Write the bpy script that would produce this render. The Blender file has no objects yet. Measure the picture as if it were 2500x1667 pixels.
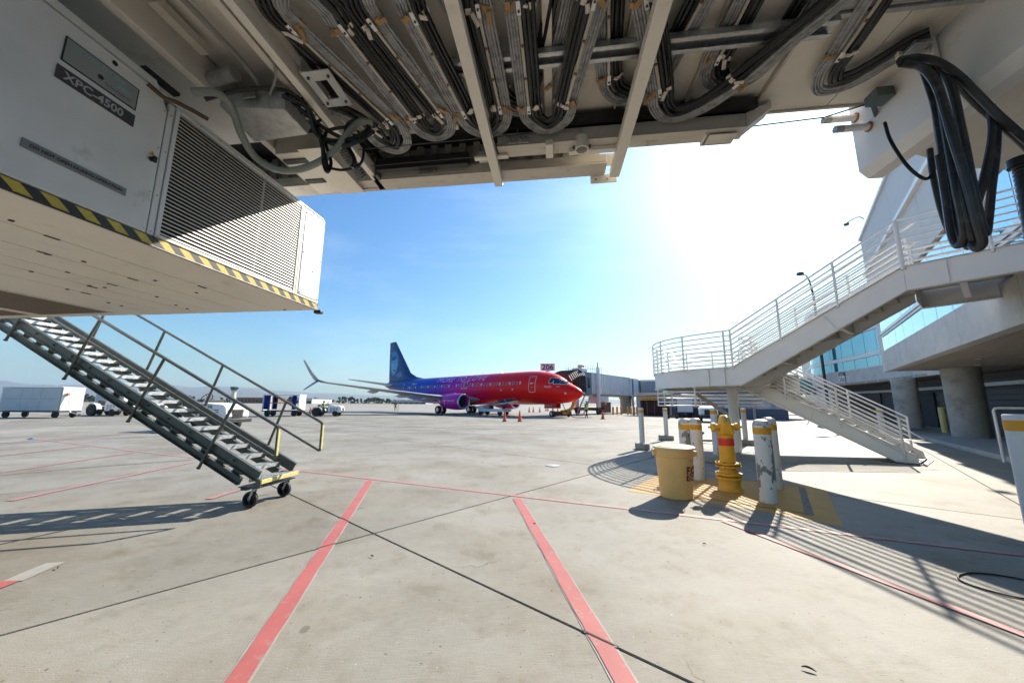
import bpy, bmesh, math, random
from mathutils import Vector as V3, Matrix
R = math.radians
random.seed(7)
scene = bpy.context.scene
COL = scene.collection

# ------------------------------------------------------------------ camera
CAM_H, PITCH, ROLL, FPX = 1.5, R(9.5), R(0.3), 900.0
cam_d = bpy.data.cameras.new('camera')
cam_d.sensor_width = 36.0
cam_d.lens = FPX / 2500.0 * 36.0
cam_d.clip_start = 0.05
cam_d.clip_end = 60000
cam = bpy.data.objects.new('camera', cam_d)
COL.objects.link(cam)
cam.matrix_world = Matrix.Translation((0, 0, CAM_H)) @ Matrix.Rotation(R(90) + PITCH, 4, 'X') @ Matrix.Rotation(ROLL, 4, 'Z')
scene.camera = cam

# ------------------------------------------------------------------ sky, sun, exposure
SUN_EL, SUN_AZ = R(35.0), R(39.2)          # azimuth measured from +Y towards +X
world = bpy.data.worlds.new('World')
scene.world = world
world.use_nodes = True
wn = world.node_tree
wn.nodes.clear()
sky = wn.nodes.new('ShaderNodeTexSky')
sky.sky_type = 'NISHITA'
sky.sun_disc = False
sky.sun_elevation = SUN_EL
sky.sun_rotation = SUN_AZ
sky.altitude = 0
sky.air_density = 1.3
sky.dust_density = 1.3
sky.ozone_density = 1.0
bg = wn.nodes.new('ShaderNodeBackground')
bg.inputs['Strength'].default_value = 0.07
wo = wn.nodes.new('ShaderNodeOutputWorld')
# thin high cirrus: streaky noise on the sky direction lightens the blue a little
tc = wn.nodes.new('ShaderNodeTexCoord')
mp = wn.nodes.new('ShaderNodeMapping')
mp.inputs['Rotation'].default_value = (R(12), R(20), R(-35))
mp.inputs['Scale'].default_value = (1.2, 5.0, 7.0)
cn = wn.nodes.new('ShaderNodeTexNoise')
cn.inputs['Scale'].default_value = 1.3
cn.inputs['Detail'].default_value = 7
cn.inputs['Roughness'].default_value = 0.6
cr = wn.nodes.new('ShaderNodeValToRGB')
cr.color_ramp.elements[0].position = 0.50
cr.color_ramp.elements[0].color = (0, 0, 0, 1)
cr.color_ramp.elements[1].position = 0.85
cr.color_ramp.elements[1].color = (0.22, 0.22, 0.22, 1)
mx = wn.nodes.new('ShaderNodeMixRGB')
mx.inputs['Color2'].default_value = (9.0, 9.4, 10.0, 1)
wn.links.new(tc.outputs['Generated'], mp.inputs['Vector'])
wn.links.new(mp.outputs['Vector'], cn.inputs['Vector'])
wn.links.new(cn.outputs['Fac'], cr.inputs['Fac'])
wn.links.new(cr.outputs['Color'], mx.inputs['Fac'])
hs_ = wn.nodes.new('ShaderNodeHueSaturation')          # the deep polarised blue of the photograph's sky
hs_.inputs['Saturation'].default_value = 1.26
tint = wn.nodes.new('ShaderNodeMixRGB'); tint.blend_type = 'MULTIPLY'; tint.inputs['Fac'].default_value = 1.0
tint.inputs['Color2'].default_value = (0.58, 0.93, 1.24, 1)
wn.links.new(sky.outputs['Color'], hs_.inputs['Color'])
wn.links.new(hs_.outputs['Color'], tint.inputs['Color1'])
wn.links.new(tint.outputs['Color'], mx.inputs['Color1'])
wn.links.new(mx.outputs['Color'], bg.inputs['Color'])
wn.links.new(bg.outputs['Background'], wo.inputs['Surface'])

sd = V3((math.sin(SUN_AZ) * math.cos(SUN_EL), math.cos(SUN_AZ) * math.cos(SUN_EL), math.sin(SUN_EL)))
sun_d = bpy.data.lights.new('sun', 'SUN')
sun_d.energy = 5.0
sun_d.angle = R(0.5)
sun_d.color = (1.0, 0.91, 0.785)
sun = bpy.data.objects.new('sun', sun_d)
COL.objects.link(sun)
sun.rotation_euler = sd.to_track_quat('Z', 'Y').to_euler()
sun.location = (20, 25, 40)

vs = scene.view_settings
vs.view_transform = 'Standard'
vs.look = 'None'
vs.exposure = 1.0
vs.gamma = 1.0
vs.use_curve_mapping = False
scene.cycles.max_bounces = 5
scene.cycles.diffuse_bounces = 2
scene.cycles.glossy_bounces = 2
scene.cycles.transmission_bounces = 4
scene.cycles.caustics_reflective = False
scene.cycles.caustics_refractive = False
scene.cycles.use_denoising = True
scene.cycles.use_adaptive_sampling = True
scene.cycles.adaptive_threshold = 0.035

# ------------------------------------------------------------------ from a photo pixel (2500 x 1667) to a place on a real plane
def _ray(x, y):
    a0, b0 = x - 1250.0, 833.5 - y
    a = a0 * math.cos(ROLL) - b0 * math.sin(ROLL)
    b = b0 * math.cos(ROLL) + a0 * math.sin(ROLL)
    c, s = math.cos(PITCH), math.sin(PITCH)
    return V3((a, FPX * c - b * s, b * c + FPX * s))
EYE = V3((0, 0, CAM_H))
def onz(x, y, z=0.0):
    r = _ray(x, y)
    return EYE + r * ((z - CAM_H) / r.z)
def ony(x, y, Y):
    r = _ray(x, y)
    return EYE + r * (Y / r.y)

# ------------------------------------------------------------------ mesh collector
class MB:
    def __init__(s):
        s.v = []; s.f = []
    def add(s, vs, fs):
        o = len(s.v)
        s.v += [tuple(p) for p in vs]
        s.f += [tuple(i + o for i in f) for f in fs]
        return s
    def hexa(s, p):
        return s.add(p, [(0, 3, 2, 1), (4, 5, 6, 7), (0, 1, 5, 4), (1, 2, 6, 5), (2, 3, 7, 6), (3, 0, 4, 7)])
    def box(s, x0, x1, y0, y1, z0, z1):
        return s.hexa([(x0, y0, z0), (x1, y0, z0), (x1, y1, z0), (x0, y1, z0), (x0, y0, z1), (x1, y0, z1), (x1, y1, z1), (x0, y1, z1)])
    def bar(s, p0, p1, w, h, up=(0, 0, 1)):
        p0, p1, up = V3(p0), V3(p1), V3(up)
        d = (p1 - p0).normalized()
        x = d.cross(up)
        if x.length < 1e-5: x = d.cross(V3((1, 0, 0)))
        x.normalize()
        y = x.cross(d).normalized()
        x = x * (w / 2); y = y * (h / 2)
        q = []
        for p in (p0, p1):
            q += [p - x - y, p + x - y, p + x + y, p - x + y]
        return s.add(q, [(0, 1, 2, 3), (7, 6, 5, 4), (0, 4, 5, 1), (1, 5, 6, 2), (2, 6, 7, 3), (3, 7, 4, 0)])
    def tube(s, pts, r, n=8, closed=False):
        P = [V3(p) for p in pts]
        m = len(P)
        rad = r if isinstance(r, (list, tuple)) else [r] * m
        T = []
        for i in range(m):
            a = P[(i - 1) % m] if (closed or i > 0) else P[0]
            b = P[(i + 1) % m] if (closed or i < m - 1) else P[-1]
            T.append((b - a).normalized())
        N = T[0].cross(V3((0.31, 0.17, 1)))
        if N.length < 1e-3: N = T[0].cross(V3((1, 0, 0)))
        N.normalize()
        vs = []
        for i in range(m):
            N = (N - T[i] * N.dot(T[i])).normalized()
            B = T[i].cross(N)
            for k in range(n):
                a = 2 * math.pi * k / n
                vs.append(P[i] + (N * math.cos(a) + B * math.sin(a)) * rad[i])
        fs = []
        for i in range(m if closed else m - 1):
            j = (i + 1) % m
            for k in range(n):
                k2 = (k + 1) % n
                fs.append((i * n + k, i * n + k2, j * n + k2, j * n + k))
        if not closed:
            fs.append(tuple(range(n))[::-1]); fs.append(tuple((m - 1) * n + k for k in range(n)))
        return s.add(vs, fs)
    def cyl(s, p0, p1, r, n=16, r1=None):
        return s.tube([p0, p1], [r, r if r1 is None else r1], n)
    def lathe(s, prof, n=20, c=(0, 0, 0), rot=None):
        vs = []; fs = []
        for (r, z) in prof:
            for k in range(n):
                a = 2 * math.pi * k / n
                p = V3((r * math.cos(a), r * math.sin(a), z))
                if rot is not None: p = rot @ p
                vs.append(p + V3(c))
        for i in range(len(prof) - 1):
            for k in range(n):
                k2 = (k + 1) % n
                fs.append((i * n + k, i * n + k2, (i + 1) * n + k2, (i + 1) * n + k))
        fs.append(tuple(range(n))[::-1]); fs.append(tuple((len(prof) - 1) * n + k for k in range(n)))
        return s.add(vs, fs)
    def extr(s, poly, vec):
        P = [V3(p) for p in poly]; vec = V3(vec); n = len(P)
        fs = [tuple(range(n))[::-1], tuple(range(n, 2 * n))]
        fs += [(k, (k + 1) % n, n + (k + 1) % n, n + k) for k in range(n)]
        return s.add(P + [p + vec for p in P], fs)
    def prism(s, poly, z0, z1):
        return s.extr([(x, y, z0) for x, y in poly], (0, 0, z1 - z0))
    def quad(s, a, b, c, d):
        return s.add([a, b, c, d], [(0, 1, 2, 3)])
    def mesh(s, name, smooth=True, fix=True):
        me = bpy.data.meshes.new(name)
        me.from_pydata([tuple(p) for p in s.v], [], s.f)
        if fix:
            bm = bmesh.new(); bm.from_mesh(me)
            bmesh.ops.recalc_face_normals(bm, faces=bm.faces)
            bm.to_mesh(me); bm.free()
        if smooth:
            me.polygons.foreach_set('use_smooth', [True] * len(me.polygons))
            me.set_sharp_from_angle(angle=R(35))
        me.update()
        return me
    def build(s, name, mat, parent=None, bevel=0, smooth=True, fix=True):
        return obj(name, s.mesh(name, smooth, fix), mat, parent, bevel)

def obj(name, me, mat, parent=None, bevel=0, loc=None, rotz=None):
    if mat is not None and not me.materials: me.materials.append(mat)
    o = bpy.data.objects.new(name, me)
    COL.objects.link(o)
    if parent is not None: o.parent = parent
    if loc is not None: o.location = loc
    if rotz is not None: o.rotation_euler = (0, 0, rotz)
    if bevel:
        b = o.modifiers.new('bevel', 'BEVEL')
        b.width = bevel; b.segments = 2; b.limit_method = 'ANGLE'; b.angle_limit = R(50)
    return o
def tag(o, label=None, cat=None, group=None, kind=None):
    if label: o['label'] = label
    if cat: o['category'] = cat
    if group: o['group'] = group
    if kind: o['kind'] = kind
    elif cat: o['kind'] = 'thing'
    return o
def thing(name, label, cat, loc=(0, 0, 0), rotz=0.0, group=None):
    o = bpy.data.objects.new(name, None)
    COL.objects.link(o)
    o.location = loc; o.rotation_euler = (0, 0, rotz)
    return tag(o, label, cat, group)
def kids(o):
    return [c for c in bpy.data.objects if c.parent == o]
def dup(o, loc, rotz, label=None):
    c = o.copy(); COL.objects.link(c)
    c.location = loc; c.rotation_euler = (0, 0, rotz)
    if label: c['label'] = label
    def rec(src, dst):
        for ch in kids(src):
            n = ch.copy(); COL.objects.link(n); n.parent = dst
            rec(ch, n)
    rec(o, c)
    return c
def text(s, size, mat, name, parent, fn, shear=0.0, bold=0.0, maxedge=None, align='LEFT', space=1.0):
    """flat lettering; fn maps the letter plane (x right, y up) to the thing's surface"""
    cu = bpy.data.curves.new('lettering', 'FONT')
    cu.body = s; cu.size = size; cu.shear = shear; cu.offset = bold; cu.align_x = align; cu.space_character = space
    cu.resolution_u = 3
    to = bpy.data.objects.new('lettering', cu)
    COL.objects.link(to)
    bpy.context.view_layer.update()
    me = bpy.data.meshes.new_from_object(to)
    bpy.data.objects.remove(to); bpy.data.curves.remove(cu)
    if maxedge:
        bm = bmesh.new(); bm.from_mesh(me)
        bmesh.ops.triangulate(bm, faces=bm.faces)
        for _ in range(4):
            ed = [e for e in bm.edges if e.calc_length() > maxedge]
            if not ed: break
            bmesh.ops.subdivide_edges(bm, edges=ed, cuts=1)
            bmesh.ops.triangulate(bm, faces=[f for f in bm.faces if len(f.verts) > 3])
        bm.to_mesh(me); bm.free()
    for v in me.vertices:
        v.co = V3(fn(v.co.x, v.co.y))
    me.materials.clear()
    return obj(name, me, mat, parent)
def spline(pts, n=6, closed=False):
    P = [V3(p) for p in pts]; m = len(P); out = []
    rng = range(m if closed else m - 1)
    for i in rng:
        p0 = P[(i - 1) % m] if (closed or i > 0) else P[0] * 2 - P[1]
        p1, p2 = P[i], P[(i + 1) % m]
        p3 = P[(i + 2) % m] if (closed or i < m - 2) else P[-1] * 2 - P[-2]
        for k in range(n):
            t = k / n
            out.append(0.5 * ((2 * p1) + (p2 - p0) * t + (2 * p0 - 5 * p1 + 4 * p2 - p3) * t * t + (3 * p1 - p0 - 3 * p2 + p3) * t ** 3))
    if not closed: out.append(P[-1])
    return out

# ------------------------------------------------------------------ materials
MATS = {}
def mat(name, col, rough=0.5, metal=0.0, var=0.10, scale=2.5, bump=0.0, bscale=60.0, dirt=0.0, dcol=(0.05, 0.045, 0.035), dscale=3.0, dedge=0.55,
        spec=0.5, coat=0.0, emit=None, streak=None, dsharp=0.12, rvar=0.1):
    if name in MATS: return MATS[name]
    m = bpy.data.materials.new(name); m.use_nodes = True
    nt = m.node_tree; N = nt.nodes; L = nt.links
    b = N['Principled BSDF']
    b.inputs['Roughness'].default_value = rough
    b.inputs['Metallic'].default_value = metal
    b.inputs['Specular IOR Level'].default_value = spec
    b.inputs['Coat Weight'].default_value = coat
    b.inputs['Coat Roughness'].default_value = 0.05
    tcn = N.new('ShaderNodeTexCoord')
    vec = tcn.outputs['Object']
    if streak:
        mp_ = N.new('ShaderNodeMapping'); mp_.inputs['Scale'].default_value = streak
        L.new(vec, mp_.inputs['Vector']); svec = mp_.outputs['Vector']
    else:
        svec = vec
    n1 = N.new('ShaderNodeTexNoise'); n1.inputs['Scale'].default_value = scale; n1.inputs['Detail'].default_value = 3; n1.inputs['Roughness'].default_value = 0.62
    L.new(svec, n1.inputs['Vector'])
    mr = N.new('ShaderNodeMapRange')
    mr.inputs['From Min'].default_value = 0.25; mr.inputs['From Max'].default_value = 0.75
    mr.inputs['To Min'].default_value = 1 - var; mr.inputs['To Max'].default_value = 1 + var
    L.new(n1.outputs['Fac'], mr.inputs['Value'])
    mul = N.new('ShaderNodeMixRGB'); mul.blend_type = 'MULTIPLY'; mul.inputs['Fac'].default_value = 1
    mul.inputs['Color1'].default_value = (*col, 1)
    L.new(mr.outputs['Result'], mul.inputs['Color2'])
    out = mul.outputs['Color']
    if dirt:
        n2 = N.new('ShaderNodeTexNoise'); n2.inputs['Scale'].default_value = dscale; n2.inputs['Detail'].default_value = 5; n2.inputs['Roughness'].default_value = 0.7
        L.new(vec, n2.inputs['Vector'])
        m2 = N.new('ShaderNodeMapRange'); m2.inputs['From Min'].default_value = dedge; m2.inputs['From Max'].default_value = dedge + dsharp
        m2.inputs['To Max'].default_value = dirt
        L.new(n2.outputs['Fac'], m2.inputs['Value'])
        dm = N.new('ShaderNodeMixRGB'); dm.inputs['Color2'].default_value = (*dcol, 1)
        L.new(m2.outputs['Result'], dm.inputs['Fac']); L.new(out, dm.inputs['Color1'])
        out = dm.outputs['Color']
    L.new(out, b.inputs['Base Color'])
    if rvar:
        m3 = N.new('ShaderNodeMapRange'); m3.inputs['To Min'].default_value = max(0.02, rough - rvar); m3.inputs['To Max'].default_value = min(1, rough + rvar)
        L.new(n1.outputs['Fac'], m3.inputs['Value']); L.new(m3.outputs['Result'], b.inputs['Roughness'])
    if bump:
        n3 = N.new('ShaderNodeTexNoise'); n3.inputs['Scale'].default_value = bscale; n3.inputs['Detail'].default_value = 1
        L.new(vec, n3.inputs['Vector'])
        bp = N.new('ShaderNodeBump'); bp.inputs['Strength'].default_value = bump; bp.inputs['Distance'].default_value = 0.01
        L.new(n3.outputs['Fac'], bp.inputs['Height']); L.new(bp.outputs['Normal'], b.inputs['Normal'])
    if emit:
        b.inputs['Emission Color'].default_value = (*col, 1); b.inputs['Emission Strength'].default_value = emit
    MATS[name] = m
    return m

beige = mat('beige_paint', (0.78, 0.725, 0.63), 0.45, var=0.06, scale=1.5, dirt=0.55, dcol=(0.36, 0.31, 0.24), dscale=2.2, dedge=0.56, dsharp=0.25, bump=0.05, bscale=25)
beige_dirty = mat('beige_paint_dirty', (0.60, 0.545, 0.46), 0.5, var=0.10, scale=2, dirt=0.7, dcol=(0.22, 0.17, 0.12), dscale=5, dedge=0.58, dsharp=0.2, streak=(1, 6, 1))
panel_grey = mat('unit_panel_paint', (0.70, 0.69, 0.67), 0.42, var=0.10, scale=1.6, dirt=0.45, dcol=(0.33, 0.28, 0.21), dscale=3.5, dedge=0.60, dsharp=0.12)
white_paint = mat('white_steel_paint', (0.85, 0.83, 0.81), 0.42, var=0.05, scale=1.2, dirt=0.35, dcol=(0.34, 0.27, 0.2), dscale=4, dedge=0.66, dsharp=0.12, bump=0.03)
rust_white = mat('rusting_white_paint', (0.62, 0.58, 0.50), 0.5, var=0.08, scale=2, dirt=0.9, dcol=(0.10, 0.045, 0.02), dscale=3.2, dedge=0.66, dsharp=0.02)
galv = mat('galvanised_steel', (0.46, 0.47, 0.47), 0.38, 0.75, var=0.22, scale=22, bump=0.06, bscale=90)
galv_dull = mat('dull_galvanised_sheet', (0.42, 0.42, 0.41), 0.5, 0.45, var=0.25, scale=14)
steel_green = mat('weathered_stair_steel', (0.095, 0.105, 0.10), 0.42, 0.15, var=0.25, scale=6, dirt=0.5, dcol=(0.10, 0.08, 0.05), dscale=9, dedge=0.6)
steel_tread = mat('stair_tread_steel', (0.46, 0.49, 0.50), 0.42, 0.5, var=0.25, scale=18, bump=0.5, bscale=120)
dark_steel = mat('dark_steel', (0.05, 0.05, 0.05), 0.5, 0.3, var=0.2)
bolt_m = mat('bolt_steel', (0.35, 0.32, 0.26), 0.4, 0.8, var=0.3, scale=30)
rubber = mat('black_rubber', (0.013, 0.013, 0.014), 0.45, var=0.3, scale=9, bump=0.05)
tyre_m = mat('tyre_rubber', (0.022, 0.022, 0.023), 0.75, var=0.25, scale=12)
cable_grey = mat('grey_cable_jacket', (0.27, 0.27, 0.275), 0.28, var=0.35, scale=10, dirt=0.6, dcol=(0.10, 0.10, 0.10), dscale=22, dedge=0.55, dsharp=0.2, spec=0.6)
cable_black = mat('black_cable_jacket', (0.007, 0.007, 0.008), 0.32, var=0.35, scale=9, spec=0.4)
cable_old = mat('weathered_black_cable', (0.025, 0.025, 0.026), 0.4, var=0.4, scale=12, dirt=0.35, dcol=(0.13, 0.13, 0.13), dscale=10, dedge=0.55)
hose_green = mat('grey_green_hose', (0.24, 0.25, 0.21), 0.42, var=0.15, scale=8)
leather = mat('tan_leather', (0.36, 0.21, 0.09), 0.7, var=0.3, scale=16, bump=0.2)
webbing = mat('pale_webbing', (0.66, 0.57, 0.50), 0.8, var=0.2, scale=20, dirt=0.4, dscale=25)
black_m = mat('black_paint', (0.012, 0.012, 0.012), 0.5, var=0.2)
ink = mat('black_lettering', (0.015, 0.017, 0.02), 0.6, var=0.05)
cyan_ink = mat('faded_cyan_lettering', (0.22, 0.42, 0.45), 0.6, var=0.1)
ink_white = mat('white_lettering', (0.78, 0.78, 0.78), 0.5, var=0.03)
plate_dark = mat('dark_nameplate', (0.055, 0.055, 0.06), 0.4, var=0.15)
plate_grey = mat('grey_nameplate', (0.20, 0.205, 0.20), 0.45, var=0.12)
plate_lines = mat('grey_nameplate_lettering', (0.34, 0.35, 0.35), 0.5)
yellow_paint = mat('yellow_safety_paint', (0.62, 0.36, 0.035), 0.5, var=0.12, scale=4, dirt=0.4, dcol=(0.20, 0.11, 0.02), dscale=9, dedge=0.6)
yellow_rail = mat('pale_yellow_rail_paint', (0.62, 0.55, 0.22), 0.5, var=0.15, scale=9)
yellow_hyd = mat('hydrant_yellow', (0.72, 0.38, 0.02), 0.45, var=0.12, scale=6, dirt=0.7, dcol=(0.14, 0.06, 0.02), dscale=9, dedge=0.66, dsharp=0.08, bump=0.12, bscale=40)
yellow_can = mat('yellow_plastic', (0.86, 0.50, 0.17), 0.42, var=0.06, scale=3, dirt=0.25, dcol=(0.5, 0.35, 0.15), dscale=5, dedge=0.5, dsharp=0.3)
cream_lid = mat('cream_plastic_lid', (0.72, 0.60, 0.38), 0.45, var=0.08, scale=4)
red_paint = mat('red_paint', (0.62, 0.03, 0.02), 0.45, var=0.1)
red_plastic = mat('orange_red_plastic', (0.75, 0.11, 0.03), 0.5, var=0.08)
brown_ink = mat('dark_red_lettering', (0.22, 0.02, 0.02), 0.6)
band_yellow = mat('amber_reflective_band', (0.72, 0.33, 0.01), 0.4, var=0.08)
post_white = mat('white_plastic_sleeve', (0.66, 0.66, 0.65), 0.4, var=0.04, scale=2)
concrete_block = mat('rough_concrete', (0.34, 0.33, 0.30), 0.85, var=0.2, scale=6, bump=0.4, bscale=30, dirt=0.5, dcol=(0.16, 0.15, 0.13), dscale=4)
concrete_wall = mat('fair_faced_concrete', (0.55, 0.535, 0.52), 0.75, var=0.12, scale=1.4, bump=0.15, bscale=25, dirt=0.35, dcol=(0.26, 0.25, 0.23), dscale=1.6, dedge=0.5, dsharp=0.25)
column_m = mat('stained_column_concrete', (0.36, 0.36, 0.34), 0.75, var=0.2, scale=1.5, dirt=0.7, dcol=(0.15, 0.145, 0.135), dscale=1.3, dedge=0.5, dsharp=0.2, bump=0.15)
soffit_m = mat('soffit_board_concrete', (0.36, 0.31, 0.25), 0.8, var=0.2, scale=1.0, streak=(0.6, 6, 1), bump=0.1)
render_wall = mat('light_grey_wall_panel', (0.60, 0.585, 0.58), 0.6, var=0.05, scale=0.5, dirt=0.2, dcol=(0.36, 0.35, 0.35), dscale=0.5, dedge=0.5, dsharp=0.3)
trim_white = mat('white_metal_trim', (0.72, 0.73, 0.76), 0.35, var=0.04)
alu_white = mat('white_aluminium', (0.82, 0.82, 0.82), 0.4, var=0.06, scale=1.5, dirt=0.3, dcol=(0.35, 0.34, 0.33), dscale=2.5, dedge=0.58, dsharp=0.2)
cart_grey = mat('cart_panel_grey', (0.50, 0.53, 0.56), 0.45, var=0.08, scale=1.2, dirt=0.3, dcol=(0.3, 0.3, 0.3), dscale=3, dedge=0.58, dsharp=0.2)
curtain_blue = mat('blue_vinyl_curtain', (0.012, 0.04, 0.30), 0.4, var=0.2, scale=4)
curtain_purple = mat('purple_vinyl_curtain', (0.12, 0.01, 0.10), 0.45, var=0.2)
blue_wall = mat('blue_grey_cladding', (0.10, 0.125, 0.17), 0.55, var=0.08, scale=1.2)
clad_light = mat('pale_corrugated_cladding', (0.33, 0.36, 0.41), 0.5, var=0.06)
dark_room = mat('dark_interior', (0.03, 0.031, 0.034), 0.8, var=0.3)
tan_pipe = mat('tan_pipe_paint', (0.50, 0.44, 0.33), 0.5, var=0.1)
vest = mat('lime_safety_vest', (0.42, 0.65, 0.05), 0.7, var=0.1)
vest_org = mat('orange_safety_vest', (0.75, 0.16, 0.03), 0.7, var=0.1)
navy = mat('navy_workwear', (0.02, 0.025, 0.045), 0.8, var=0.15)
khaki = mat('khaki_workwear', (0.16, 0.13, 0.09), 0.8, var=0.15)
skin = mat('skin', (0.42, 0.24, 0.16), 0.55, var=0.06)
hair = mat('dark_hair', (0.02, 0.014, 0.01), 0.6, var=0.2)
engine_hose = mat('yellow_duct_hose', (0.55, 0.36, 0.04), 0.6, var=0.2, scale=6)
wood = mat('brown_timber', (0.20, 0.13, 0.08), 0.7, var=0.2)
hangar_m = mat('white_hangar_cladding', (0.62, 0.63, 0.64), 0.5, var=0.05)
hangar_blue = mat('blue_hangar_trim', (0.12, 0.20, 0.33), 0.5)
brick_bld = mat('brown_block_building', (0.27, 0.14, 0.10), 0.8, var=0.12)
pane_dark = mat('dark_window_pane', (0.02, 0.03, 0.04), 0.1, var=0.2, spec=0.8)
tower_green = mat('tower_cab_glass', (0.02, 0.07, 0.08), 0.12, var=0.1, spec=0.8)

def glass_mat(name, tint, mixv, rough=0.04):
    m = bpy.data.materials.new(name); m.use_nodes = True
    nt = m.node_tree; N = nt.nodes; L = nt.links
    b = N['Principled BSDF']
    b.inputs['Base Color'].default_value = (*tint, 1)
    b.inputs['Roughness'].default_value = rough
    b.inputs['Metallic'].default_value = mixv
    tcn = N.new('ShaderNodeTexCoord'); nz = N.new('ShaderNodeTexNoise'); nz.inputs['Scale'].default_value = 0.6
    L.new(tcn.outputs['Object'], nz.inputs['Vector'])
    bp = N.new('ShaderNodeBump'); bp.inputs['Strength'].default_value = 0.02; bp.inputs['Distance'].default_value = 0.05
    L.new(nz.outputs['Fac'], bp.inputs['Height']); L.new(bp.outputs['Normal'], b.inputs['Normal'])
    return m
glass_blue = glass_mat('mirror_blue_glazing', (0.26, 0.48, 0.66), 0.85)
glass_teal = glass_mat('teal_glazing', (0.17, 0.40, 0.50), 0.65)
glass_green = glass_mat('green_bridge_glazing', (0.22, 0.62, 0.56), 0.6)

def stripes_mat(name, c1, c2, axis_scale, sharp=True):
    """diagonal two-colour tape print"""
    m = bpy.data.materials.new(name); m.use_nodes = True
    nt = m.node_tree; N = nt.nodes; L = nt.links
    b = N['Principled BSDF']; b.inputs['Roughness'].default_value = 0.5
    tcn = N.new('ShaderNodeTexCoord'); sx = N.new('ShaderNodeSeparateXYZ')
    L.new(tcn.outputs['Object'], sx.inputs['Vector'])
    a = N.new('ShaderNodeMath'); a.operation = 'MULTIPLY_ADD'
    L.new(sx.outputs['Z'], a.inputs[0]); a.inputs[1].default_value = 1.1; L.new(sx.outputs['Y'], a.inputs[2])
    d = N.new('ShaderNodeMath'); d.operation = 'MULTIPLY'; L.new(a.outputs[0], d.inputs[0]); d.inputs[1].default_value = axis_scale
    fr = N.new('ShaderNodeMath'); fr.operation = 'FRACT'; L.new(d.outputs[0], fr.inputs[0])
    gt = N.new('ShaderNodeMath'); gt.operation = 'GREATER_THAN'; L.new(fr.outputs[0], gt.inputs[0]); gt.inputs[1].default_value = 0.5
    nz = N.new('ShaderNodeTexNoise'); nz.inputs['Scale'].default_value = 30; nz.inputs['Detail'].default_value = 8
    L.new(tcn.outputs['Object'], nz.inputs['Vector'])
    mxx = N.new('ShaderNodeMixRGB'); mxx.inputs['Color1'].default_value = (*c1, 1); mxx.inputs['Color2'].default_value = (*c2, 1)
    L.new(gt.outputs[0], mxx.inputs['Fac'])
    mm = N.new('ShaderNodeMixRGB'); mm.blend_type = 'MULTIPLY'; mm.inputs['Fac'].default_value = 0.5
    L.new(mxx.outputs[0], mm.inputs['Color1']); L.new(nz.outputs['Fac'], mm.inputs['Color2'])
    L.new(mm.outputs[0], b.inputs['Base Color'])
    return m
hazard = stripes_mat('hazard_tape_print', (0.03, 0.03, 0.03), (0.72, 0.55, 0.07), 5.6)

def chipped_mat(name, base, under, amount, seed):
    m = bpy.data.materials.new(name); m.use_nodes = True
    nt = m.node_tree; N = nt.nodes; L = nt.links
    b = N['Principled BSDF']; b.inputs['Roughness'].default_value = 0.55
    tcn = N.new('ShaderNodeTexCoord'); mp_ = N.new('ShaderNodeMapping'); mp_.inputs['Location'].default_value = (seed, seed * 0.7, seed * 0.3)
    mp_.inputs['Scale'].default_value = (1, 1, 0.55)
    L.new(tcn.outputs['Object'], mp_.inputs['Vector'])
    def thr(scale, lo, det=10, rgh=0.62):
        n = N.new('ShaderNodeTexNoise'); n.inputs['Scale'].default_value = scale; n.inputs['Detail'].default_value = det; n.inputs['Roughness'].default_value = rgh
        L.new(mp_.outputs[0], n.inputs['Vector'])
        r_ = N.new('ShaderNodeMapRange'); r_.inputs['From Min'].default_value = lo; r_.inputs['From Max'].default_value = lo + 0.012
        L.new(n.outputs['Fac'], r_.inputs['Value']); return r_.outputs[0]
    m1 = N.new('ShaderNodeMixRGB'); m1.inputs['Color1'].default_value = (*base, 1); m1.inputs['Color2'].default_value = (*under, 1)
    L.new(thr(5.0, 0.618 - amount), m1.inputs['Fac'])
    m2 = N.new('ShaderNodeMixRGB'); m2.inputs['Color2'].default_value = (0.045, 0.035, 0.03, 1)
    L.new(thr(17.0, 0.65), m2.inputs['Fac']); L.new(m1.outputs[0], m2.inputs['Color1'])
    L.new(m2.outputs[0], b.inputs['Base Color'])
    return m
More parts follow.
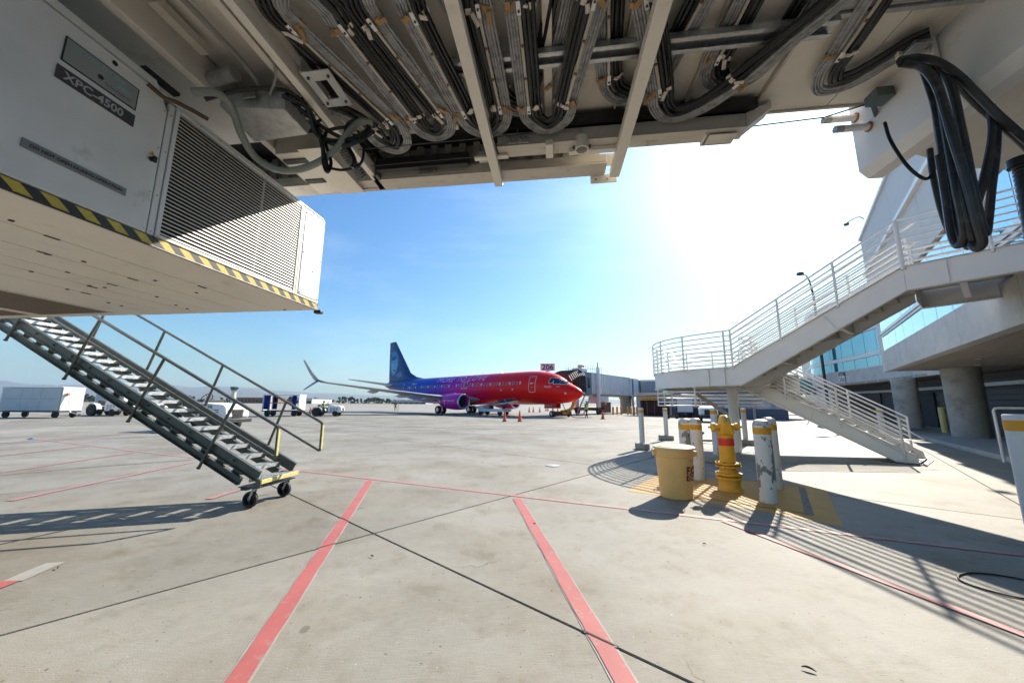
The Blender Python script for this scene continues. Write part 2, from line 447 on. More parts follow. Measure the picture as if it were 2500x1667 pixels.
# ================================================================== GROUND
def concrete_mat():
    m = bpy.data.materials.new('apron_concrete'); m.use_nodes = True
    nt = m.node_tree; N = nt.nodes; L = nt.links
    b = N['Principled BSDF']; b.inputs['Roughness'].default_value = 0.72; b.inputs['Specular IOR Level'].default_value = 0.35
    g = N.new('ShaderNodeNewGeometry'); oi = N.new('ShaderNodeObjectInfo')
    def noise(scale, det=6, rgh=0.6, sc=None, rz=0):
        n = N.new('ShaderNodeTexNoise'); n.inputs['Scale'].default_value = scale; n.inputs['Detail'].default_value = det; n.inputs['Roughness'].default_value = rgh
        v = g.outputs['Position']
        if sc:
            mp_ = N.new('ShaderNodeMapping'); mp_.inputs['Scale'].default_value = sc; mp_.inputs['Rotation'].default_value = (0, 0, rz)
            L.new(v, mp_.inputs['Vector']); v = mp_.outputs['Vector']
        L.new(v, n.inputs['Vector']); return n.outputs['Fac']
    def rng(x, a, b_, c, d):
        r_ = N.new('ShaderNodeMapRange'); r_.inputs['From Min'].default_value = a; r_.inputs['From Max'].default_value = b_
        r_.inputs['To Min'].default_value = c; r_.inputs['To Max'].default_value = d
        L.new(x, r_.inputs['Value']); return r_.outputs[0]
    def mixc(fac, c1, c2, blend='MIX'):
        x = N.new('ShaderNodeMixRGB'); x.blend_type = blend
        if isinstance(fac, (int, float)): x.inputs['Fac'].default_value = fac
        else: L.new(fac, x.inputs['Fac'])
        for k, c in (('Color1', c1), ('Color2', c2)):
            if isinstance(c, tuple): x.inputs[k].default_value = (*c, 1)
            else: L.new(c, x.inputs[k])
        return x.outputs[0]
    base = mixc(rng(noise(0.35, 4), 0.38, 0.64, 0, 1), (0.275, 0.258, 0.218), (0.405, 0.388, 0.342))
    base = mixc(rng(noise(1.1, 5, 0.72), 0.45, 0.68, 0, 0.8), base, (0.46, 0.445, 0.39))           # pale worn patches
    base = mixc(rng(noise(0.55, 6, 0.74), 0.48, 0.70, 0, 0.88), base, (0.215, 0.19, 0.15))           # brown stains
    base = mixc(rng(noise(2.3, 5, 0.78), 0.57, 0.70, 0, 0.5), base, (0.17, 0.155, 0.13))           # blotches
    base = mixc(rng(noise(5.0, 4, 0.8), 0.62, 0.72, 0, 0.35), base, (0.15, 0.12, 0.085))            # rusty dribbles
    base = mixc(rng(noise(7.0, 2, 0.5, (1, 34, 1), R(50)), 0.42, 0.62, 0, 0.46), base, (0.47, 0.455, 0.40))  # broom finish
    base = mixc(rng(noise(7.0, 2, 0.5, (30, 0.8, 1), R(50)), 0.5, 0.68, 0, 0.22), base, (0.25, 0.24, 0.21))
    base = mixc(rng(noise(150, 1, 0.6), 0.3, 0.7, 0.0, 0.34), base, (0.22, 0.21, 0.18))             # sand grain
    base = mixc(rng(noise(26, 1, 0.5), 0.73, 0.76, 0, 0.7), base, (0.09, 0.075, 0.06))              # specks
    base = mixc(rng(noise(3.1, 2, 0.4), 0.735, 0.75, 0, 0.55), base, (0.11, 0.10, 0.085))           # oil drips
    base = mixc(rng(noise(34, 1, 0.5), 0.775, 0.79, 0, 0.7), base, (0.66, 0.65, 0.61))             # pale chips
    vo = N.new('ShaderNodeTexVoronoi'); vo.feature = 'DISTANCE_TO_EDGE'; vo.inputs['Scale'].default_value = 0.16
    wv = N.new('ShaderNodeVectorMath'); wv.operation = 'MULTIPLY_ADD'
    nw = N.new('ShaderNodeTexNoise'); nw.inputs['Scale'].default_value = 2.2; nw.inputs['Detail'].default_value = 6; L.new(g.outputs['Position'], nw.inputs['Vector'])
    L.new(nw.outputs['Color'], wv.inputs[0]); wv.inputs[1].default_value = (0.7, 0.7, 0.0); L.new(g.outputs['Position'], wv.inputs[2]); L.new(wv.outputs[0], vo.inputs['Vector'])
    ck = rng(vo.outputs['Distance'], 0.0, 0.0016, 0.7, 0.0)
    gate = rng(noise(0.5, 2), 0.52, 0.56, 0, 1)
    mg = N.new('ShaderNodeMath'); mg.operation = 'MULTIPLY'; L.new(ck, mg.inputs[0]); L.new(gate, mg.inputs[1])
    base = mixc(mg.outputs[0], base, (0.12, 0.11, 0.095))                                             # hairline cracks
    base = mixc(rng(noise(0.42, 6, 0.68), 0.46, 0.66, 0, 0.9), base, (0.76, 0.70, 0.60), 'MULTIPLY')       # broad tan staining
    base = mixc(rng(noise(1.7, 6, 0.75), 0.54, 0.70, 0, 0.8), base, (0.74, 0.70, 0.63), 'MULTIPLY')
    base = mixc(rng(noise(0.9, 5, 0.7, (1, 3, 1), R(20)), 0.56, 0.72, 0, 0.7), base, (1.14, 1.15, 1.16), 'MULTIPLY')   # bleached patches
    base = mixc(1.0, base, rng(oi.outputs['Random'], 0, 1, 0.68, 0.84), 'MULTIPLY')
    L.new(base, b.inputs['Base Color'])
    bp = N.new('ShaderNodeBump'); bp.inputs['Strength'].default_value = 0.35; bp.inputs['Distance'].default_value = 0.004
    ad = N.new('ShaderNodeMath'); ad.operation = 'ADD'
    L.new(noise(90, 1, 0.6), ad.inputs[0]); L.new(noise(9.0, 1, 0.5, (1, 30, 1), R(50)), ad.inputs[1])
    L.new(ad.outputs[0], bp.inputs['Height']); L.new(bp.outputs['Normal'], b.inputs['Normal'])
    return m
conc = concrete_mat()
joint_m = mat('joint_filler', (0.035, 0.032, 0.028), 0.8, var=0.3, scale=20)
apron_far = mat('distant_apron', (0.265, 0.25, 0.22), 0.8, var=0.12, scale=0.03, dirt=0.35, dcol=(0.19, 0.18, 0.165), dscale=0.05, dedge=0.5)
# tyre-marked sheet reaching the horizon, with the near slabs lying on it
apron = MB().add([(-30000, -60, -0.02), (30000, -60, -0.02), (30000, 13000, -0.02), (-30000, 13000, -0.02)], [(0, 1, 2, 3)]).build('apron', apron_far, smooth=False)
tag(apron, 'pale grey concrete airport apron with red painted lines', kind='structure')
# dark bedding right under the near slabs shows in the joints
E1 = V3((0.7475, -0.6643, 0)); E2 = V3((0.6643, 0.7475, 0))
X0 = onz(912, 1302)
SL = 6.1; GAP = 0.016
slab_me = MB()
h_ = SL / 2 - GAP / 2
slab_me.hexa([(-h_, -h_, 0), (h_, -h_, 0), (h_, h_, 0), (-h_, h_, 0), (-h_ + .006, -h_ + .006, 0.02), (h_ - .006, -h_ + .006, 0.02), (h_ - .006, h_ - .006, 0.02), (-h_ + .006, h_ - .006, 0.02)])
slab_me = slab_me.mesh('concrete_slab', smooth=False)
n_s = 0
bed = []
for i in range(-16, 14):
    for j in range(-8, 16):
        c = X0 + E1 * ((i + 0.5) * SL) + E2 * ((j + 0.5) * SL)
        if c.y < -4 or c.y > 62: continue
        if abs(c.x) > 10 + 1.45 * max(c.y, 0) or c.x > 44 or c.x < -58: continue
        s_ = obj('concrete_slab', slab_me, conc, apron, loc=(c.x, c.y, -0.02 + 0.0005 * ((i * 7 + j * 3) % 3)))
        s_.rotation_euler = (0, 0, math.atan2(E1.y, E1.x))
        bed.append((c - E1 * SL / 2 - E2 * SL / 2, c + E1 * SL / 2 - E2 * SL / 2, c + E1 * SL / 2 + E2 * SL / 2, c - E1 * SL / 2 + E2 * SL / 2))
        n_s += 1
mb = MB()
for q in bed: mb.quad(*[(p.x, p.y, -0.012) for p in q])
mb.build('joint_filler', joint_m, apron, smooth=False)

# ---- painted lines (paint lies 4 mm over the slabs)
def worn_paint(name, c, wear, cw=(0.40, 0.38, 0.35)):
    m = bpy.data.materials.new(name); m.use_nodes = True
    nt = m.node_tree; N = nt.nodes; L = nt.links
    b = N['Principled BSDF']; b.inputs['Roughness'].default_value = 0.65
    g = N.new('ShaderNodeNewGeometry')
    n = N.new('ShaderNodeTexNoise'); n.inputs['Scale'].default_value = 9; n.inputs['Detail'].default_value = 10; n.inputs['Roughness'].default_value = 0.75
    L.new(g.outputs['Position'], n.inputs['Vector'])
    r_ = N.new('ShaderNodeMapRange'); r_.inputs['From Min'].default_value = 0.62 - wear; r_.inputs['From Max'].default_value = 0.72 - wear
    L.new(n.outputs['Fac'], r_.inputs['Value'])
    n2 = N.new('ShaderNodeTexNoise'); n2.inputs['Scale'].default_value = 3; n2.inputs['Detail'].default_value = 6
    L.new(g.outputs['Position'], n2.inputs['Vector'])
    r2 = N.new('ShaderNodeMapRange'); r2.inputs['To Min'].default_value = 0.56; r2.inputs['To Max'].default_value = 0.88; L.new(n2.outputs['Fac'], r2.inputs['Value'])
    mm = N.new('ShaderNodeMixRGB'); mm.blend_type = 'MULTIPLY'; mm.inputs['Fac'].default_value = 1; mm.inputs['Color1'].default_value = (*c, 1); L.new(r2.outputs[0], mm.inputs['Color2'])
    x = N.new('ShaderNodeMixRGB'); L.new(mm.outputs[0], x.inputs['Color1']); x.inputs['Color2'].default_value = (*[v_ * 0.72 for v_ in cw], 1)
    L.new(r_.outputs[0], x.inputs['Fac']); L.new(x.outputs[0], b.inputs['Base Color'])
    return m
red_line_m = worn_paint('red_line_paint', (0.54, 0.145, 0.135), 0.07, (0.42, 0.29, 0.25))
pink_line_m = worn_paint('faded_red_line_paint', (0.54, 0.24, 0.22), 0.13)
pale_edge_m = worn_paint('pale_line_edge', (0.45, 0.43, 0.39), 0.12)
yellow_pad_m = worn_paint('yellow_pad_paint', (0.60, 0.33, 0.06), -0.02, (0.44, 0.28, 0.10))
def line(a, b, w, m, z, name='red_line', ext=0.0):
    a, b = V3((a[0], a[1], 0)), V3((b[0], b[1], 0))
    d = (b - a).normalized(); b = b + d * ext
    n = V3((-d.y, d.x, 0)) * (w / 2)
    k = max(1, min(160, int((b - a).length / 0.14))); mb = MB(); L_ = []; R_ = []
    for i in range(k + 1):
        p = a.lerp(b, i / k)
        L_.append(p + n * (1 + random.uniform(-.07, .07))); R_.append(p - n * (1 + random.uniform(-.07, .07)))
    vs = [(p.x, p.y, z) for p in L_] + [(p.x, p.y, z) for p in R_]
    mb.add(vs, [(i, k + 1 + i, k + 2 + i, i + 1) for i in range(k)])
    return mb.build(name, m, apron, smooth=False, fix=False)
def pline(p0, p1, w, m, z=0.006, **k): return line(onz(*p0), onz(*p1), w, m, z, **k)
for a, b, ex in (((904, 1173), (577, 1667), 2.0), ((1262, 1217), (1527, 1667), 2.0)):
    pline(a, b, 0.146, pale_edge_m, 0.0035, name='line_border', ext=ex)
    pline(a, b, 0.124, red_line_m, 0.0075, ext=ex)
    # the slab joints cut through the paint
    pa, pb = onz(*a), onz(*b); dl_ = (pb - pa)
    for ev in (E1, E2):
        nv = V3((-ev.y, ev.x, 0)); den = dl_.dot(nv)
        for kk in (-1, 0, 1):
            tt = (X0 + nv * (kk * SL) - pa).dot(nv) / den
            if -.02 < tt < 1.4:
                c_ = pa + dl_ * tt; l2 = .085 / max(.3, abs(dl_.normalized().dot(nv)))
                line(c_ - ev * l2, c_ + ev * l2, GAP * .9, joint_m, 0.0105, name='joint_gap')
pline((71, 1070), (740, 1150), 0.10, pink_line_m, 0.006)
pline((741, 1150), (1760, 1268), 0.10, pink_line_m, 0.006)
pline((1762, 1268), (2500, 1356), 0.10, pink_line_m, 0.006, ext=3)
pline((1765, 1272), (2500, 1551), 0.075, red_line_m, 0.009, ext=2)
for a, b, w in (((0, 1086), (354, 1056), .12), ((0, 1113), (216, 1089), .12), ((0, 1154), (338, 1103), .12), ((24, 1223), (468, 1129), .12), ((508, 1219), (583, 1196), .12)):
    pline(a, b, w, pink_line_m, 0.010)
pline((-60, 1453), (26, 1420), 0.15, red_line_m, 0.010)
pline((26, 1421), (135, 1374), 0.15, pale_edge_m, 0.0065, name='line_border')
# yellow hydrant pad with its dark saw-cut border
pad = [onz(*q) for q in ((1612, 1157), (2012, 1188), (2061, 1287), (1900, 1255), (1700, 1222), (1531, 1198))]
MB().add([(p.x, p.y, 0.0035) for p in pad], [tuple(range(6))]).build('yellow_pad', yellow_pad_m, apron, smooth=False)
cut_m = mat('saw_cut_tar', (0.05, 0.045, 0.035), 0.7, var=0.3)
for a, b, w in (((1722, 1160), (1962, 1190), .03), ((1700, 1214), (1975, 1255), .03), ((1595, 1197), (1622, 1178), .03), ((1595, 1198), (1705, 1215), .025)):
    pline(a, b, w, cut_m, 0.008, name='pad_joint')
pline((1957, 1190), (1977, 1258), 0.10, mat('grey_tar_patch', (0.17, 0.16, 0.14), 0.8, var=0.5, scale=25), 0.011, name='pad_joint')
# long curving tyre marks across the taxi lane
tyre_mark = worn_paint('tyre_rubber_mark', (0.20, 0.19, 0.18), 0.12, (0.35, 0.34, 0.31))
for pts, w in ((((640, 1020), (900, 1040), (1300, 1050), (1480, 1045)), .22), (((620, 1031), (860, 1053), (1250, 1062)), .18), (((0, 1160), (200, 1142), (470, 1122)), .10), (((0, 1082), (160, 1068), (330, 1058)), .12)):
    P = [onz(*p) for p in pts]
    for i in range(len(P) - 1): line(P[i], P[i + 1], w, tyre_mark, 0.0045 + 0.0008 * i, name='tyre_mark')
for a, b, w in (((1500, 1052), (1800, 1046), .35), ((1560, 1064), (1790, 1060), .3), ((1880, 1040), (2130, 1060), .25), ((1900, 1052), (2140, 1075), .25), ((1940, 1066), (2170, 1092), .22)):
    pline(a, b, w, pale_edge_m, 0.005, name='pale_streak')  # long pale streaks laid over the slabs at mid distance

# steel access cover set in the apron
cv = onz(1349, 1137)
cov = MB().lathe([(0.17, 0.0), (0.17, 0.012), (0.15, 0.016)], 20).build('access_cover', galv_dull)
cov.location = (cv.x, cv.y, 0.002); tag(cov, 'small round metal cover set flush in the apron', 'cover')

# ---- airfield beyond the apron
grass_dry = mat('dry_airfield_grass', (0.22, 0.19, 0.12), 0.9, var=0.2, scale=0.02)
MB().quad((-9000, 330, 0.0), (9000, 330, 0.0), (9000, 700, 0.0), (-9000, 700, 0.0)).build('airfield_grass', grass_dry, smooth=False)['kind'] = 'structure'
rw_m = mat('runway_asphalt', (0.14, 0.14, 0.14), 0.85)
MB().quad((-9000, 430, 0.02), (9000, 430, 0.02), (9000, 480, 0.02), (-9000, 480, 0.02)).build('runway', rw_m, smooth=False)['kind'] = 'structure'

# ---- mountains
mount_m = mat('scrub_mountain', (0.085, 0.085, 0.075), 0.95, var=0.25, scale=0.002)
def ridge(name, D, prof, depth):
    from mathutils import noise as mn
    nx, ny = 150, 14; vs = []; fs = []
    for j in range(ny):
        f = j / (ny - 1)
        for i in range(nx):
            t = i / (nx - 1)
            px = -1100 + t * 4700
            r_ = _ray(px, 985); k = D / r_.y
            x, y = r_.x * k * (1 + f * depth / D), D + f * depth
            hh = 0
            for a, b in zip(prof, prof[1:]):
                if a[0] <= px <= b[0]:
                    u = (px - a[0]) / (b[0] - a[0]); u = u * u * (3 - 2 * u); hh = a[1] + (b[1] - a[1]) * u
            sh = math.sin(math.pi * min(1, f * 1.0) * 0.5) if f < 0.8 else math.cos((f - 0.8) * 5)
            z = hh * D / FPX * (sh ** 1.3)
            z *= 1 + 0.16 * mn.fractal(V3((x * 0.0011, y * 0.0011, 3.1)), 1.0, 2.0, 5)
            vs.append((x, y, max(z, -.3) - .5))
    for j in range(ny - 1):
        for i in range(nx - 1):
            fs.append((j * nx + i, j * nx + i + 1, (j + 1) * nx + i + 1, (j + 1) * nx + i))
    MB().add(vs, fs).build(name, mount_m)['kind'] = 'structure'
ridge('mountain', 6500, [(-1100, 40), (-300, 95), (0, 72), (60, 58), (180, 52), (330, 44), (480, 44), (600, 45), (680, 32), (800, 12), (1000, 7), (1400, 6), (1900, 10), (3600, 20)], 3500)
ridge('mountain', 9000, [(-1100, 30), (0, 46), (300, 52), (560, 48), (760, 30), (900, 22), (1200, 14), (1700, 12), (2300, 20), (3600, 30)], 3000)

# ---- far buildings and tower
def far_box(name, label, x0, x1, ytop, D, dep, wm, roofm=None, win=None, cat='building'):
    a, b = ony(x0, ytop, D), ony(x1, ytop, D); z = a.z
    t = thing(name, label, cat, ((a.x + b.x) / 2, D, 0))
    hw = (b.x - a.x) / 2
    MB().box(-hw, hw, 0, dep, 0, z).build('wall', wm, t)
    MB().box(-hw - .4, hw + .4, -.4, dep + .4, z + .003, z + .5).build('roof', roofm or wm, t)
    if win:
        n, z0, z1, w_ = win
        me = MB().box(-w_ / 2, w_ / 2, -0.12, 0.1, z0 * z, z1 * z).mesh('window')
        for k in range(n):
            obj('window', me, pane_dark, t, loc=(-hw + (k + .5) * 2 * hw / n, 0, 0))
    return t
far_box('terminal_block', 'brown brick building with a row of dark windows by the control tower', 578, 660, 971, 420, 30, brick_bld, win=(9, .35, .68, 2.2))
far_box('hangar', 'white hangar right of the blue curtained cart', 722, 762, 973, 360, 40, hangar_m, hangar_blue, win=(3, .05, .6, 4))
far_box('hangar', 'long low white hangar behind the tail worker', 955, 1040, 978, 430, 40, hangar_m, hangar_blue, win=(6, .05, .55, 6))
far_box('hangar', 'small pale hangar at the left of the far tree row under the wing', 742, 756, 974.5, 460, 30, hangar_m, hangar_blue, cat='building')
tb = ony(571, 960, 520)
tw = thing('control_tower', 'slender white control tower with dark green glass cab', 'tower', (tb.x, 520, 0))
zc = ony(571, 949, 520).z
MB().lathe([(3.4, 0), (2.9, zc * .5), (2.7, zc - 3)], 8).build('shaft', hangar_m, tw)
MB().lathe([(4.0, zc - 3), (4.6, zc - 2)], 8).build('gallery', hangar_m, tw)
MB().lathe([(3.8, zc - 2), (5.2, zc + 2.2)], 8).build('cab', tower_green, tw)
MB().lathe([(5.4, zc + 2.2), (5.2, zc + 2.9), (1.0, zc + 3.2)], 8).build('roof', hangar_blue, tw)

# ---- trees beyond the airfield
leaf_m = mat('dark_tree_foliage', (0.045, 0.075, 0.03), 0.7, var=0.5, scale=0.8)
bark_m = mat('tree_bark', (0.10, 0.075, 0.05), 0.9, var=0.2)
def tree_proto(seed, tall):
    rnd = random.Random(seed)
    tr = MB(); top = 0.45 if tall else 0.35
    tr.tube([(0, 0, 0), (0.01, 0.01, top * .6), (0, 0.02, top * 1.5)], [0.035, 0.025, 0.012], 6)
    blobs = []
    for k in range(9):
        a = rnd.uniform(0, 6.28); rr = rnd.uniform(.05, .26) * (0.6 if tall else 1.15)
        z = rnd.uniform(.35, .86) if tall else rnd.uniform(.3, .72)
        p = V3((rr * math.cos(a), rr * math.sin(a), z)); blobs.append((p, rnd.uniform(.09, .17) * (.85 if tall else 1.15)))
        tr.tube([(0, 0, z * .6), p], [0.012, 0.005], 4)
    cr_ = MB()
    for p, r_ in blobs:
        for _ in range(60):
            d = V3((rnd.gauss(0, 1), rnd.gauss(0, 1), rnd.gauss(0, .8))).normalized() * r_ * rnd.uniform(.55, 1.05)
            q = p + d; s_ = rnd.uniform(.018, .04)
            u = V3((rnd.gauss(0, 1), rnd.gauss(0, 1), rnd.gauss(0, 1))).normalized(); w = u.cross(V3((rnd.gauss(0, 1), rnd.gauss(0, 1), .3))).normalized()
            cr_.quad(q - u * s_ - w * s_, q + u * s_ - w * s_ * .6, q + u * s_ + w * s_, q - u * s_ * .7 + w * s_)
    return tr.mesh('trunk'), cr_.mesh('crown', smooth=False, fix=False)
protos = [tree_proto(1, False), tree_proto(2, True), tree_proto(3, False), tree_proto(4, True)]
def plant(px, D, hpx, k, label, group):
    b = _ray(px, 985); kk = D / b.y; x = b.x * kk
    hz = hpx * D / FPX
    t = thing('tree', label, 'tree', (x, D, 0), random.uniform(0, 6), group)
    t.scale = (hz, hz, hz)
    obj('trunk', protos[k][0], bark_m, t); obj('crown', protos[k][1], leaf_m, t)
rt = random.Random(5)
for px, hp in ((770, 17), (778, 14), (828, 18), (836, 20), (843, 17), (851, 16), (857, 20), (863, 17), (872, 14), (881, 13), (893, 14), (899, 16), (906, 17), (915, 19), (921, 18), (927, 15), (934, 14), (945, 15), (950, 13)):
    plant(px, 520 + rt.uniform(-40, 40), hp, rt.randrange(4), 'dark tree in the row between the baggage tractor and the airliner tail', 'trees under the airliner wing')
for px, hp in ((186, 21), (205, 24), (218, 20), (232, 19), (250, 17)):
    plant(px, 420 + rt.uniform(-20, 20), hp, rt.choice((0, 2)), 'bushy tree behind the white luggage trailer', 'trees behind the luggage trailer')
for px, hp in ((330, 16), (345, 18), (460, 20), (470, 16), (540, 15), (553, 13), (665, 14), (678, 17), (690, 13), (705, 16), (712, 20), (719, 14)):
    plant(px, 560 + rt.uniform(-40, 40), hp, rt.randrange(4), 'tree in the far row seen through the dark service stairs', 'trees behind the service stairs')
hedge = MB()
for k in range(900):
    px = rt.uniform(120, 1080); D = rt.uniform(560, 640); b = _ray(px, 985); kk = D / b.y
    q = V3((b.x * kk, D, rt.uniform(.2, 5.0))); s_ = rt.uniform(1, 2.6)
    u = V3((rt.gauss(0, 1), .3, rt.gauss(0, .4))).normalized(); w = V3((rt.gauss(0, .4), .3, 1)).normalized()
    hedge.quad(q - u * s_ - w * s_ * .6, q + u * s_ - w * s_ * .5, q + u * s_ * .8 + w * s_ * .6, q - u * s_ * .7 + w * s_ * .5)
hd_ = hedge.build('hedgerow', leaf_m, smooth=False, fix=False); tag(hd_, 'continuous low scrub along the far airfield boundary', kind='stuff')
# ================================================================== OVERHEAD JET BRIDGE  (local x = along the tunnel to the right, local y = across it, away from the viewer)
BA = -R(7.2)
jb = thing('jet_bridge', 'beige passenger jet bridge tunnel seen from below with cables slung under it', 'jet bridge', (0, 0, 0), BA)
DZ = 4.76
# deck pans between flanges
pan_edges = [-9.0, -7.6, -6.2, -4.8, -3.36, -2.38, -1.62, -0.86, -0.1, 0.66, 1.42, 2.18]
for a, b in zip(pan_edges, pan_edges[1:]):
    MB().box(a + .012, b - .012, 0.6, 3.78, DZ, DZ + .05).build('deck_panel', beige, jb, bevel=.004)
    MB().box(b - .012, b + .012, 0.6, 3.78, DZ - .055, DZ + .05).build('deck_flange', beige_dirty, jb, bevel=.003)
for a, b in ((2.2, 2.95), (2.96, 3.7)):
    MB().box(a, b, 0.6, 3.95, DZ - .04, DZ + .05).build('deck_panel', beige, jb, bevel=.004)
MB().box(2.03, 3.72, 3.95, 3.98, DZ - .06, DZ + .1).build('deck_edge_trim', beige_dirty, jb, bevel=.003)
# the tunnel itself above the deck
wall = MB().box(-9.2, 0.58, 4.46, 4.52, 4.62, 7.3)
for k in range(48):
    x = -9.1 + k * 0.2
    wall.box(x, x + .09, 4.40, 4.46, 4.66, 7.25)
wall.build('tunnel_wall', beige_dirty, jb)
MB().box(-9.2, 2.2, 0.55, 0.6, 4.62, 7.3).build('tunnel_wall', beige, jb)
MB().box(-9.2, 0.62, 0.5, 4.55, 7.3, 7.4).box(0.62, 3.75, .5, 3.99, 7.3, 7.4).build('tunnel_roof', beige, jb)
MB().box(0.6, 3.72, 3.90, 3.948, 4.82, 7.3).build('tunnel_wall', beige, jb)
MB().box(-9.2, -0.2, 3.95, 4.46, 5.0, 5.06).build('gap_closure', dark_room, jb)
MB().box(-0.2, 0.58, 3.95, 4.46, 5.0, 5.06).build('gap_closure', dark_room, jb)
# far lower chord and its neighbour
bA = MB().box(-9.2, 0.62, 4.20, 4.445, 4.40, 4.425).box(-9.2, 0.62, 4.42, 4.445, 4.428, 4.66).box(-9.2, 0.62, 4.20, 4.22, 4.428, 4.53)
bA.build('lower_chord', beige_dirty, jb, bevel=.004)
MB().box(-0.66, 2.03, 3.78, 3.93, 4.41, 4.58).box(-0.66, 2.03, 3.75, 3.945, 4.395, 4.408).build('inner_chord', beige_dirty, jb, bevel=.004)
MB().box(-0.66, 2.12, 3.70, 3.77, 4.60, 4.70).build('black_seal', rubber, jb)
MB().add([(2.035, 3.78, 4.41), (2.035, 3.93, 4.41), (2.30, 3.93, 4.62), (2.30, 3.78, 4.62), (2.035, 3.78, 4.58), (2.035, 3.93, 4.58), (2.30, 3.93, 4.70), (2.30, 3.78, 4.70)],
         [(0, 1, 2, 3), (4, 7, 6, 5), (0, 4, 5, 1), (1, 5, 6, 2), (2, 6, 7, 3), (3, 7, 4, 0)]).build('chord_end', beige, jb, bevel=.003)
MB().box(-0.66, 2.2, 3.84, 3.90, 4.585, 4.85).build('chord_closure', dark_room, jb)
MB().box(-2.3, -1.08, 4.05, 4.12, 4.44, 4.60).build('black_seal', rubber, jb, bevel=.004)
MB().box(-2.25, -1.1, 3.62, 3.70, 4.62, 4.70).build('seal_carrier', beige, jb)
# cross members
def member(u0, u1, v0, v1, w, z, m=beige, nm='cross_member'):
    MB().bar((u0, v0, z), (u1, v1, z), w, w * 0.9).build(nm, m, jb, bevel=.006)
member(-0.70, -0.735, 0.8, 4.38, 0.105, 4.345)
member(-0.03, -0.065, 0.8, 3.92, 0.085, 4.655)
member(0.82, 0.735, 0.8, 4.34, 0.115, 4.345)
MB().box(-0.105, -0.02, 3.70, 3.93, 4.33, 4.395).build('hanger_block', beige, jb, bevel=.004)
# left side angle rail along the tunnel bay
MB().box(-2.40, -2.325, 0.8, 4.42, 4.40, 4.415).box(-2.345, -2.325, 0.8, 4.42, 4.418, 4.55).build('angle_rail', beige, jb, bevel=.003)
MB().box(-2.30, -2.285, 0.8, 4.3, 4.62, 4.72).build('rail_seal', rubber, jb)
MB().box(-3.36, -3.28, 0.8, 4.40, 4.44, 4.74).build('bay_beam', beige, jb, bevel=.006)
MB().box(-2.62, -2.55, 0.8, 4.40, 4.55, 4.74).build('bay_beam', beige, jb, bevel=.006)
# lightened bracket plate
br = MB()
for (a, b, c, d) in ((-2.27, -2.20, 2.62, 3.02), (-2.08, -2.00, 2.62, 3.02), (-2.198, -2.082, 2.62, 2.72), (-2.198, -2.082, 2.93, 3.02)):
    br.box(a, b, c, d, 4.43, 4.442)
br.box(-2.285, -2.272, 2.62, 3.02, 4.443, 4.60)
bp_ = br.build('bracket_plate', mat('pale_steel_plate', (0.52, 0.53, 0.52), 0.45, 0.3), jb)
for x, y in ((-2.235, 2.68), (-2.235, 2.97), (-2.04, 2.68), (-2.04, 2.97)):
    MB().cyl((x, y, 4.415), (x, y, 4.43), .014, 6).build('bolt', dark_steel, bp_)
# bolted hanger brackets on the chords
def hanger(u, v, z):
    h = MB().box(u - .11, u - .012, v - .05, v - .042, z - .02, z + .07).box(u + .0, u + .13, v - .05, v - .042, z - .02, z + .09)
    h.add([(u - .006, v - .05, z - .02), (u - .006, v + .10, z + .10), (u - .006, v + .1, z + .14), (u - .006, v - .05, z + .16), (u + .0, v - .05, z - .02), (u + .0, v + .10, z + .10), (u, v + .1, z + .14), (u, v - .05, z + .16)],
          [(0, 1, 2, 3), (4, 7, 6, 5), (0, 4, 5, 1), (1, 5, 6, 2), (2, 6, 7, 3), (3, 7, 4, 0)])
    o = h.build('hanger_bracket', galv_dull, jb)
    for dx in (-.085, -.04, .035, .095):
        MB().cyl((u + dx, v - .052, z + .02), (u + dx, v - .085, z + .02), .014, 6).build('bolt', bolt_m, o)
hanger(-1.63, 4.19, 4.405); hanger(-0.42, 3.77, 4.42)
MB().box(-0.95, -0.55, 3.86, 3.92, 4.36, 4.385).build('guide_strip', beige, jb)
MB().box(-0.92, -0.78, 3.90, 4.02, 4.40, 4.48).build('limit_box', galv_dull, jb, bevel=.006)
# end bracket of the far chord
eb = MB().box(.45, .78, 4.452, 4.462, 4.30, 4.42).box(.44, .79, 4.22, 4.45, 4.53, 4.545).box(.44, .455, 4.22, 4.448, 4.42, 4.528).box(.62, .635, 4.22, 4.448, 4.42, 4.528)
ebo = eb.build('end_bracket', beige, jb, bevel=.003)
for dx in (.52, .66): MB().cyl((dx, 4.450, 4.35), (dx, 4.44, 4.35), .012, 8).build('bolt', bolt_m, ebo)
MB().cyl((.53, 4.33, 4.44), (.53, 4.33, 4.52), .03, 8).build('bolt', dark_steel, ebo)
e2 = MB().box(1.62, 1.95, 3.955, 3.965, 4.36, 4.50).box(1.62, 1.635, 3.80, 3.954, 4.36, 4.44).box(1.66, 1.95, 3.80, 3.954, 4.365, 4.375).build('end_bracket', beige, jb, bevel=.003)
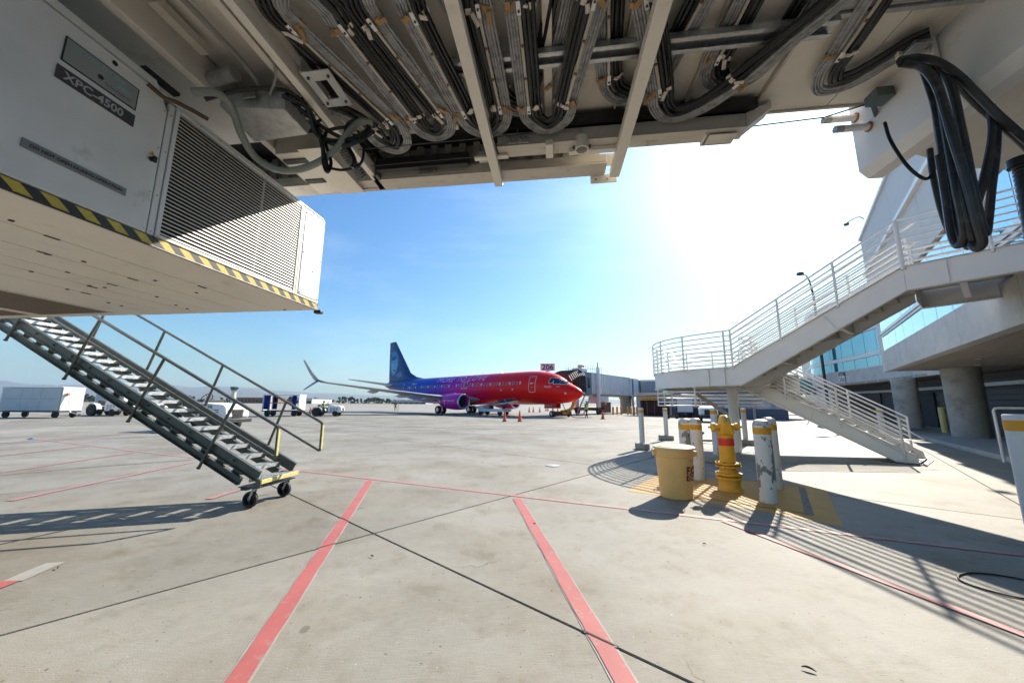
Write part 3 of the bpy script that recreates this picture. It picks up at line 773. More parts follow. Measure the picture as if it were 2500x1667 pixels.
# pipe stub with clamp
ps = MB(); 
for r0, r1 in ((.075, .062),):
    n = 24; vs = []; 
    for z in (4.31, 4.46):
        for r_ in (r0, r1):
            for k in range(n): vs.append((0.30 + r_ * math.cos(2 * math.pi * k / n), 3.80 + r_ * math.sin(2 * math.pi * k / n), z))
    fs = []
    for k in range(n):
        q = (k + 1) % n
        fs += [(k, q, n + q, n + k), (2 * n + k, 3 * n + k, 3 * n + q, 2 * n + q), (k, 2 * n + k, 2 * n + q, q), (n + k, n + q, 3 * n + q, 3 * n + k)]
    ps.add(vs, fs)
pso = ps.build('drain_stub', beige, jb)
for s_ in (-1, 1): MB().box(.30 + s_ * .078, .30 + s_ * .10, 3.785, 3.815, 4.335, 4.36).build('clamp_ear', dark_steel, pso)
MB().box(.16, .80, 3.86, 3.93, 4.345, 4.39).build('stub_flange', beige, jb, bevel=.003)
# galvanised strut channel
MB().box(-0.95, 2.30, 2.80, 2.955, 4.60, 4.607).box(-0.95, 2.30, 2.80, 2.806, 4.545, 4.598).box(-0.95, 2.30, 2.949, 2.955, 4.545, 4.598).box(-0.95, 2.30, 2.808, 2.84, 4.545, 4.55).box(-0.95, 2.30, 2.915, 2.947, 4.545, 4.55).build('strut_channel', galv, jb)
MB().box(2.31, 3.7, 2.66, 2.80, 4.64, 4.70).box(2.31, 3.7, 2.82, 2.86, 4.62, 4.66).build('strut_channel', galv_dull, jb, bevel=.006)
# galvanised junction box and beige terminal box under the left bay
jbx = MB().add([(-3.26, 2.80, 4.50), (-2.58, 2.80, 4.50), (-2.58, 3.24, 4.50), (-3.26, 3.24, 4.50), (-3.26, 2.80, 4.36), (-2.60, 2.86, 4.30), (-2.60, 3.20, 4.30), (-3.26, 3.24, 4.30)],
               [(0, 1, 2, 3), (4, 7, 6, 5), (0, 4, 5, 1), (1, 5, 6, 2), (2, 6, 7, 3), (3, 7, 4, 0)]).build('junction_box', galv_dull, jb, bevel=.008)
for k in range(5):
    y = 2.90 + k * .07
    MB().tube([(-2.575, y, 4.42), (-2.50, y, 4.42), (-2.47, y + .02, 4.46)], .017, 8).build('cable_gland', galv if k % 2 else cable_black, jbx)
MB().box(-3.0, -2.86, 2.775, 2.797, 4.40, 4.47).build('box_flange', galv, jbx)
tbx = MB().box(-3.26, -2.62, 3.52, 4.36, 4.36, 4.60).build('terminal_box', beige, jb, bevel=.008)
MB().box(-2.93, -2.60, 3.46, 4.37, 4.343, 4.357).build('box_cover', beige, tbx, bevel=.003)
MB().box(-3.24, -2.94, 3.62, 3.70, 4.346, 4.358).build('cable_slot', black_m, tbx)
MB().box(-3.24, -2.99, 4.02, 4.10, 4.346, 4.358).build('cable_slot', black_m, tbx)
MB().box(-3.25, -2.40, 4.362, 4.42, 4.385, 4.43).build('box_shelf', beige_dirty, jb)
MB().box(-2.37, -2.29, 4.10, 4.22, 4.40, 4.52).build('limit_box', mat('teal_grey_box', (0.09, 0.12, 0.12), 0.5), jb, bevel=.006)
# conduits in the left bay
for p in ([(-2.98, 1.2, 4.66), (-2.93, 2.0, 4.66), (-2.86, 2.6, 4.60), (-2.82, 2.86, 4.46)], [(-2.70, 1.2, 4.70), (-2.66, 2.05, 4.68), (-2.50, 2.40, 4.58), (-2.52, 2.62, 4.48), (-2.72, 2.80, 4.42)]):
    MB().tube(spline(p, 8), .024 if p[0][0] < -2.9 else .012, 8).build('conduit', mat('grey_conduit', (0.30, 0.29, 0.27), 0.5), jb)
MB().cyl((-3.28, 2.70, 4.55), (-2.98, 2.66, 4.55), .062, 16).build('conduit_sleeve', galv_dull, jb)
MB().box(-3.18, -3.1, 2.05, 2.5, 4.60, 4.68).build('bay_stiffener', beige_dirty, jb)
# tie rods (thin dark wires along the far side)
for y, z in ((3.66, 4.44), (3.95, 4.43)):
    MB().tube([(-2.3, y, z), (-0.2, y - .02, z)], .006, 5).build('tie_rod', dark_steel, jb)
# right-hand support bracket, pins and drop panel
wb = MB()
wb.extr([(3.36, 2.3, 4.06), (3.44, 2.3, 3.97), (3.58, 2.3, 3.97), (3.66, 2.3, 4.06), (3.66, 2.3, 4.90), (3.36, 2.3, 4.90)], (0, 1.9, 0))
wbo = wb.build('support_bracket', white_paint, jb, bevel=.01)
for v_, z_ in ((4.12, 4.68), (3.98, 4.45)):
    MB().cyl((3.36, v_, z_), (3.10, v_, z_), .036, 14).build('pin', white_paint, wbo)
    MB().cyl((3.10, v_, z_), (3.02, v_, z_), .037, 14).build('pin_end', galv_dull, wbo)
    MB().cyl((3.36, v_, z_), (3.345, v_, z_), .05, 14).build('pin_rust', mat('orange_rust', (0.30, 0.12, 0.05), 0.8, var=.3), wbo)
MB().box(3.30, 3.345, 3.2, 3.36, 4.45, 4.76).box(3.05, 3.30, 3.22, 3.26, 4.56, 4.76).build('hanger_plate', beige, wbo, bevel=.004)
MB().tube([(2.2, 4.02, 4.60), (3.02, 4.1, 4.70), (3.3, 3.9, 4.66)], .008, 6).build('safety_wire', dark_steel, jb)
swb = MB().box(3.18, 3.34, 3.62, 3.78, 4.52, 4.62).cyl((3.26, 3.78, 4.55), (3.40, 3.92, 4.50), .022, 8).build('limit_switch', mat('teal_grey_box', (0.09, 0.12, 0.12), 0.5), jb, bevel=.006)
inv = Matrix.Rotation(-BA, 4, 'Z')
def L(p): return inv @ V3(p)
pp = [L(onz(2318, 155, 4.70)), L(onz(2620, -110, 4.70)), L(onz(2640, 412, 4.10)), L(onz(2360, 396, 4.16)), L(onz(2236, 362, 4.2))]
nrm = (pp[1] - pp[0]).cross(pp[3] - pp[0]).normalized()
if nrm.y < 0: nrm = -nrm
MB().extr(pp, nrm * 0.08).build('drop_panel', beige, jb, bevel=.006)
MB().box(3.69, 3.73, 0.8, 3.95, 4.66, 4.70).build('panel_seal', rubber, jb)
MB().box(3.48, 3.60, 0.8, 3.5, 4.68, 4.715).build('deck_rail', beige_dirty, jb, bevel=.003)
MB().box(3.735, 7.0, 0.6, 3.95, 4.75, 4.82).build('deck_panel', beige, jb)

# ================================================================== FESTOON CABLES
def offset_path(path, off, dz=0.0):
    out = []
    for i, p in enumerate(path):
        a = path[max(i - 1, 0)]; b = path[min(i + 1, len(path) - 1)]
        t = (b - a); t.z = 0; t.normalize()
        out.append(V3((p.x - t.y * off, p.y + t.x * off, p.z + dz)))
    return out
def festoon(name, label, runs, z, grey, black, rg, rb, seed, bars=True, group=None):
    """runs: far/near strap points in order; bends are inserted between them"""
    rnd = random.Random(seed)
    f = thing(name, label, 'cable', (0, 0, 0), BA, group)
    ctrl = []
    for kind, pts in runs:
        ctrl += [V3((x, y, z)) for x, y in pts]
    path = spline(ctrl, 9)
    for k in range(grey):
        off = (0.028 + 0.0245 * (k % 4)) * 1.0; dz = 0.026 * (k // 4) + rnd.uniform(-.004, .004)
        ph = rnd.uniform(0, 6)
        P = offset_path(path, off, dz)
        P = [p + V3((0, 0, 0.006 * math.sin(i * 0.35 + ph))) for i, p in enumerate(P)]
        MB().tube(P, rg * rnd.uniform(.9, 1.1), 8).build('grey_cable', cable_grey, f, fix=False)
    for k in range(black):
        off = -(0.034 + 0.0385 * (k % 3)); dz = 0.034 * (k // 3) + rnd.uniform(-.006, .003)
        ph = rnd.uniform(0, 6)
        P = offset_path(path, off, dz)
        P = [p + V3((0, 0, 0.008 * math.sin(i * 0.3 + ph))) for i, p in enumerate(P)]
        MB().tube(P, rb * rnd.uniform(.88, 1.12), 8).build('black_cable', cable_black, f, fix=False)
    return f, path
def strap(f, p, d, seed, gw=0.15, bw=0.12):
    """leather wrap on the grey side, pale webbing on the black side, white tab between"""
    rnd = random.Random(seed)
    d = V3((d[0], d[1], 0)).normalized(); n = V3((-d.y, d.x, 0))
    c = V3((p[0], p[1], p[2]))
    def wrap(off0, off1, w, m, nm, tilt):
        o0, o1 = c + n * off0, c + n * off1
        mb = MB(); ring = 14
        cen = (o0 + o1) / 2; hx = abs(off1 - off0) / 2 + .012
        vs = []
        for s_ in (-1, 0, 1):
            for k in range(ring):
                a = 2 * math.pi * k / ring
                q = cen + n * (math.cos(a) * hx) + V3((0, 0, math.sin(a) * 0.03 + .008)) + d * (s_ * w / 2 + tilt * math.cos(a) + rnd.uniform(-.006, .006))
                vs.append(q)
        fs = [(r_ * ring + k, r_ * ring + (k + 1) % ring, (r_ + 1) * ring + (k + 1) % ring, (r_ + 1) * ring + k) for r_ in range(2) for k in range(ring)]
        mb.add(vs, fs)
        # loose tail
        t0 = cen + n * (hx * .3) + V3((0, 0, -.035)); 
        mb.bar(t0, t0 + d * rnd.uniform(-.10, .10) + n * rnd.uniform(-.08, .08) + V3((0, 0, -.02)), .035, .006, (0, 0, 1))
        mb.build(nm, m, f)
    wrap(0.020, 0.108, .050, leather, 'leather_strap', rnd.uniform(-.03, .03))
    wrap(-0.020, -0.125, .044, webbing, 'webbing_strap', rnd.uniform(-.03, .03))
    tab = MB().bar(c - d * .05 + V3((0, 0, -.03)), c + d * .055 + V3((0, 0, -.03)), .034, .008).build('pivot_tab', alu_white, f, bevel=.003)
    MB().cyl(c + d * .02 + V3((0, 0, -.034)), c + d * .02 + V3((0, 0, -.042)), .010, 8).build('pivot_bolt', dark_steel, tab)
def scissor_bar(f, a, b, z):
    a, b = V3((a[0], a[1], z)), V3((b[0], b[1], z))
    o = MB().bar(a, b, .026, .012).build('scissor_bar', mat('dull_cream_bar', (.46, .42, .35), .5, var=.15), f, bevel=.003)
    for t in (.30, .62):
        p = a.lerp(b, t)
        MB().cyl(p + V3((0, 0, -.004)), p + V3((0, 0, -.014)), .013, 8).build('pivot_bolt', mat('rusty_bolt', (0.16, 0.07, 0.03), 0.7), o)
Z1 = 4.50
far_, near_ = 3.34, 2.33
runs = [('', [(-2.35, 3.05), (-2.18, 3.20), (-2.05, 3.44), (-2.02, 3.62), (-1.90, 3.76), (-1.77, 3.66), (-1.73, 3.46), (-1.755, 3.32)]),
        ('', [(-1.92, 2.82), (-2.09, 2.32), (-2.12, 2.12), (-1.98, 1.97), (-1.80, 2.02), (-1.71, 2.20), (-1.69, 2.34)]),
        ('', [(-1.59, 2.84), (-1.50, 3.32), (-1.46, 3.50), (-1.35, 3.60), (-1.22, 3.54), (-1.17, 3.40), (-1.185, 3.28)]),
        ('', [(-1.31, 2.82), (-1.43, 2.34), (-1.44, 2.14), (-1.31, 1.98), (-1.15, 2.04), (-1.09, 2.20), (-1.085, 2.32)]),
        ('', [(-1.01, 2.84), (-0.94, 3.32), (-0.90, 3.50), (-0.76, 3.62), (-0.62, 3.55), (-0.56, 3.42), (-0.555, 3.30)]),
        ('', [(-0.56, 2.84), (-0.57, 2.34), (-0.55, 2.14), (-0.42, 2.02), (-0.30, 2.10), (-0.26, 2.22), (-0.26, 2.34)]),
        ('', [(-0.26, 2.84), (-0.26, 3.34), (-0.23, 3.50), (-0.08, 3.64), (0.07, 3.54), (0.115, 3.42), (0.125, 3.32)]),
        ('', [(0.215, 2.84), (0.31, 2.38), (0.36, 2.16), (0.50, 2.04), (0.64, 2.14), (0.68, 2.28), (0.70, 2.42)]),
        ('', [(0.86, 2.84), (1.02, 3.28), (1.07, 3.46), (1.22, 3.62), (1.45, 3.55), (1.70, 3.30), (1.92, 2.92), (2.14, 2.55), (2.32, 2.0), (2.4, 1.4)])]
f1, path1 = festoon('festoon_cable', 'lower bundle of grey and black cables folded in U-loops under the jet bridge', runs, Z1, 5, 3, .0128, .0205, 11)
straps = [((-1.755, 3.32), (-.3, -1)), ((-2.10, 2.30), (-.25, -1)), ((-1.69, 2.34), (.2, 1)), ((-1.50, 3.32), (.2, 1)), ((-1.185, 3.29), (-.25, -1)), ((-1.435, 2.33), (-.25, -1)),
          ((-1.085, 2.32), (.15, 1)), ((-0.94, 3.32), (.15, 1)), ((-0.555, 3.31), (0, -1)), ((-0.57, 2.33), (0, -1)), ((-0.26, 2.34), (0, 1)), ((-0.26, 3.34), (0, 1)), ((0.125, 3.33), (.2, -1)),
          ((0.31, 2.38), (.2, -1)), ((0.70, 2.42), (.35, 1)), ((1.02, 3.28), (.35, 1)), ((1.72, 3.27), (.5, -.8)), ((-2.05, 3.44), (.3, 1))]
for i, (p, d) in enumerate(straps): strap(f1, (p[0], p[1], Z1), d, 100 + i)
for a, b in (((-2.09, 2.32), (-1.755, 3.32)), ((-1.69, 2.34), (-1.50, 3.32)), ((-1.43, 2.34), (-1.185, 3.28)), ((-1.085, 2.32), (-.94, 3.32)), ((-.57, 2.34), (-.555, 3.3)), ((-.26, 2.34), (-.26, 3.34)), ((.31, 2.38), (.125, 3.32)), ((.70, 2.42), (1.02, 3.28))):
    scissor_bar(f1, a, b, Z1 - .028)
Z2 = 4.64
runs2 = [('', [(-0.95, 1.6), (-0.80, 2.3), (-0.58, 3.20), (-0.50, 3.40), (-0.36, 3.50), (-0.22, 3.42), (-0.16, 3.25)]),
         ('', [(-0.02, 2.8), (0.12, 2.2), (0.24, 2.04), (0.38, 2.16), (0.42, 2.35)]),
         ('', [(0.47, 2.8), (0.53, 3.20), (0.60, 3.38), (0.76, 3.48), (0.94, 3.40), (1.03, 3.22)]),
         ('', [(1.12, 2.8), (1.22, 2.3), (1.34, 2.08), (1.48, 2.14), (1.53, 2.35)]),
         ('', [(1.52, 2.8), (1.50, 3.15), (1.55, 3.34), (1.72, 3.44), (1.90, 3.34), (1.98, 3.1), (2.02, 2.6), (2.06, 1.9)])]
f2, path2 = festoon('festoon_cable', 'upper bundle of cables looping behind the galvanised channel of the jet bridge', runs2, Z2, 5, 4, .0128, .0205, 12)
for i, (p, d) in enumerate([((0.535, 3.22), (.1, 1)), ((1.03, 3.22), (.1, -1)), ((1.50, 3.12), (0, 1)), ((-0.56, 3.22), (.1, 1)), ((-.16, 3.25), (.1, -1))]):
    strap(f2, (p[0], p[1], Z2), d, 300 + i)
for a, b in (((.42, 2.35), (.53, 3.20)), ((1.22, 2.3), (1.03, 3.22)), ((1.53, 2.35), (1.50, 3.15))):
    scissor_bar(f2, a, b, Z2 - .026)
# right-hand bundle that leaves over the clamp into the hanging coil
Z3 = 4.62
runs3 = [('', [(2.46, 1.5), (2.48, 2.4), (2.53, 2.95), (2.57, 3.22), (2.60, 3.42), (2.70, 3.56), (2.86, 3.52), (3.0, 3.36), (3.12, 3.22), (3.22, 3.12)])]
f3, path3 = festoon('festoon_cable', 'cable bundle at the right bending towards the hanging coil by the white bracket', runs3, Z3, 5, 3, .0135, .021, 13)
strap(f3, (2.565, 3.20, Z3), (.1, 1), 501)
scissor_bar(f3, (2.48, 2.35), (2.565, 3.18), Z3 - .028)
cl = MB()
for k in range(6): cl.box(3.08 + k * .022, 3.096 + k * .022, 3.10, 3.26, Z3 - .06, Z3 - .045)
cl.box(3.08, 3.21, 3.10, 3.26, Z3 - .043, Z3 - .03).build('cable_clamp', galv, f3)

# hanging coil of heavy cables at the right
coil = thing('cable_coil', 'heavy black cables hanging in a long loop in front of the white stair', 'cable', (0, 0, 0), BA)
def Lp(x, y, v):
    """photo pixel on the vertical plane y_local = v"""
    r_ = inv @ _ray(x, y); e = inv @ EYE
    return e + r_ * ((v - e.y) / r_.y)
def hang(px, r_, v, m=None):
    P = [Lp(x, y, v + dv) for x, y, dv in px]
    MB().tube(spline(P, 8), r_, 10).build('cable', m or cable_old, coil, fix=False)
hang([(2200, 150, .02), (2250, 152, 0), (2285, 190, -.05), (2305, 300, -.1), (2330, 440, -.12), (2350, 540, -.1), (2352, 580, -.06), (2338, 600, 0), (2322, 570, .05), (2308, 480, .08), (2292, 380, .1)], .025, 3.05)
hang([(2200, 155, .0), (2250, 165, 0), (2290, 215, -.04), (2325, 330, -.08), (2362, 450, -.1), (2385, 540, -.08), (2398, 590, -.04), (2385, 606, .0), (2372, 585, .03), (2378, 520, .06), (2402, 440, .08), (2418, 370, .1), (2425, 310, .1), (2418, 260, .1)], .029, 2.95)
hang([(2195, 148, .0), (2240, 142, 0), (2290, 152, .0), (2340, 185, .02), (2385, 230, .04), (2430, 275, .04), (2480, 320, .05), (2560, 390, .08)], .028, 2.95)
hang([(2195, 152, .03), (2245, 148, .03), (2310, 175, .05), (2370, 240, .06), (2420, 285, .08), (2480, 335, .08), (2560, 410, .1)], .026, 3.0)
hang([(2255, 160, .05), (2275, 210, .02), (2290, 320, .0), (2312, 450, .0), (2330, 535, .02), (2342, 558, .04), (2350, 520, .06), (2336, 400, .08), (2325, 300, .1)], .023, 3.2)
hang([(2270, 365, .15), (2278, 430, .12), (2300, 520, .1), (2325, 580, .08), (2345, 598, .05), (2362, 575, .05), (2360, 500, .08)], .022, 3.25)
hang([(2160, 300, .2), (2175, 345, .15), (2215, 405, .1), (2255, 436, .08), (2276, 425, .06), (2284, 390, .1)], .014, 3.3, cable_black)

hang([(2205, 152, .02), (2262, 158, .02), (2298, 230, -.03), (2318, 340, -.06), (2345, 470, -.08), (2368, 560, -.06), (2376, 592, -.02), (2362, 600, .02), (2350, 560, .05), (2345, 470, .08), (2330, 380, .1)], .026, 3.0)
hang([(2205, 150, .03), (2268, 150, .03), (2318, 200, .0), (2348, 320, -.04), (2374, 450, -.06), (2392, 530, -.05), (2406, 570, -.02), (2412, 540, .02), (2420, 460, .05), (2430, 380, .07), (2432, 320, .08), (2422, 275, .08)], .027, 3.0)
hang([(2250, 165, .05), (2280, 260, .03), (2300, 380, .02), (2318, 480, .02), (2332, 550, .03), (2346, 585, .04), (2356, 560, .05), (2348, 460, .07)], .021, 3.15)
# dark ribbed sleeve hanging at the frame edge
slv = thing('cable_sleeve', 'black ribbed cable sleeve hanging at the right frame edge', 'cable', (0, 0, 0), BA)
P = [Lp(2494, 395, 3.2), Lp(2504, 440, 3.2), Lp(2518, 520, 3.2), Lp(2532, 600, 3.2)]
MB().tube(spline(P, 10), [.060 if k % 2 else .054 for k in range(31)], 14).build('sleeve', cable_old, slv)
MB().cyl(Lp(2492, 388, 3.2), Lp(2496, 405, 3.2), .08, 18).build('collar', rubber, slv)

# loose hoses and cables at the left
hs = thing('hose', 'thick grey-green hose drooping beside the air unit louvre', 'hose', (0, 0, 0), BA)
P = [Lp(x, y, v) for x, y, v in ((470, 225, 2.45), (530, 228, 2.5), (565, 262, 2.62), (590, 330, 2.78), (625, 385, 2.95), (680, 415, 3.05), (745, 410, 3.1), (810, 375, 3.1), (850, 325, 3.12), (880, 298, 3.15), (910, 300, 3.2))]
MB().tube(spline(P, 8), .034, 12).build('hose', hose_green, hs)
tg = thing('cable_tangle', 'tangle of loose black cables below the galvanised junction box', 'cable', (0, 0, 0), BA)
for k, px in enumerate((((500, 243, 2.6), (580, 222, 2.7), (680, 218, 2.8), (740, 250, 2.9), (770, 300, 3.0), (790, 370, 3.05), (800, 415, 3.05)),
                        ((690, 235, 2.8), (750, 265, 2.9), (775, 330, 3.0), (830, 345, 3.1), (880, 330, 3.15), (900, 310, 3.2), (880, 295, 3.2), (850, 305, 3.2), (845, 345, 3.2), (865, 390, 3.2), (860, 410, 3.2)),
                        ((770, 300, 3.0), (785, 340, 3.0), (790, 400, 3.05), (800, 420, 3.05), (808, 395, 3.1), (795, 350, 3.1), (800, 320, 3.15), (850, 310, 3.2)),
                        ((800, 410, 3.1), (840, 415, 3.2), (880, 400, 3.25), (888, 360, 3.25), (880, 325, 3.2)),
                        ((780, 330, 3.05), (820, 355, 3.1), (865, 350, 3.15), (905, 320, 3.2)), ((700, 235, 2.85), (760, 290, 2.95), (820, 330, 3.1), (870, 345, 3.15), (912, 322, 3.25)))):
    P = [Lp(*q) for q in px]
    MB().tube(spline(P, 7), (.020, .022, .017, .014, .024, .02)[k], 8).build('cable', cable_black, tg, fix=False)
P = [Lp(*q) for q in ((360, 205, 2.2), (400, 238, 2.3), (430, 250, 2.4), (470, 270, 2.5), (508, 292, 2.6))]
MB().tube(spline(P, 7), .018, 8).build('cable', mat('brown_old_cable', (0.10, 0.06, 0.03), 0.7, var=.4), tg)
rb = thing('flat_duct', 'grey ribbed rubber duct end beside the black cable tangle', 'duct', (0, 0, 0), BA)
P = [Lp(*q) for q in ((835, 360, 3.2), (850, 385, 3.3), (868, 410, 3.4), (885, 435, 3.5))]
MB().tube(spline(P, 8), [.055 if k % 2 else .045 for k in range(25)], 12).build('duct', mat('grey_rubber_duct', (0.16, 0.16, 0.16), 0.55, var=.3), rb)

# ================================================================== AIR UNIT
ac = thing('air_conditioning_unit', 'white pre-conditioned air unit with louvre grille and hazard tape hanging under the jet bridge', 'air unit', (0, 0, 0), BA)
FU, VB, ZB, ZT = -3.31, 4.60, 2.765, 4.09
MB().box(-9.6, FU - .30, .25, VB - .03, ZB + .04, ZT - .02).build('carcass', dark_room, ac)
MB().box(-9.6, FU - .012, VB - .03, VB, ZB + .012, ZT).build('end_wall', panel_grey, ac, bevel=.004)
MB().box(-9.6, FU, .2, VB - .035, ZT - .015, ZT + .006).build('top_cover', panel_grey, ac, bevel=.004)
door_poly = [(FU, .22, 2.85), (FU, 2.415, 2.85), (FU, 2.415, 3.96), (FU, 2.30, 4.16), (FU, .22, 4.16)]
MB().extr(door_poly, (-.03, 0, 0)).build('door', panel_grey, ac, bevel=.006)
MB().box(FU - .03, FU - .003, 2.425, 2.475, 2.85, 4.05).build('door_post', panel_grey, ac, bevel=.004)
MB().box(FU - .32, FU - .006, .22, VB - .035, ZB + .01, 2.843).build('sill_rail', panel_grey, ac, bevel=.004)
# louvre grille
g0, g1, h0, h1 = 2.482, 4.135, 2.850, 4.065
MB().box(FU - .035, FU + .004, g0, g0 + .034, h0, h1).box(FU - .035, FU + .004, g1 - .034, g1, h0, h1).box(FU - .035, FU + .004, g0 + .036, g1 - .036, h0, h0 + .03).box(FU - .035, FU + .004, g0 + .036, g1 - .036, h1 - .03, h1).build('grille_frame', panel_grey, ac, bevel=.003)
NS = 33
sl_me = MB().extr([(FU - .002, g0 + .036, -.0075), (FU - .006, g0 + .036, .0075), (FU - .024, g0 + .036, .013), (FU - .022, g0 + .036, .003)], (0, g1 - g0 - .072, 0)).mesh('louvre_slat')
slat_m = mat('louvre_slat_paint', (0.62, 0.59, 0.53), 0.45, var=0.08, dirt=.5, dcol=(0.3, .15, .07), dscale=9, dedge=.66, dsharp=.05)
for k in range(NS):
    obj('louvre_slat', sl_me, slat_m, ac, loc=(0, 0, h0 + .03 + (k + .5) * (h1 - h0 - .06) / NS))
MB().box(FU - .05, FU - .038, 3.52, 3.54, h0 + .03, h1 - .03).build('grille_stay', panel_grey, ac)
MB().box(FU - .10, FU - .09, g0, g1, h0, h1).build('coil_core', mat('rusty_coil_core', (0.022, 0.011, 0.006), 0.9, var=.6, scale=8), ac)
MB().box(FU - .02, FU + .0, 4.145, VB - .004, 2.85, 4.06).build('end_panel', panel_grey, ac, bevel=.004)
MB().box(FU - .012, FU + .006, 4.19, VB - .03, 2.88, 4.03).build('end_panel_cover', panel_grey, ac, bevel=.003)
for y, z in ((4.21, 2.9), (4.21, 3.45), (4.21, 4.0), (4.56, 2.9), (4.56, 3.45), (4.56, 4.0), (4.42, 3.25)):
    MB().cyl((FU + .006, y, z), (FU + .012, y, z), .008, 6).build('bolt', dark_steel, ac)
MB().box(FU - .004, FU + .003, .22, VB - .01, 2.772, 2.838).build('hazard_tape', hazard, ac, smooth=False)
MB().tube([(FU + .004, .22, 2.762), (FU + .004, VB, 2.762)], .007, 6).build('edge_seal', rubber, ac)
MB().box(FU - .05, FU + .05, VB - .01, VB + .07, ZB - .05, ZB).build('corner_bumper', rubber, ac, bevel=.012)
# underside panels, seams and fasteners
ue = [-3.33, -3.92, -4.40, -4.84, -5.16, -5.55, -6.25]
for a, b in zip(ue, ue[1:]):
    if a == -4.84:
        MB().box(b + .006, a - .006, .25, 3.10, ZB - .004, ZB + .012).build('bottom_panel', beige, ac, bevel=.002)
        MB().box(b + .006, a - .006, 3.106, VB, ZB - .004, ZB + .012).build('bottom_panel', beige, ac, bevel=.002)
    else:
        MB().box(b + .006, a - .006, .25, VB, ZB - .004, ZB + .012).build('bottom_panel', beige, ac, bevel=.002)
mesh_m = mat('brown_filter_mesh', (0.17, 0.13, 0.09), 0.8, var=.5, scale=60, bump=.6, bscale=160)
MB().box(-9.6, -6.256, .25, VB, ZB + .002, ZB + .014).build('bottom_panel', beige, ac)
for a, b, c, d in ((-7.62, -6.42, 2.0, 4.42), (-9.4, -7.80, 2.0, 4.42)):
    MB().box(a, b, c, d, ZB - .003, ZB + .0).build('filter_mesh', mesh_m, ac)
    MB().box(b + .002, b + .03, c, d + .03, ZB - .006, ZB).build('mesh_frame', beige, ac)
    MB().box(a, b, d + .002, d + .03, ZB - .006, ZB).build('mesh_frame', beige, ac)
fs_me = MB().box(-.012, .012, -.012, .012, -.008, .0).mesh('fastener'); sl2 = MB().box(-.009, .009, -.045, .045, -.006, .0).mesh('latch_slot')
rf = random.Random(3)
for k in range(20):
    obj('fastener', fs_me, black_m, ac, loc=(rf.choice(ue[1:-1]) + rf.uniform(-.25, .25), rf.uniform(1.8, 4.55), ZB - .004))
for a in ue[1:-1]:
    for v_ in (2.1, 3.3): obj('latch_slot', sl2, black_m, ac, loc=(a + rf.uniform(-.01, .01), v_ + rf.uniform(-.2, .4), ZB - .004))
# plates and lettering on the door
def face(v0, z0): return lambda x, y: (FU + .0075, v0 + x, z0 + y)
def plate(v0, v1, z0, z1, m, nm): return MB().box(FU + .0, FU + .006, v0, v1, z0, z1).build(nm, m, ac, smooth=False)
pl = plate(1.745, 2.195, 3.775, 3.965, ink, 'maker_plate')
MB().box(FU + .0062, FU + .0068, 1.753, 2.187, 3.783, 3.957).build('plate_face', mat('silver_green_plate', (0.27, 0.29, 0.28), .4), pl, smooth=False)
fc = lambda v0, z0: (lambda x, y: (FU + .0078, v0 + x, z0 + y))
text('JETWAY SYSTEMS', .040, cyan_ink, 'lettering', pl, fc(1.79, 3.912), bold=.0008)
text('FMC', .045, cyan_ink, 'lettering', pl, fc(2.06, 3.852), bold=.001, shear=.2)
text('Technologies Inc', .026, ink, 'lettering', pl, fc(1.98, 3.815))
MB().lathe([(.018, 0), (.018, .0015)], 10, (FU + .0078, 1.955, 3.845), Matrix.Rotation(R(90), 3, 'Y')).build('emblem', ink, pl)
pl = plate(1.735, 2.20, 3.635, 3.735, plate_dark, 'model_plate')
text('XPC-4500', .082, mat('pale_plate_lettering', (.42, .42, .42), .5), 'lettering', pl, fc(1.775, 3.657), bold=.002)
pl = plate(1.665, 2.235, 3.065, 3.125, plate_grey, 'warning_strip')
text('DO NOT OPEN DURING OPERATION', .030, ink, 'lettering', pl, fc(1.70, 3.085), bold=.0008)
MB().cyl((FU, 2.02, 4.03), (FU + .004, 2.02, 4.03), .018, 14).build('lock', ink, ac)
kn = MB().cyl((FU, 2.36, 3.47), (FU + .03, 2.36, 3.47), .02, 14).box(FU + .03, FU + .045, 2.348, 2.372, 3.44, 3.49).build('door_knob', rubber, ac)
tr_ = MB().add([(FU + .001, 2.34, 3.505), (FU + .001, 2.385, 3.505), (FU + .001, 2.362, 3.545), (FU + .003, 2.34, 3.505), (FU + .003, 2.385, 3.505), (FU + .003, 2.362, 3.545)], [(0, 2, 1), (3, 4, 5), (0, 1, 4, 3), (1, 2, 5, 4), (2, 0, 3, 5)]).build('warning_triangle', band_yellow, ac)
MB().add([(FU + .0035, 2.359, 3.513), (FU + .0035, 2.366, 3.513), (FU + .0035, 2.363, 3.533)], [(0, 1, 2)]).build('bolt_symbol', ink, tr_)
rv = MB().cyl((0, 0, 0), (.003, 0, 0), .006, 6).mesh('rivet')
for z_ in (2.88, 3.2, 3.6, 3.95):
    for y_ in (2.45, 2.395, 1.30): obj('rivet', rv, bolt_m, ac, loc=(FU - .001, y_, z_))
for k in range(9): obj('rivet', rv, bolt_m, ac, loc=(FU + .003, 2.5 + k * .2, h0 + .012))
for k in range(9): obj('rivet', rv, bolt_m, ac, loc=(FU + .003, 2.5 + k * .2, h1 - .012))
MB().box(FU - .05, FU + .01, 2.2, 2.48, 4.17, 4.20).build('gasket_gap', rubber, ac)
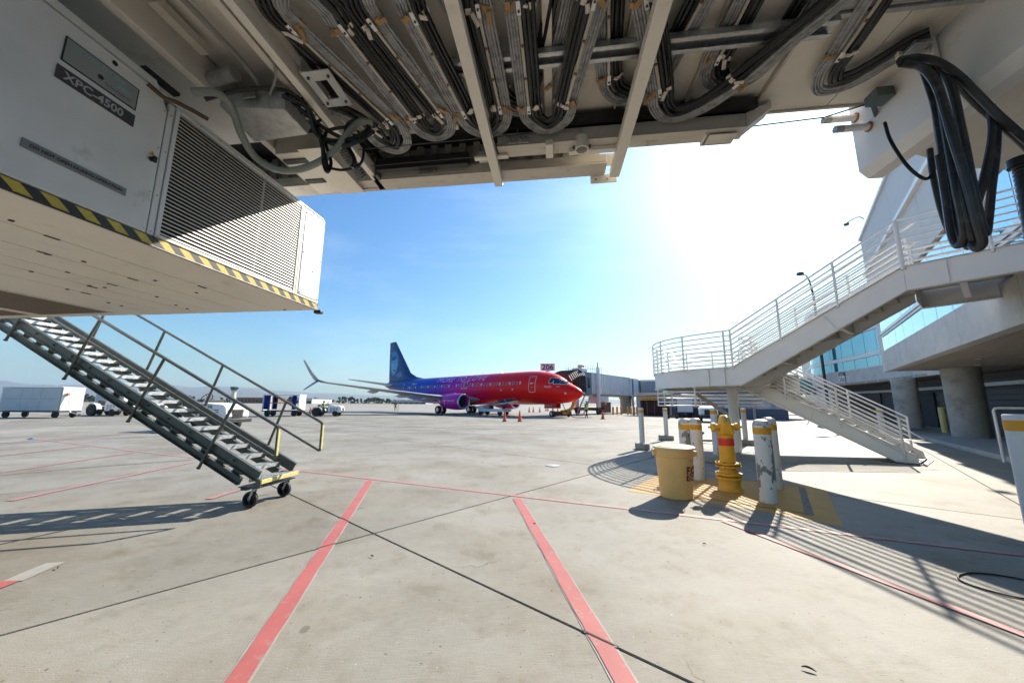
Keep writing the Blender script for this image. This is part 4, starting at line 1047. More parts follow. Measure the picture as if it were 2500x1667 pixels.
# ================================================================== DARK SERVICE STAIRS ON CASTORS (jet bridge frame)
ss = thing('service_stairs', 'dark steel service stairs on castors rising to the left under the air unit', 'stairs', (0, 0, 0), BA)
SLP = 0.492
def sz(u): return 0.40 + (-4.27 - u) * SLP              # nosing line height
VN, VF = 5.09, 5.80
sdir = V3((-1, 0, SLP)).normalized(); snrm = V3((SLP, 0, 1)).normalized()
L0, L1 = -4.40, -9.9
def along(u, v, k): return V3((u, v, sz(u) + k))
for v, sgn in ((VN, -1), (VF, 1)):
    # upper stringer channel
    c0, c1 = along(-4.32, v, .015), along(L1, v, .015)
    up = MB().bar(c0, c1, .008, .15, snrm)
    up.bar(c0 + snrm * .072 + V3((0, sgn * .022, 0)), c1 + snrm * .072 + V3((0, sgn * .022, 0)), .042, .006, snrm)
    up.bar(c0 - snrm * .072 + V3((0, sgn * .022, 0)), c1 - snrm * .072 + V3((0, sgn * .022, 0)), .042, .006, snrm)
    up.build('stringer', steel_green, ss)
    c0, c1 = along(-4.60, v, -.20), along(L1, v, -.20)
    lo = MB().bar(c0, c1, .008, .11, snrm)
    lo.bar(c0 + snrm * .053 + V3((0, sgn * .025, 0)), c1 + snrm * .053 + V3((0, sgn * .025, 0)), .05, .007, snrm)
    lo.bar(c0 - snrm * .053 + V3((0, sgn * .025, 0)), c1 - snrm * .053 + V3((0, sgn * .025, 0)), .05, .007, snrm)
    lo.build('lower_beam', steel_green, ss)
# treads: perforated grating planks
RUN = 0.285
tm = MB()
tm.box(0, .012, -.34, .34, -.055, .0)                      # nosing
tm.box(-.225, -.213, -.34, .34, -.055, .0)
for k in range(6): 
    x = -.20 + k * .034
    tm.box(x, x + .020, -.34, .34, -.012, -.003)
for k in range(17):
    y = -.33 + k * .041
    tm.box(-.213, -.001, y, y + .010, -.0125, -.0025)
tme = tm.mesh('tread')
cl_me = MB().box(-.20, -.02, -.012, .012, -.09, -.005).mesh('tread_end')
for k in range(20):
    u = -4.27 - k * RUN
    t_ = obj('tread', tme, steel_tread, ss, loc=(u, (VN + VF) / 2, sz(u)))
    if k:
        for v in (VN + .014, VF - .014): obj('tread_end', cl_me, steel_green, t_, loc=(0, v - (VN + VF) / 2, 0))
MB().box(-4.275, -4.25, VN - .03, VF + .03, sz(-4.27) - .065, sz(-4.27) - .005).build('yellow_nosing', yellow_rail, ss, bevel=.003)
MB().box(-4.62, -4.29, VN - .02, VF + .02, .275, .29).box(-4.60, -4.50, VN, VN + .08, .235, .273).box(-4.60, -4.50, VF - .08, VF, .235, .273).build('base_frame', dark_steel, ss)
# castors
def castor(u, v):
    c = MB().tube([(u, v - .022, .11), (u, v + .022, .11)], .11, 28)
    w_ = MB(); n = 28; prof = [(.078, -.024), (.105, -.026), (.112, -.018), (.113, 0), (.112, .018), (.105, .026), (.078, .024)]
    w_.lathe(prof + [(.078, -.024)], n, (u, v, .113), Matrix.Rotation(R(90), 3, 'X'))
    w = w_.build('wheel', tyre_m, ss)
    hub = MB().cyl((u, v - .02, .113), (u, v + .02, .113), .026, 14)
    for k in range(3):
        a = 2 * math.pi * k / 3 + .5
        hub.bar((u, v, .113), (u + .08 * math.cos(a), v, .113 + .08 * math.sin(a)), .018, .022)
    hub.build('hub', dark_steel, w)
    fk = MB()
    for s_ in (-1, 1): fk.bar((u, v + s_ * .034, .113), (u + .055, v + s_ * .03, .262), .034, .006, (0, 1, 0))
    fk.box(u + .01, u + .10, v - .045, v + .045, .262, .272)
    fk.build('fork', galv_dull, ss); 
    MB().cyl((u, v - .04, .113), (u, v + .04, .113), .009, 8).build('axle', bolt_m, ss)
castor(-4.44, VN + .02); castor(-4.44, VF - .02)
MB().add([(-4.35, VN - .03, .30), (-4.27, VN - .03, .30), (-4.27, VN + .0, .30), (-4.35, VN, .30), (-4.35, VN - .03, .42), (-4.27, VN - .03, .39), (-4.27, VN, .39), (-4.35, VN, .42)], [(0, 3, 2, 1), (4, 5, 6, 7), (0, 1, 5, 4), (1, 2, 6, 5), (2, 3, 7, 6), (3, 0, 4, 7)]).build('end_plate', steel_green, ss)
# handrails: near and far
for v, ue, top in ((VN - .05, -4.06, 1.14), (VF + .05, -3.92, 1.16)):
    u1 = L1
    P = [(u1, v, sz(u1) + .80), (ue - .03, v, top + (.015 if v < 5.3 else .01)), (ue, v, top - .025), (ue, v, .74), (ue - .025, v, .705)]
    slope_end = ue - .9
    Pm = [(ue - .025, v, .705), (slope_end, v, .705 + .9 * SLP), (u1, v, .705 + (ue - u1) * SLP)]
    h_top = [(u1, v, top + (ue - u1) * SLP), (ue - .04, v, top + .02), (ue - .008, v, top - .005)]
    MB().tube(h_top, .021, 10).build('handrail', steel_green, ss)
    MB().tube([(ue - .008, v, top - .005), (ue, v, top - .04), (ue, v, .745), (ue - .012, v, .712)], .021, 10).build('rail_end_loop', steel_green, ss)
    MB().box(ue + .016, ue + .026, v - .018, v + .018, .74, top - .03).build('yellow_strip', yellow_rail, ss)
    MB().tube([(ue - .012, v, .712), (u1, v, .712 + (ue - u1) * SLP)], .019, 10).build('mid_rail', steel_green, ss)
    for k in range(4):
        ub = -5.27 - k * 1.335 if v < 5.3 else -4.93 - k * 1.30
        zb = sz(ub) - .345 if v < 5.3 else sz(ub) - .12
        ut = ub + .46 if v < 5.3 else ub + .31
        zt_ = top + (ue - ut) * SLP
        MB().tube([(ub, v, zb), (ut, v, zt_)], .021, 10).build('rail_post', steel_green, ss)
        if v < 5.3: MB().cyl((ub, v - .004, zb - .0), (ub - .008, v, zb - .015), .026, 10).build('post_cap', dark_steel, ss)
for k in range(14):
    u = -4.75 - k * .40
    p = along(u, VN - .012, .015)
    MB().cyl(p, p + V3((0, -.014, 0)), .016, 6).build('bolt', dark_steel, ss)
MB().bar(along(-7.45, VF + .02, -.05), along(-7.45, VF + .02, -.05) + V3((0, 0, -.35)), .06, .06).build('strut', steel_green, ss)

# ================================================================== WHITE EMERGENCY STAIR
ws = thing('emergency_stair', 'white switchback emergency stair with round landing and tubular rails', 'stairs', (7.5, 8.15, 0), math.atan2(-.796, .605))
# local x = s (towards the building), local y = w (away from the viewer)
SK0, SK1, ZL, ZU = -2.39, 1.05, 2.51, 4.34
CX, CY, RL = -3.44, 2.35, 2.35
SU = (ZU - ZL) / (SK1 - SK0)
def flo(s):
    return ZL if s <= SK0 else (ZU if s >= SK1 else ZL + (s - SK0) * SU)
SL0, SL1 = -3.40, 0.45
SLo = ZL / (SL1 - SL0)
def low(s): return ZL if s <= SL0 else max(ZL - (s - SL0) * SLo, 0)
def plate_poly(nm, pts, w0, w1, m=white_paint, bev=.006):
    MB().extr([(s, w0, z) for s, z in pts], (0, w1 - w0, 0)).build(nm, m, ws, bevel=bev)
DP = 0.50
END = 3.4
# upper flight stringers (near and inner)
WU = 2.40                                              # width of the upper landing
for w in (0.0, 1.32):
    plate_poly('stringer', [(CX, ZL + .0), (SK0, ZL), (SK1, ZU), (SK1 + .0, ZU - DP), (SK0 + .16, ZL - DP), (CX, ZL - DP)], w, w + .012)
    for a, b in (((SK0 + .16, ZL - DP), (SK1, ZU - DP)), ((CX, ZL - DP), (SK0 + .158, ZL - DP))):
        MB().bar((a[0], w + .045, a[1] - .008), (b[0], w + .045, b[1] - .008), .11, .014).build('beam_flange', rust_white, ws)
    for a, b in (((SK0, ZL), (SK1, ZU)), ((CX, ZL), (SK0, ZL))):
        MB().bar((a[0], w - .015, a[1] + .006), (b[0], w - .015, b[1] + .006), .06, .010).build('beam_cap', white_paint, ws)
for w in (0.0, WU):
    plate_poly('walkway_beam', [(SK1 + .002, ZU), (END, ZU), (END, ZU - DP + .02), (SK1 + .002, ZU - DP)], w, w + .012)
    MB().bar((SK1, w + (.05 if w == 0 else -.04), ZU - DP - .008), (END, w + (.05 if w == 0 else -.04), ZU - DP + .012), .13, .014).build('beam_flange', rust_white, ws)
    MB().bar((SK1, w - .015, ZU + .006), (END, w - .015, ZU + .006), .06, .010).build('beam_cap', white_paint, ws)
plate_poly('end_beam', [(SK1 + .004, ZU), (SK1 + .016, ZU), (SK1 + .016, ZU - DP), (SK1 + .004, ZU - DP)], 1.34, WU)
for s_ in (1.78, 2.75):
    MB().bar((s_, .11, ZU - .25), (s_, WU - .10, ZU - .25), .012, .30).build('cross_beam', rust_white, ws)
    MB().bar((s_, .11, ZU - .405), (s_, WU - .10, ZU - .405), .10, .012).build('cross_beam_flange', white_paint, ws)
for k in range(7): MB().box(SK1 + .02, END, .11 + k * .31, .11 + k * .31 + .306, ZU - .10, ZU - .04).build('deck_plank', rust_white, ws)
for s_ in (-2.62, -3.05):
    MB().box(s_, s_ + .012, -.05, -.001, ZL - DP + .01, ZL - .01).build('stiffener', white_paint, ws)
MB().bar((-.35, -.012, flo(-.35) - .01), (-.12, -.012, flo(-.35) - DP + .07), .02, .02, (0, 1, 0)).build('splice_bar', white_paint, ws)
MB().box(1.62, 1.635, -.03, -.001, ZU - DP + .02, ZU - .005).build('stiffener', white_paint, ws)
for z in (2.18, 2.10): MB().cyl((-2.45, -.001, z), (-2.45, -.018, z), .022, 10).build('bolt', white_paint, ws)
for s_ in (-1.35, -.1):
    z = flo(s_) - DP + .10
    MB().bar((s_, .02, z), (s_, 1.30, z), .10, .20).build('cross_beam', rust_white, ws)
MB().bar((-.9, .03, flo(-.9) - DP + .05), (-.35, 1.3, flo(-.35) - DP + .05), .08, .05).build('brace', white_paint, ws)
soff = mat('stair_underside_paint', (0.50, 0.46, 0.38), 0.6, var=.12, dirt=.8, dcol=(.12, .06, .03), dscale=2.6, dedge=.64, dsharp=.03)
nst = 12
for k in range(nst):
    a = SK0 + (SK1 - SK0) * k / nst; z = ZL + (ZU - ZL) * (k + 1) / nst
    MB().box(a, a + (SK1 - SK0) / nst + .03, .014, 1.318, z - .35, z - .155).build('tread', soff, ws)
# landing: round slab with deep fascia
def arc(r_, n=36, a0=270, a1=90):
    return [(CX + r_ * math.cos(R(a0 + (a1 - a0) * k / n)), CY + r_ * math.sin(R(a0 + (a1 - a0) * k / n))) for k in range(n + 1)]
out = arc(RL); inn = arc(RL - .012)
fm = MB(); n = len(out)
vs = [(x, y, z) for (x, y) in out for z in (ZL - DP, ZL)] + [(x, y, z) for (x, y) in inn for z in (ZL - DP, ZL)]
fsx = []
for k in range(n - 1):
    a, b = 2 * k, 2 * k + 2; o = 2 * n
    fsx += [(a, b, b + 1, a + 1), (o + a, o + a + 1, o + b + 1, o + b), (a, o + a, o + b, b), (a + 1, b + 1, o + b + 1, o + a + 1)]
fm.add(vs, fsx).build('landing_fascia', white_paint, ws)
poly = arc(RL - .02) + [(-2.2, CY + RL - .02), (-2.2, CY - RL + .02)]
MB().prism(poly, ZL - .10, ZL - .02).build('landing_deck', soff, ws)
for z, r0, r1 in ((ZL + .0, RL + .04, RL - .03), (ZL - DP - .014, RL + .04, RL - .10)):
    o_, i_ = arc(r0), arc(r1); mb = MB()
    vs = [(x, y, zz) for (x, y) in o_ for zz in (z, z + .012)] + [(x, y, zz) for (x, y) in i_ for zz in (z, z + .012)]
    mb.add(vs, fsx).build('landing_flange', white_paint, ws)
MB().box(CX, -2.2, CY + RL - .012, CY + RL, ZL - DP, ZL).build('landing_fascia', white_paint, ws)
MB().bar((CX, 1.35, ZL - .30), (CX, 4.6, ZL - .30), .12, .36).build('landing_beam', soff, ws)
MB().bar((-5.7, CY, ZL - .28), (-2.3, CY, ZL - .28), .12, .32).build('landing_beam', soff, ws)
MB().lathe([(.15, 0), (.15, ZL - DP + .02), (.28, ZL - DP + .022), (.28, ZL - DP + .045)], 24, (CX, CY, 0)).build('column', white_paint, ws)
MB().lathe([(.27, .001), (.27, .02), (.16, .022)], 24, (CX, CY, 0)).build('column_base', white_paint, ws)
MB().bar((CX - 1.3, CY - .4, ZL - .42), (CX - .1, CY, 1.10), .07, .12).build('knee_brace', soff, ws)
# lower flight
for w in (3.36, 4.69):
    plate_poly('stringer', [(SL0 - .1, ZL - .04), (SL0, ZL - .04), (SL1 - .02, .22), (SL1 + .02, .02), (SL1 - .42, .02), (SL0 - .1, ZL - DP - .0)], w, w + .012)
    MB().bar((SL0 + .25, w + .04, low(SL0 + .25) - .42), (SL1 - .42, w + .04, .03), .09, .012).build('beam_flange', soff, ws)
    MB().bar((SL0, w - .012, ZL - .032), (SL1 - .02, w - .012, .23), .06, .01).build('beam_cap', white_paint, ws)
MB().bar((-1.60, 3.35, low(-1.6) - .06), (-1.78, 3.35, low(-1.6) - .45), .02, .02, (0, 1, 0)).build('splice_bar', white_paint, ws)
for k in range(3): MB().cyl((SL1 - .40 + k * .14, 3.359, .07), (SL1 - .40 + k * .14, 3.34, .07), .02, 10).build('bolt', white_paint, ws)
for k in range(15):
    a = SL0 + (SL1 - SL0) * k / 15; z = ZL * (1 - (k + .6) / 15)
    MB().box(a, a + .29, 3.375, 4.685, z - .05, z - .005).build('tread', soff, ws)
MB().box(SL1 - .7, SL1 + .15, 3.25, 4.8, .002, .018).build('foot_plate', dark_steel, ws)
# rails
HS = [.10, .22, .34, .47, .60, .73, .88, 1.02]
RW = .019
def rail_outer(h):
    P = [(END, -.02, ZU + h), (SK1, -.02, ZU + h), (SK0, -.02, ZL + h), (CX, -.02, ZL + h)]
    P += [(x, y, ZL + h) for x, y in arc(RL + .02, 22)[1:]]
    P += [(SL0, CY + RL + .02, ZL + h), (.22, CY + RL + .02, low(.22) + h)]
    return P
def rail_inner(h):
    return [(END, WU + .02, ZU + h), (SK1 + .02, WU + .02, ZU + h), (SK1 + .0, WU - .1, ZU + h), (SK1, 1.36, ZU + h), (SK0, 1.36, ZL + h), (SK0 - .30, 1.40, ZL + h), (SK0 - .42, 1.6, ZL + h), (SK0 - .42, 3.1, ZL + h), (SK0 - .6, 3.30, ZL + h), (SL0 + .1, 3.34, ZL + h), (.23, 3.34, low(.23) + h)]
for i, h in enumerate(HS):
    r_ = RW * (1.2 if i == 7 else 1.0)
    MB().tube(rail_outer(h), r_, 8).build('rail', white_paint, ws)
    MB().tube(rail_inner(h), r_, 8).build('rail', white_paint, ws)
def post(s, w, z, h=1.02, r_=.026): MB().cyl((s, w, z - .06), (s, w, z + h), r_, 10).build('post', white_paint, ws)
for s in (END - .05, 2.2, SK1, -.05, -1.22, SK0, SK0 - .18): 
    post(s, -.02, flo(s), r_=.04 if s == SK1 else .026)
    if s > -2.5: post(s, WU + .02 if s > SK1 else 1.36, flo(s))
for a in (262, 238, 214, 192, 172, 150, 126, 104): post(CX + (RL + .02) * math.cos(R(a)), CY + (RL + .02) * math.sin(R(a)), ZL)
for s in (-3.4, -2.25, -1.0, .22):
    for w in (3.34, CY + RL + .02): post(s, w, low(s) + (-.25 if s > 0 else -.04), 1.27 if s > 0 else 1.05)
for w in (0.05, 1.29):                                        # separate hand rails inside the guards
    MB().tube([(SK1 + .25, w, ZU + .88), (SK0 - .2, w, ZL + .88 - .10)], .018, 8).build('hand_rail', white_paint, ws)
MB().tube([(1.55, -.05, ZU + .86), (1.95, -.05, ZU + .86), (1.95, -.05, ZU + .97)], .014, 8).build('hand_rail_end', white_paint, ws)
MB().tube([(.25, 3.42, .93), (.62, 3.42, .62), (.22, 3.42, .60)], .016, 8).build('hand_rail_end', white_paint, ws)
# hanging guard under the landing
for z in (1.86, 1.72, 1.57, 1.45):
    MB().tube([(x, y, z) for x, y in arc(RL - .05, 26)] , .019, 8).build('lower_guard_rail', white_paint, ws)
for a in (268, 236, 204, 172, 140, 108):
    x, y = CX + (RL - .05) * math.cos(R(a)), CY + (RL - .05) * math.sin(R(a))
    MB().cyl((x, y, 1.43), (x, y, ZL - DP - .0), .026, 10).build('lower_guard_post', white_paint, ws)
MB().cyl((CX + .5, CY + 1.1, 1.43), (CX + .5, CY + 1.1, ZL - DP), .026, 10).build('lower_guard_post', white_paint, ws)
for z in (1.86, 1.72, 1.57, 1.45): MB().tube([(CX, CY + RL - .05, z), (CX + .5, CY + 1.1, z), (CX + .1, CY + .1, z)], .019, 8).build('lower_guard_rail', white_paint, ws)

# ================================================================== HYDRANT ISLAND
hy = onz(1783, 1196)
fh = thing('fire_hydrant', 'yellow fire hydrant with a red band on the yellow pad', 'hydrant', (hy.x, hy.y, 0), R(-12))
MB().lathe([(.205, 0), (.20, .02), (.178, .05), (.172, .19), (.18, .20)], 24).build('base', yellow_hyd, fh)
fl = MB().lathe([(.215, .20), (.215, .235), (.15, .237), (.15, .265), (.215, .267), (.215, .30), (.16, .302), (.135, .36), (.135, .40)], 24).build('flange', yellow_hyd, fh)
fl2 = MB().lathe([(.205, .40), (.205, .425), (.14, .427), (.14, .445), (.205, .447), (.205, .475), (.14, .477)], 24).build('flange', yellow_hyd, fh)
for k in range(8):
    a = 2 * math.pi * k / 8 + .2
    x, y = .185 * math.cos(a), .185 * math.sin(a)
    MB().cyl((x, y, .385), (x, y, .495), .016, 6).build('bolt', mat('rusty_bolt', (0.16, 0.07, 0.03), 0.7), fl2)
MB().lathe([(.128, .478), (.128, .745), (.122, .746), (.122, .80)], 24).build('barrel', yellow_hyd, fh)
MB().lathe([(.131, .77), (.132, .775), (.132, .89), (.131, .895)], 24).build('red_band', red_paint, fh)
MB().lathe([(.122, .80), (.122, .915)], 24).build('barrel', yellow_hyd, fh)
MB().lathe([(.135, .915), (.14, .925), (.14, .945), (.12, .96)], 24).build('collar', yellow_hyd, fh)
hb = MB().extr([(-.115, -.11, .95), (.125, -.11, .95), (.13, -.11, 1.00), (.085, -.11, 1.16), (.06, -.11, 1.30), (-.05, -.11, 1.31), (-.075, -.11, 1.24), (-.09, -.11, 1.10)], (0, .22, 0))
hb.build('head', yellow_hyd, fh, bevel=.035)
for s_, z, l_, r_ in ((-1, 1.085, .20, .062), (1, 1.10, .20, .05)):
    MB().lathe([(r_, .06), (r_ * .95, l_ - .04), (r_ * 1.35, l_ - .035), (r_ * 1.35, l_ + .02), (r_ * 1.0, l_ + .03)], 16, (0, 0, z), Matrix.Rotation(R(90 * s_), 3, 'Y')).build('outlet_cap', yellow_hyd, fh)
    MB().lathe([(.022, l_ + .03), (.02, l_ + .08)], 5, (0, 0, z), Matrix.Rotation(R(90 * s_), 3, 'Y')).build('cap_nut', yellow_hyd if s_ < 0 else bolt_m, fh)
MB().lathe([(.045, .11), (.04, .13), (.018, .132), (.018, .155)], 14, (0.0, 0, 1.235), Matrix.Rotation(R(90), 3, 'X')).build('operating_nut', bolt_m, fh)
ch = MB()
for k in range(11):
    z = 1.04 - k * .026
    ch.tube([(-.165 + .008 * math.cos(2 * math.pi * j / 8) * (1 if k % 2 else .3), -.07 + .008 * math.cos(2 * math.pi * j / 8) * (.3 if k % 2 else 1), z + .015 * math.sin(2 * math.pi * j / 8)) for j in range(8)], .0035, 4, closed=True)
ch.build('chain', galv, fh)

ca = onz(1652, 1213)
can = thing('waste_can', 'yellow plastic F.O.D. waste can with cream lid beside the hydrant', 'waste can', (ca.x, ca.y, 0), R(-30))
HC = .80
MB().lathe([(.23, 0), (.245, .015), (.27, .35), (.292, HC - .15), (.292, HC - .148), (.302, HC - .14), (.302, HC - .03), (.29, HC - .028), (.27, HC - .03), (.23, .05)], 40).build('body', yellow_can, can)
MB().lathe([(.305, HC - .03), (.325, HC - .022), (.328, HC + .004), (.30, HC + .016), (.28, HC + .012), (.27, HC + .022), (.02, HC + .03)], 40).build('lid', cream_lid, can)
for s_ in (0, 180):
    a = R(s_ + 200)
    c_ = V3((.295 * math.cos(a), .295 * math.sin(a), HC - .10)); t_ = V3((-math.sin(a), math.cos(a), 0)); o_ = V3((math.cos(a), math.sin(a), 0))
    MB().hexa([c_ - t_ * .08 + o_ * (-.01) + V3((0, 0, -.05)), c_ + t_ * .08 + o_ * (-.01) + V3((0, 0, -.05)), c_ + t_ * .08 + o_ * .05 + V3((0, 0, -.04)), c_ - t_ * .08 + o_ * .05 + V3((0, 0, -.04)),
               c_ - t_ * .08 - o_ * .01 + V3((0, 0, .04)), c_ + t_ * .08 - o_ * .01 + V3((0, 0, .04)), c_ + t_ * .08 + o_ * .05 + V3((0, 0, .04)), c_ - t_ * .08 + o_ * .05 + V3((0, 0, .04))]).build('handle', yellow_can, can, bevel=.008)
    MB().tube(spline([c_ + t_ * .06 + o_ * .02 + V3((0, 0, .10)), c_ + o_ * .055 + V3((0, 0, .05)), c_ - t_ * .04 + o_ * .055 + V3((0, 0, -.06)), c_ + t_ * .05 + o_ * .055 + V3((0, 0, -.10))], 6), .003, 5).build('wire', dark_steel, can)
def wrapc(z0, ang0):
    def f(x, y):
        z = z0 + y; rr = .232 + (.292 - .232) * min(1, z / (HC - .15)) + .0095 + .004; a = R(ang0) + x / rr
        return (rr * math.cos(a), rr * math.sin(a), z)
    return f
A_C = -47
text('F.O.D.', .165, brown_ink, 'lettering', can, wrapc(.40, A_C), bold=.006, maxedge=.03, space=.9)
lab = MB(); nn = 12
for k in range(nn):
    f = wrapc(.30, A_C); a, b = k * .30 / nn, (k + 1) * .30 / nn
    lab.quad(f(a, 0), f(b, 0), f(b, .085), f(a, .085))
lb_ = lab.build('label_patch', brown_ink, can)
def wrapo(z0, ang0):
    g = wrapc(z0, ang0)
    def f(x, y):
        p = V3(g(x, y)); s_ = 1.012; return (p.x * s_, p.y * s_, p.z)
    return f
text('ONLY', .085, cream_lid, 'lettering', lb_, wrapo(.315, A_C + 5), bold=.002, maxedge=.03)
text('BRUTE 32', .03, mat('dark_print', (.1, .07, .03), .6), 'lettering', can, wrapc(.60, A_C + 8), maxedge=.03)

def old_bollard(px, hgt, rr, seed, amount, label, under=(0.20, 0.215, 0.21)):
    p = onz(*px)
    t = thing('bollard', label, 'bollard', (p.x, p.y, 0), seed, 'chipped white bollards round the hydrant')
    m_ = chipped_mat('chipped_bollard_paint', (0.70, 0.70, 0.68), under, amount, seed * 3.7)
    MB().lathe([(rr * 1.0, 0), (rr, .02), (rr, hgt - .10)], 28).build('post', m_, t)
    MB().lathe([(rr, hgt - .10), (rr * .97, hgt - .07), (rr * .8, hgt - .025), (rr * .45, hgt - .004), (rr * .06, hgt)], 28).build('domed_cap', chipped_mat('chipped_cap_paint', (0.55, 0.55, 0.53), (0.30, .30, .29), .10, seed * 2.1), t)
    MB().lathe([(rr + .002, hgt - .235), (rr + .003, hgt - .234), (rr + .003, hgt - .135), (rr + .002, hgt - .134)], 28).build('amber_band', band_yellow, t)
old_bollard((1878, 1226), 1.27, .125, 1.3, .08, 'chipped white bollard standing nearest, right of the hydrant')
old_bollard((1893, 1192), 1.27, .125, 2.2, .03, 'white bollard half hidden behind the nearest chipped bollard')
old_bollard((1708, 1170), 1.22, .115, 3.1, .03, 'chipped white bollard directly behind the yellow waste can')
old_bollard((1680, 1162), 1.20, .125, 4.4, .13, 'mostly grey worn bollard left of the hydrant behind the waste can lid')

def sleeve_bollard(px, base_px_w, hgt, label, rr=.085, block=True):
    p = onz(*px)
    t = thing('bollard', label, 'bollard', (p.x, p.y, 0), random.uniform(0, 3), 'white sleeved bollards around the stair')
    if block:
        pts = [(base_px_w * (1 + .12 * math.sin(3 * a + p.x)) * math.cos(a), base_px_w * .8 * (1 + .1 * math.cos(2 * a)) * math.sin(a)) for a in [2 * math.pi * k / 11 for k in range(11)]]
        MB().prism(pts, 0, .20).build('concrete_footing', concrete_block, t, bevel=.03)
    z0 = .20 if block else 0
    MB().lathe([(rr, z0), (rr, hgt - .02), (rr - .012, hgt)], 24).build('sleeve', post_white, t)
    MB().lathe([(rr + .002, hgt - .155), (rr + .003, hgt - .154), (rr + .003, hgt - .065), (rr + .002, hgt - .064)], 24).build('amber_band', band_yellow, t)
sleeve_bollard((1569, 1096), .30, 1.36, 'white sleeved bollard on a concrete lump, leftmost by the round landing')
sleeve_bollard((1628, 1074), .32, 1.34, 'slim white bollard on a concrete footing under the landing guard rail')
sleeve_bollard((1752, 1128), .34, 1.40, 'white bollard on a concrete block hidden behind the fire hydrant', rr=.085)
sleeve_bollard((1822, 1086), .34, 1.36, 'white bollard just right of the stair column', rr=.085)
sleeve_bollard((2158, 1070), .30, 1.34, 'white bollard seen through the rails at the foot of the stair', rr=.12, block=False)

# big white bollard at the right edge with its pipe guard
p = V3((5.55, 4.05, 0))
rbx = thing('bollard', 'large white bollard with broad amber band at the right edge', 'bollard', (p.x, p.y, 0))
RB = .165
MB().lathe([(RB, 0), (RB, 1.40), (RB - .01, 1.41), (.02, 1.412)], 32).build('sleeve', post_white, rbx)
MB().lathe([(RB + .002, 1.235), (RB + .003, 1.236), (RB + .003, 1.345), (RB + .002, 1.346)], 32).build('amber_band', band_yellow, rbx)
q0 = onz(2452, 1128, .15)
gd = thing('pipe_guard', 'bent white pipe guard behind the large right bollard', 'guard rail', (q0.x, q0.y, .15))
ztop = ony(2432, 996, q0.y).z - .15
MB().tube([(0, 0, 0), (0, 0, ztop - .06), (.02, -.02, ztop - .01), (.07, -.06, ztop), (1.2, -.9, ztop), (1.25, -.94, ztop - .06), (1.25, -.95, 0)], .03, 10).build('pipe', white_paint, gd)
# black hose ring lying on the apron and a scrap of blue litter
hp = onz(2462, 1432)
ho_ = thing('hose_loop', 'thin black hose loop lying on the apron in the stair shadow', 'hose', (hp.x, hp.y, 0))
MB().tube([(.30 * math.cos(a) * (1 + .05 * math.sin(3 * a)), .24 * math.sin(a), .009) for a in [2 * math.pi * k / 40 for k in range(38)]], .007, 8).build('hose', rubber, ho_)
lp = onz(63, 1073)
lt = MB().add([(0, 0, 0), (.22, .03, .01), (.30, .12, .0), (.06, .15, .03), (.12, .06, .06), (.2, .08, .05)], [(0, 1, 4), (1, 2, 5), (1, 5, 4), (2, 3, 5), (3, 0, 4), (3, 4, 5)]).build('litter', mat('pale_blue_plastic', (.15, .42, .62), .5), smooth=False)
lt.location = (lp.x, lp.y, .008); tag(lt, 'crumpled pale blue plastic bag on the far left apron', 'litter')
rs = random.Random(9)
for k, (x, y, l_, lab_) in enumerate(((908, 1360, .018, 'small dark pebble between the joint and the left red line'), (1305, 1280, .016, 'small dark pebble at the head of the right red line'), (1975, 1637, .035, 'bent grey twig at the bottom right of the apron'), (1720, 1330, .02, 'small dark scrap left of the bollard shadow'), (140, 1389, .02, 'small dark scrap by the worn white line at the left'))):
    p = onz(x, y)
    d_ = MB().tube(spline([(-l_, 0, .008), (-l_ * .3, l_ * .12, .014), (l_ * .4, 0, .012), (l_, -l_ * .2, .006)], 4), [.002 + .004 * math.sin(math.pi * j / 12) for j in range(13)], 6).build('debris', mat('dark_debris', (.05, .045, .035), .9), None)
    d_.location = (p.x, p.y, 0.004); d_.rotation_euler = (0, 0, rs.uniform(-.6, .2)); tag(d_, lab_, 'debris')
# ================================================================== TERMINAL BUILDING (local x = along the front towards the viewer, y = into the building)
TA = (18.66, 18.37, 0)
tm_ = thing('terminal_building', 'concrete and blue glass terminal with deep overhang behind the white stair', 'building', TA, math.atan2(-.8, -.6))
TL = 26.0
k = 0; t0 = 0.0
for w in (3.4, 3.4, 3.6, 3.6, 4.0, 4.0, 4.0):
    MB().box(t0 + .008, t0 + w - .008, 0, .3, 3.15, 4.15).build('fascia_panel', concrete_wall, tm_, bevel=.01)
    t0 += w
MB().prism([(0.02, .31), (TL, .31), (TL, 10), (-2.8, 10)], 3.152, 3.30).build('soffit', soffit_m, tm_)
MB().box(0, TL, .06, .30, 4.152, 4.20).build('window_sill', trim_white, tm_)
MB().box(-.3, TL, .22, .30, 4.201, 6.45).build('glazing_backing', dark_room, tm_)
pw = 1.46
n_p = int((TL + .3) / pw)
for z0, z1, nm in ((4.21, 4.90, 'lower'), (5.16, 6.42, 'upper')):
    me = MB().box(.014, pw - .014, .10, .12, z0, z1).mesh('window_pane', smooth=False)
    for i in range(n_p):
        o = obj('window_pane', me, glass_blue, tm_, loc=(-.3 + i * pw, 0, 0))
        o.rotation_euler = (0, 0, R(random.uniform(-.12, .12)))
MB().box(-.32, TL, .05, .20, 4.905, 5.155).build('spandrel_band', trim_white, tm_)
MB().box(-.32, TL, .03, .05, 4.98, 5.01).build('shadow_gap', black_m, tm_)
wt = -1.3
for i in range(8):
    a = wt + i * 3.4
    MB().box(a + .006, min(a + 3.394, TL), .02, .32, 6.46, 8.44).build('wall_panel', render_wall, tm_)
    MB().box(a + .006, min(a + 3.394, TL), .02, .32, 8.60, 10.52).build('wall_panel', render_wall, tm_)
MB().box(wt, TL, -.10, .32, 8.445, 8.595).build('ledge', trim_white, tm_)
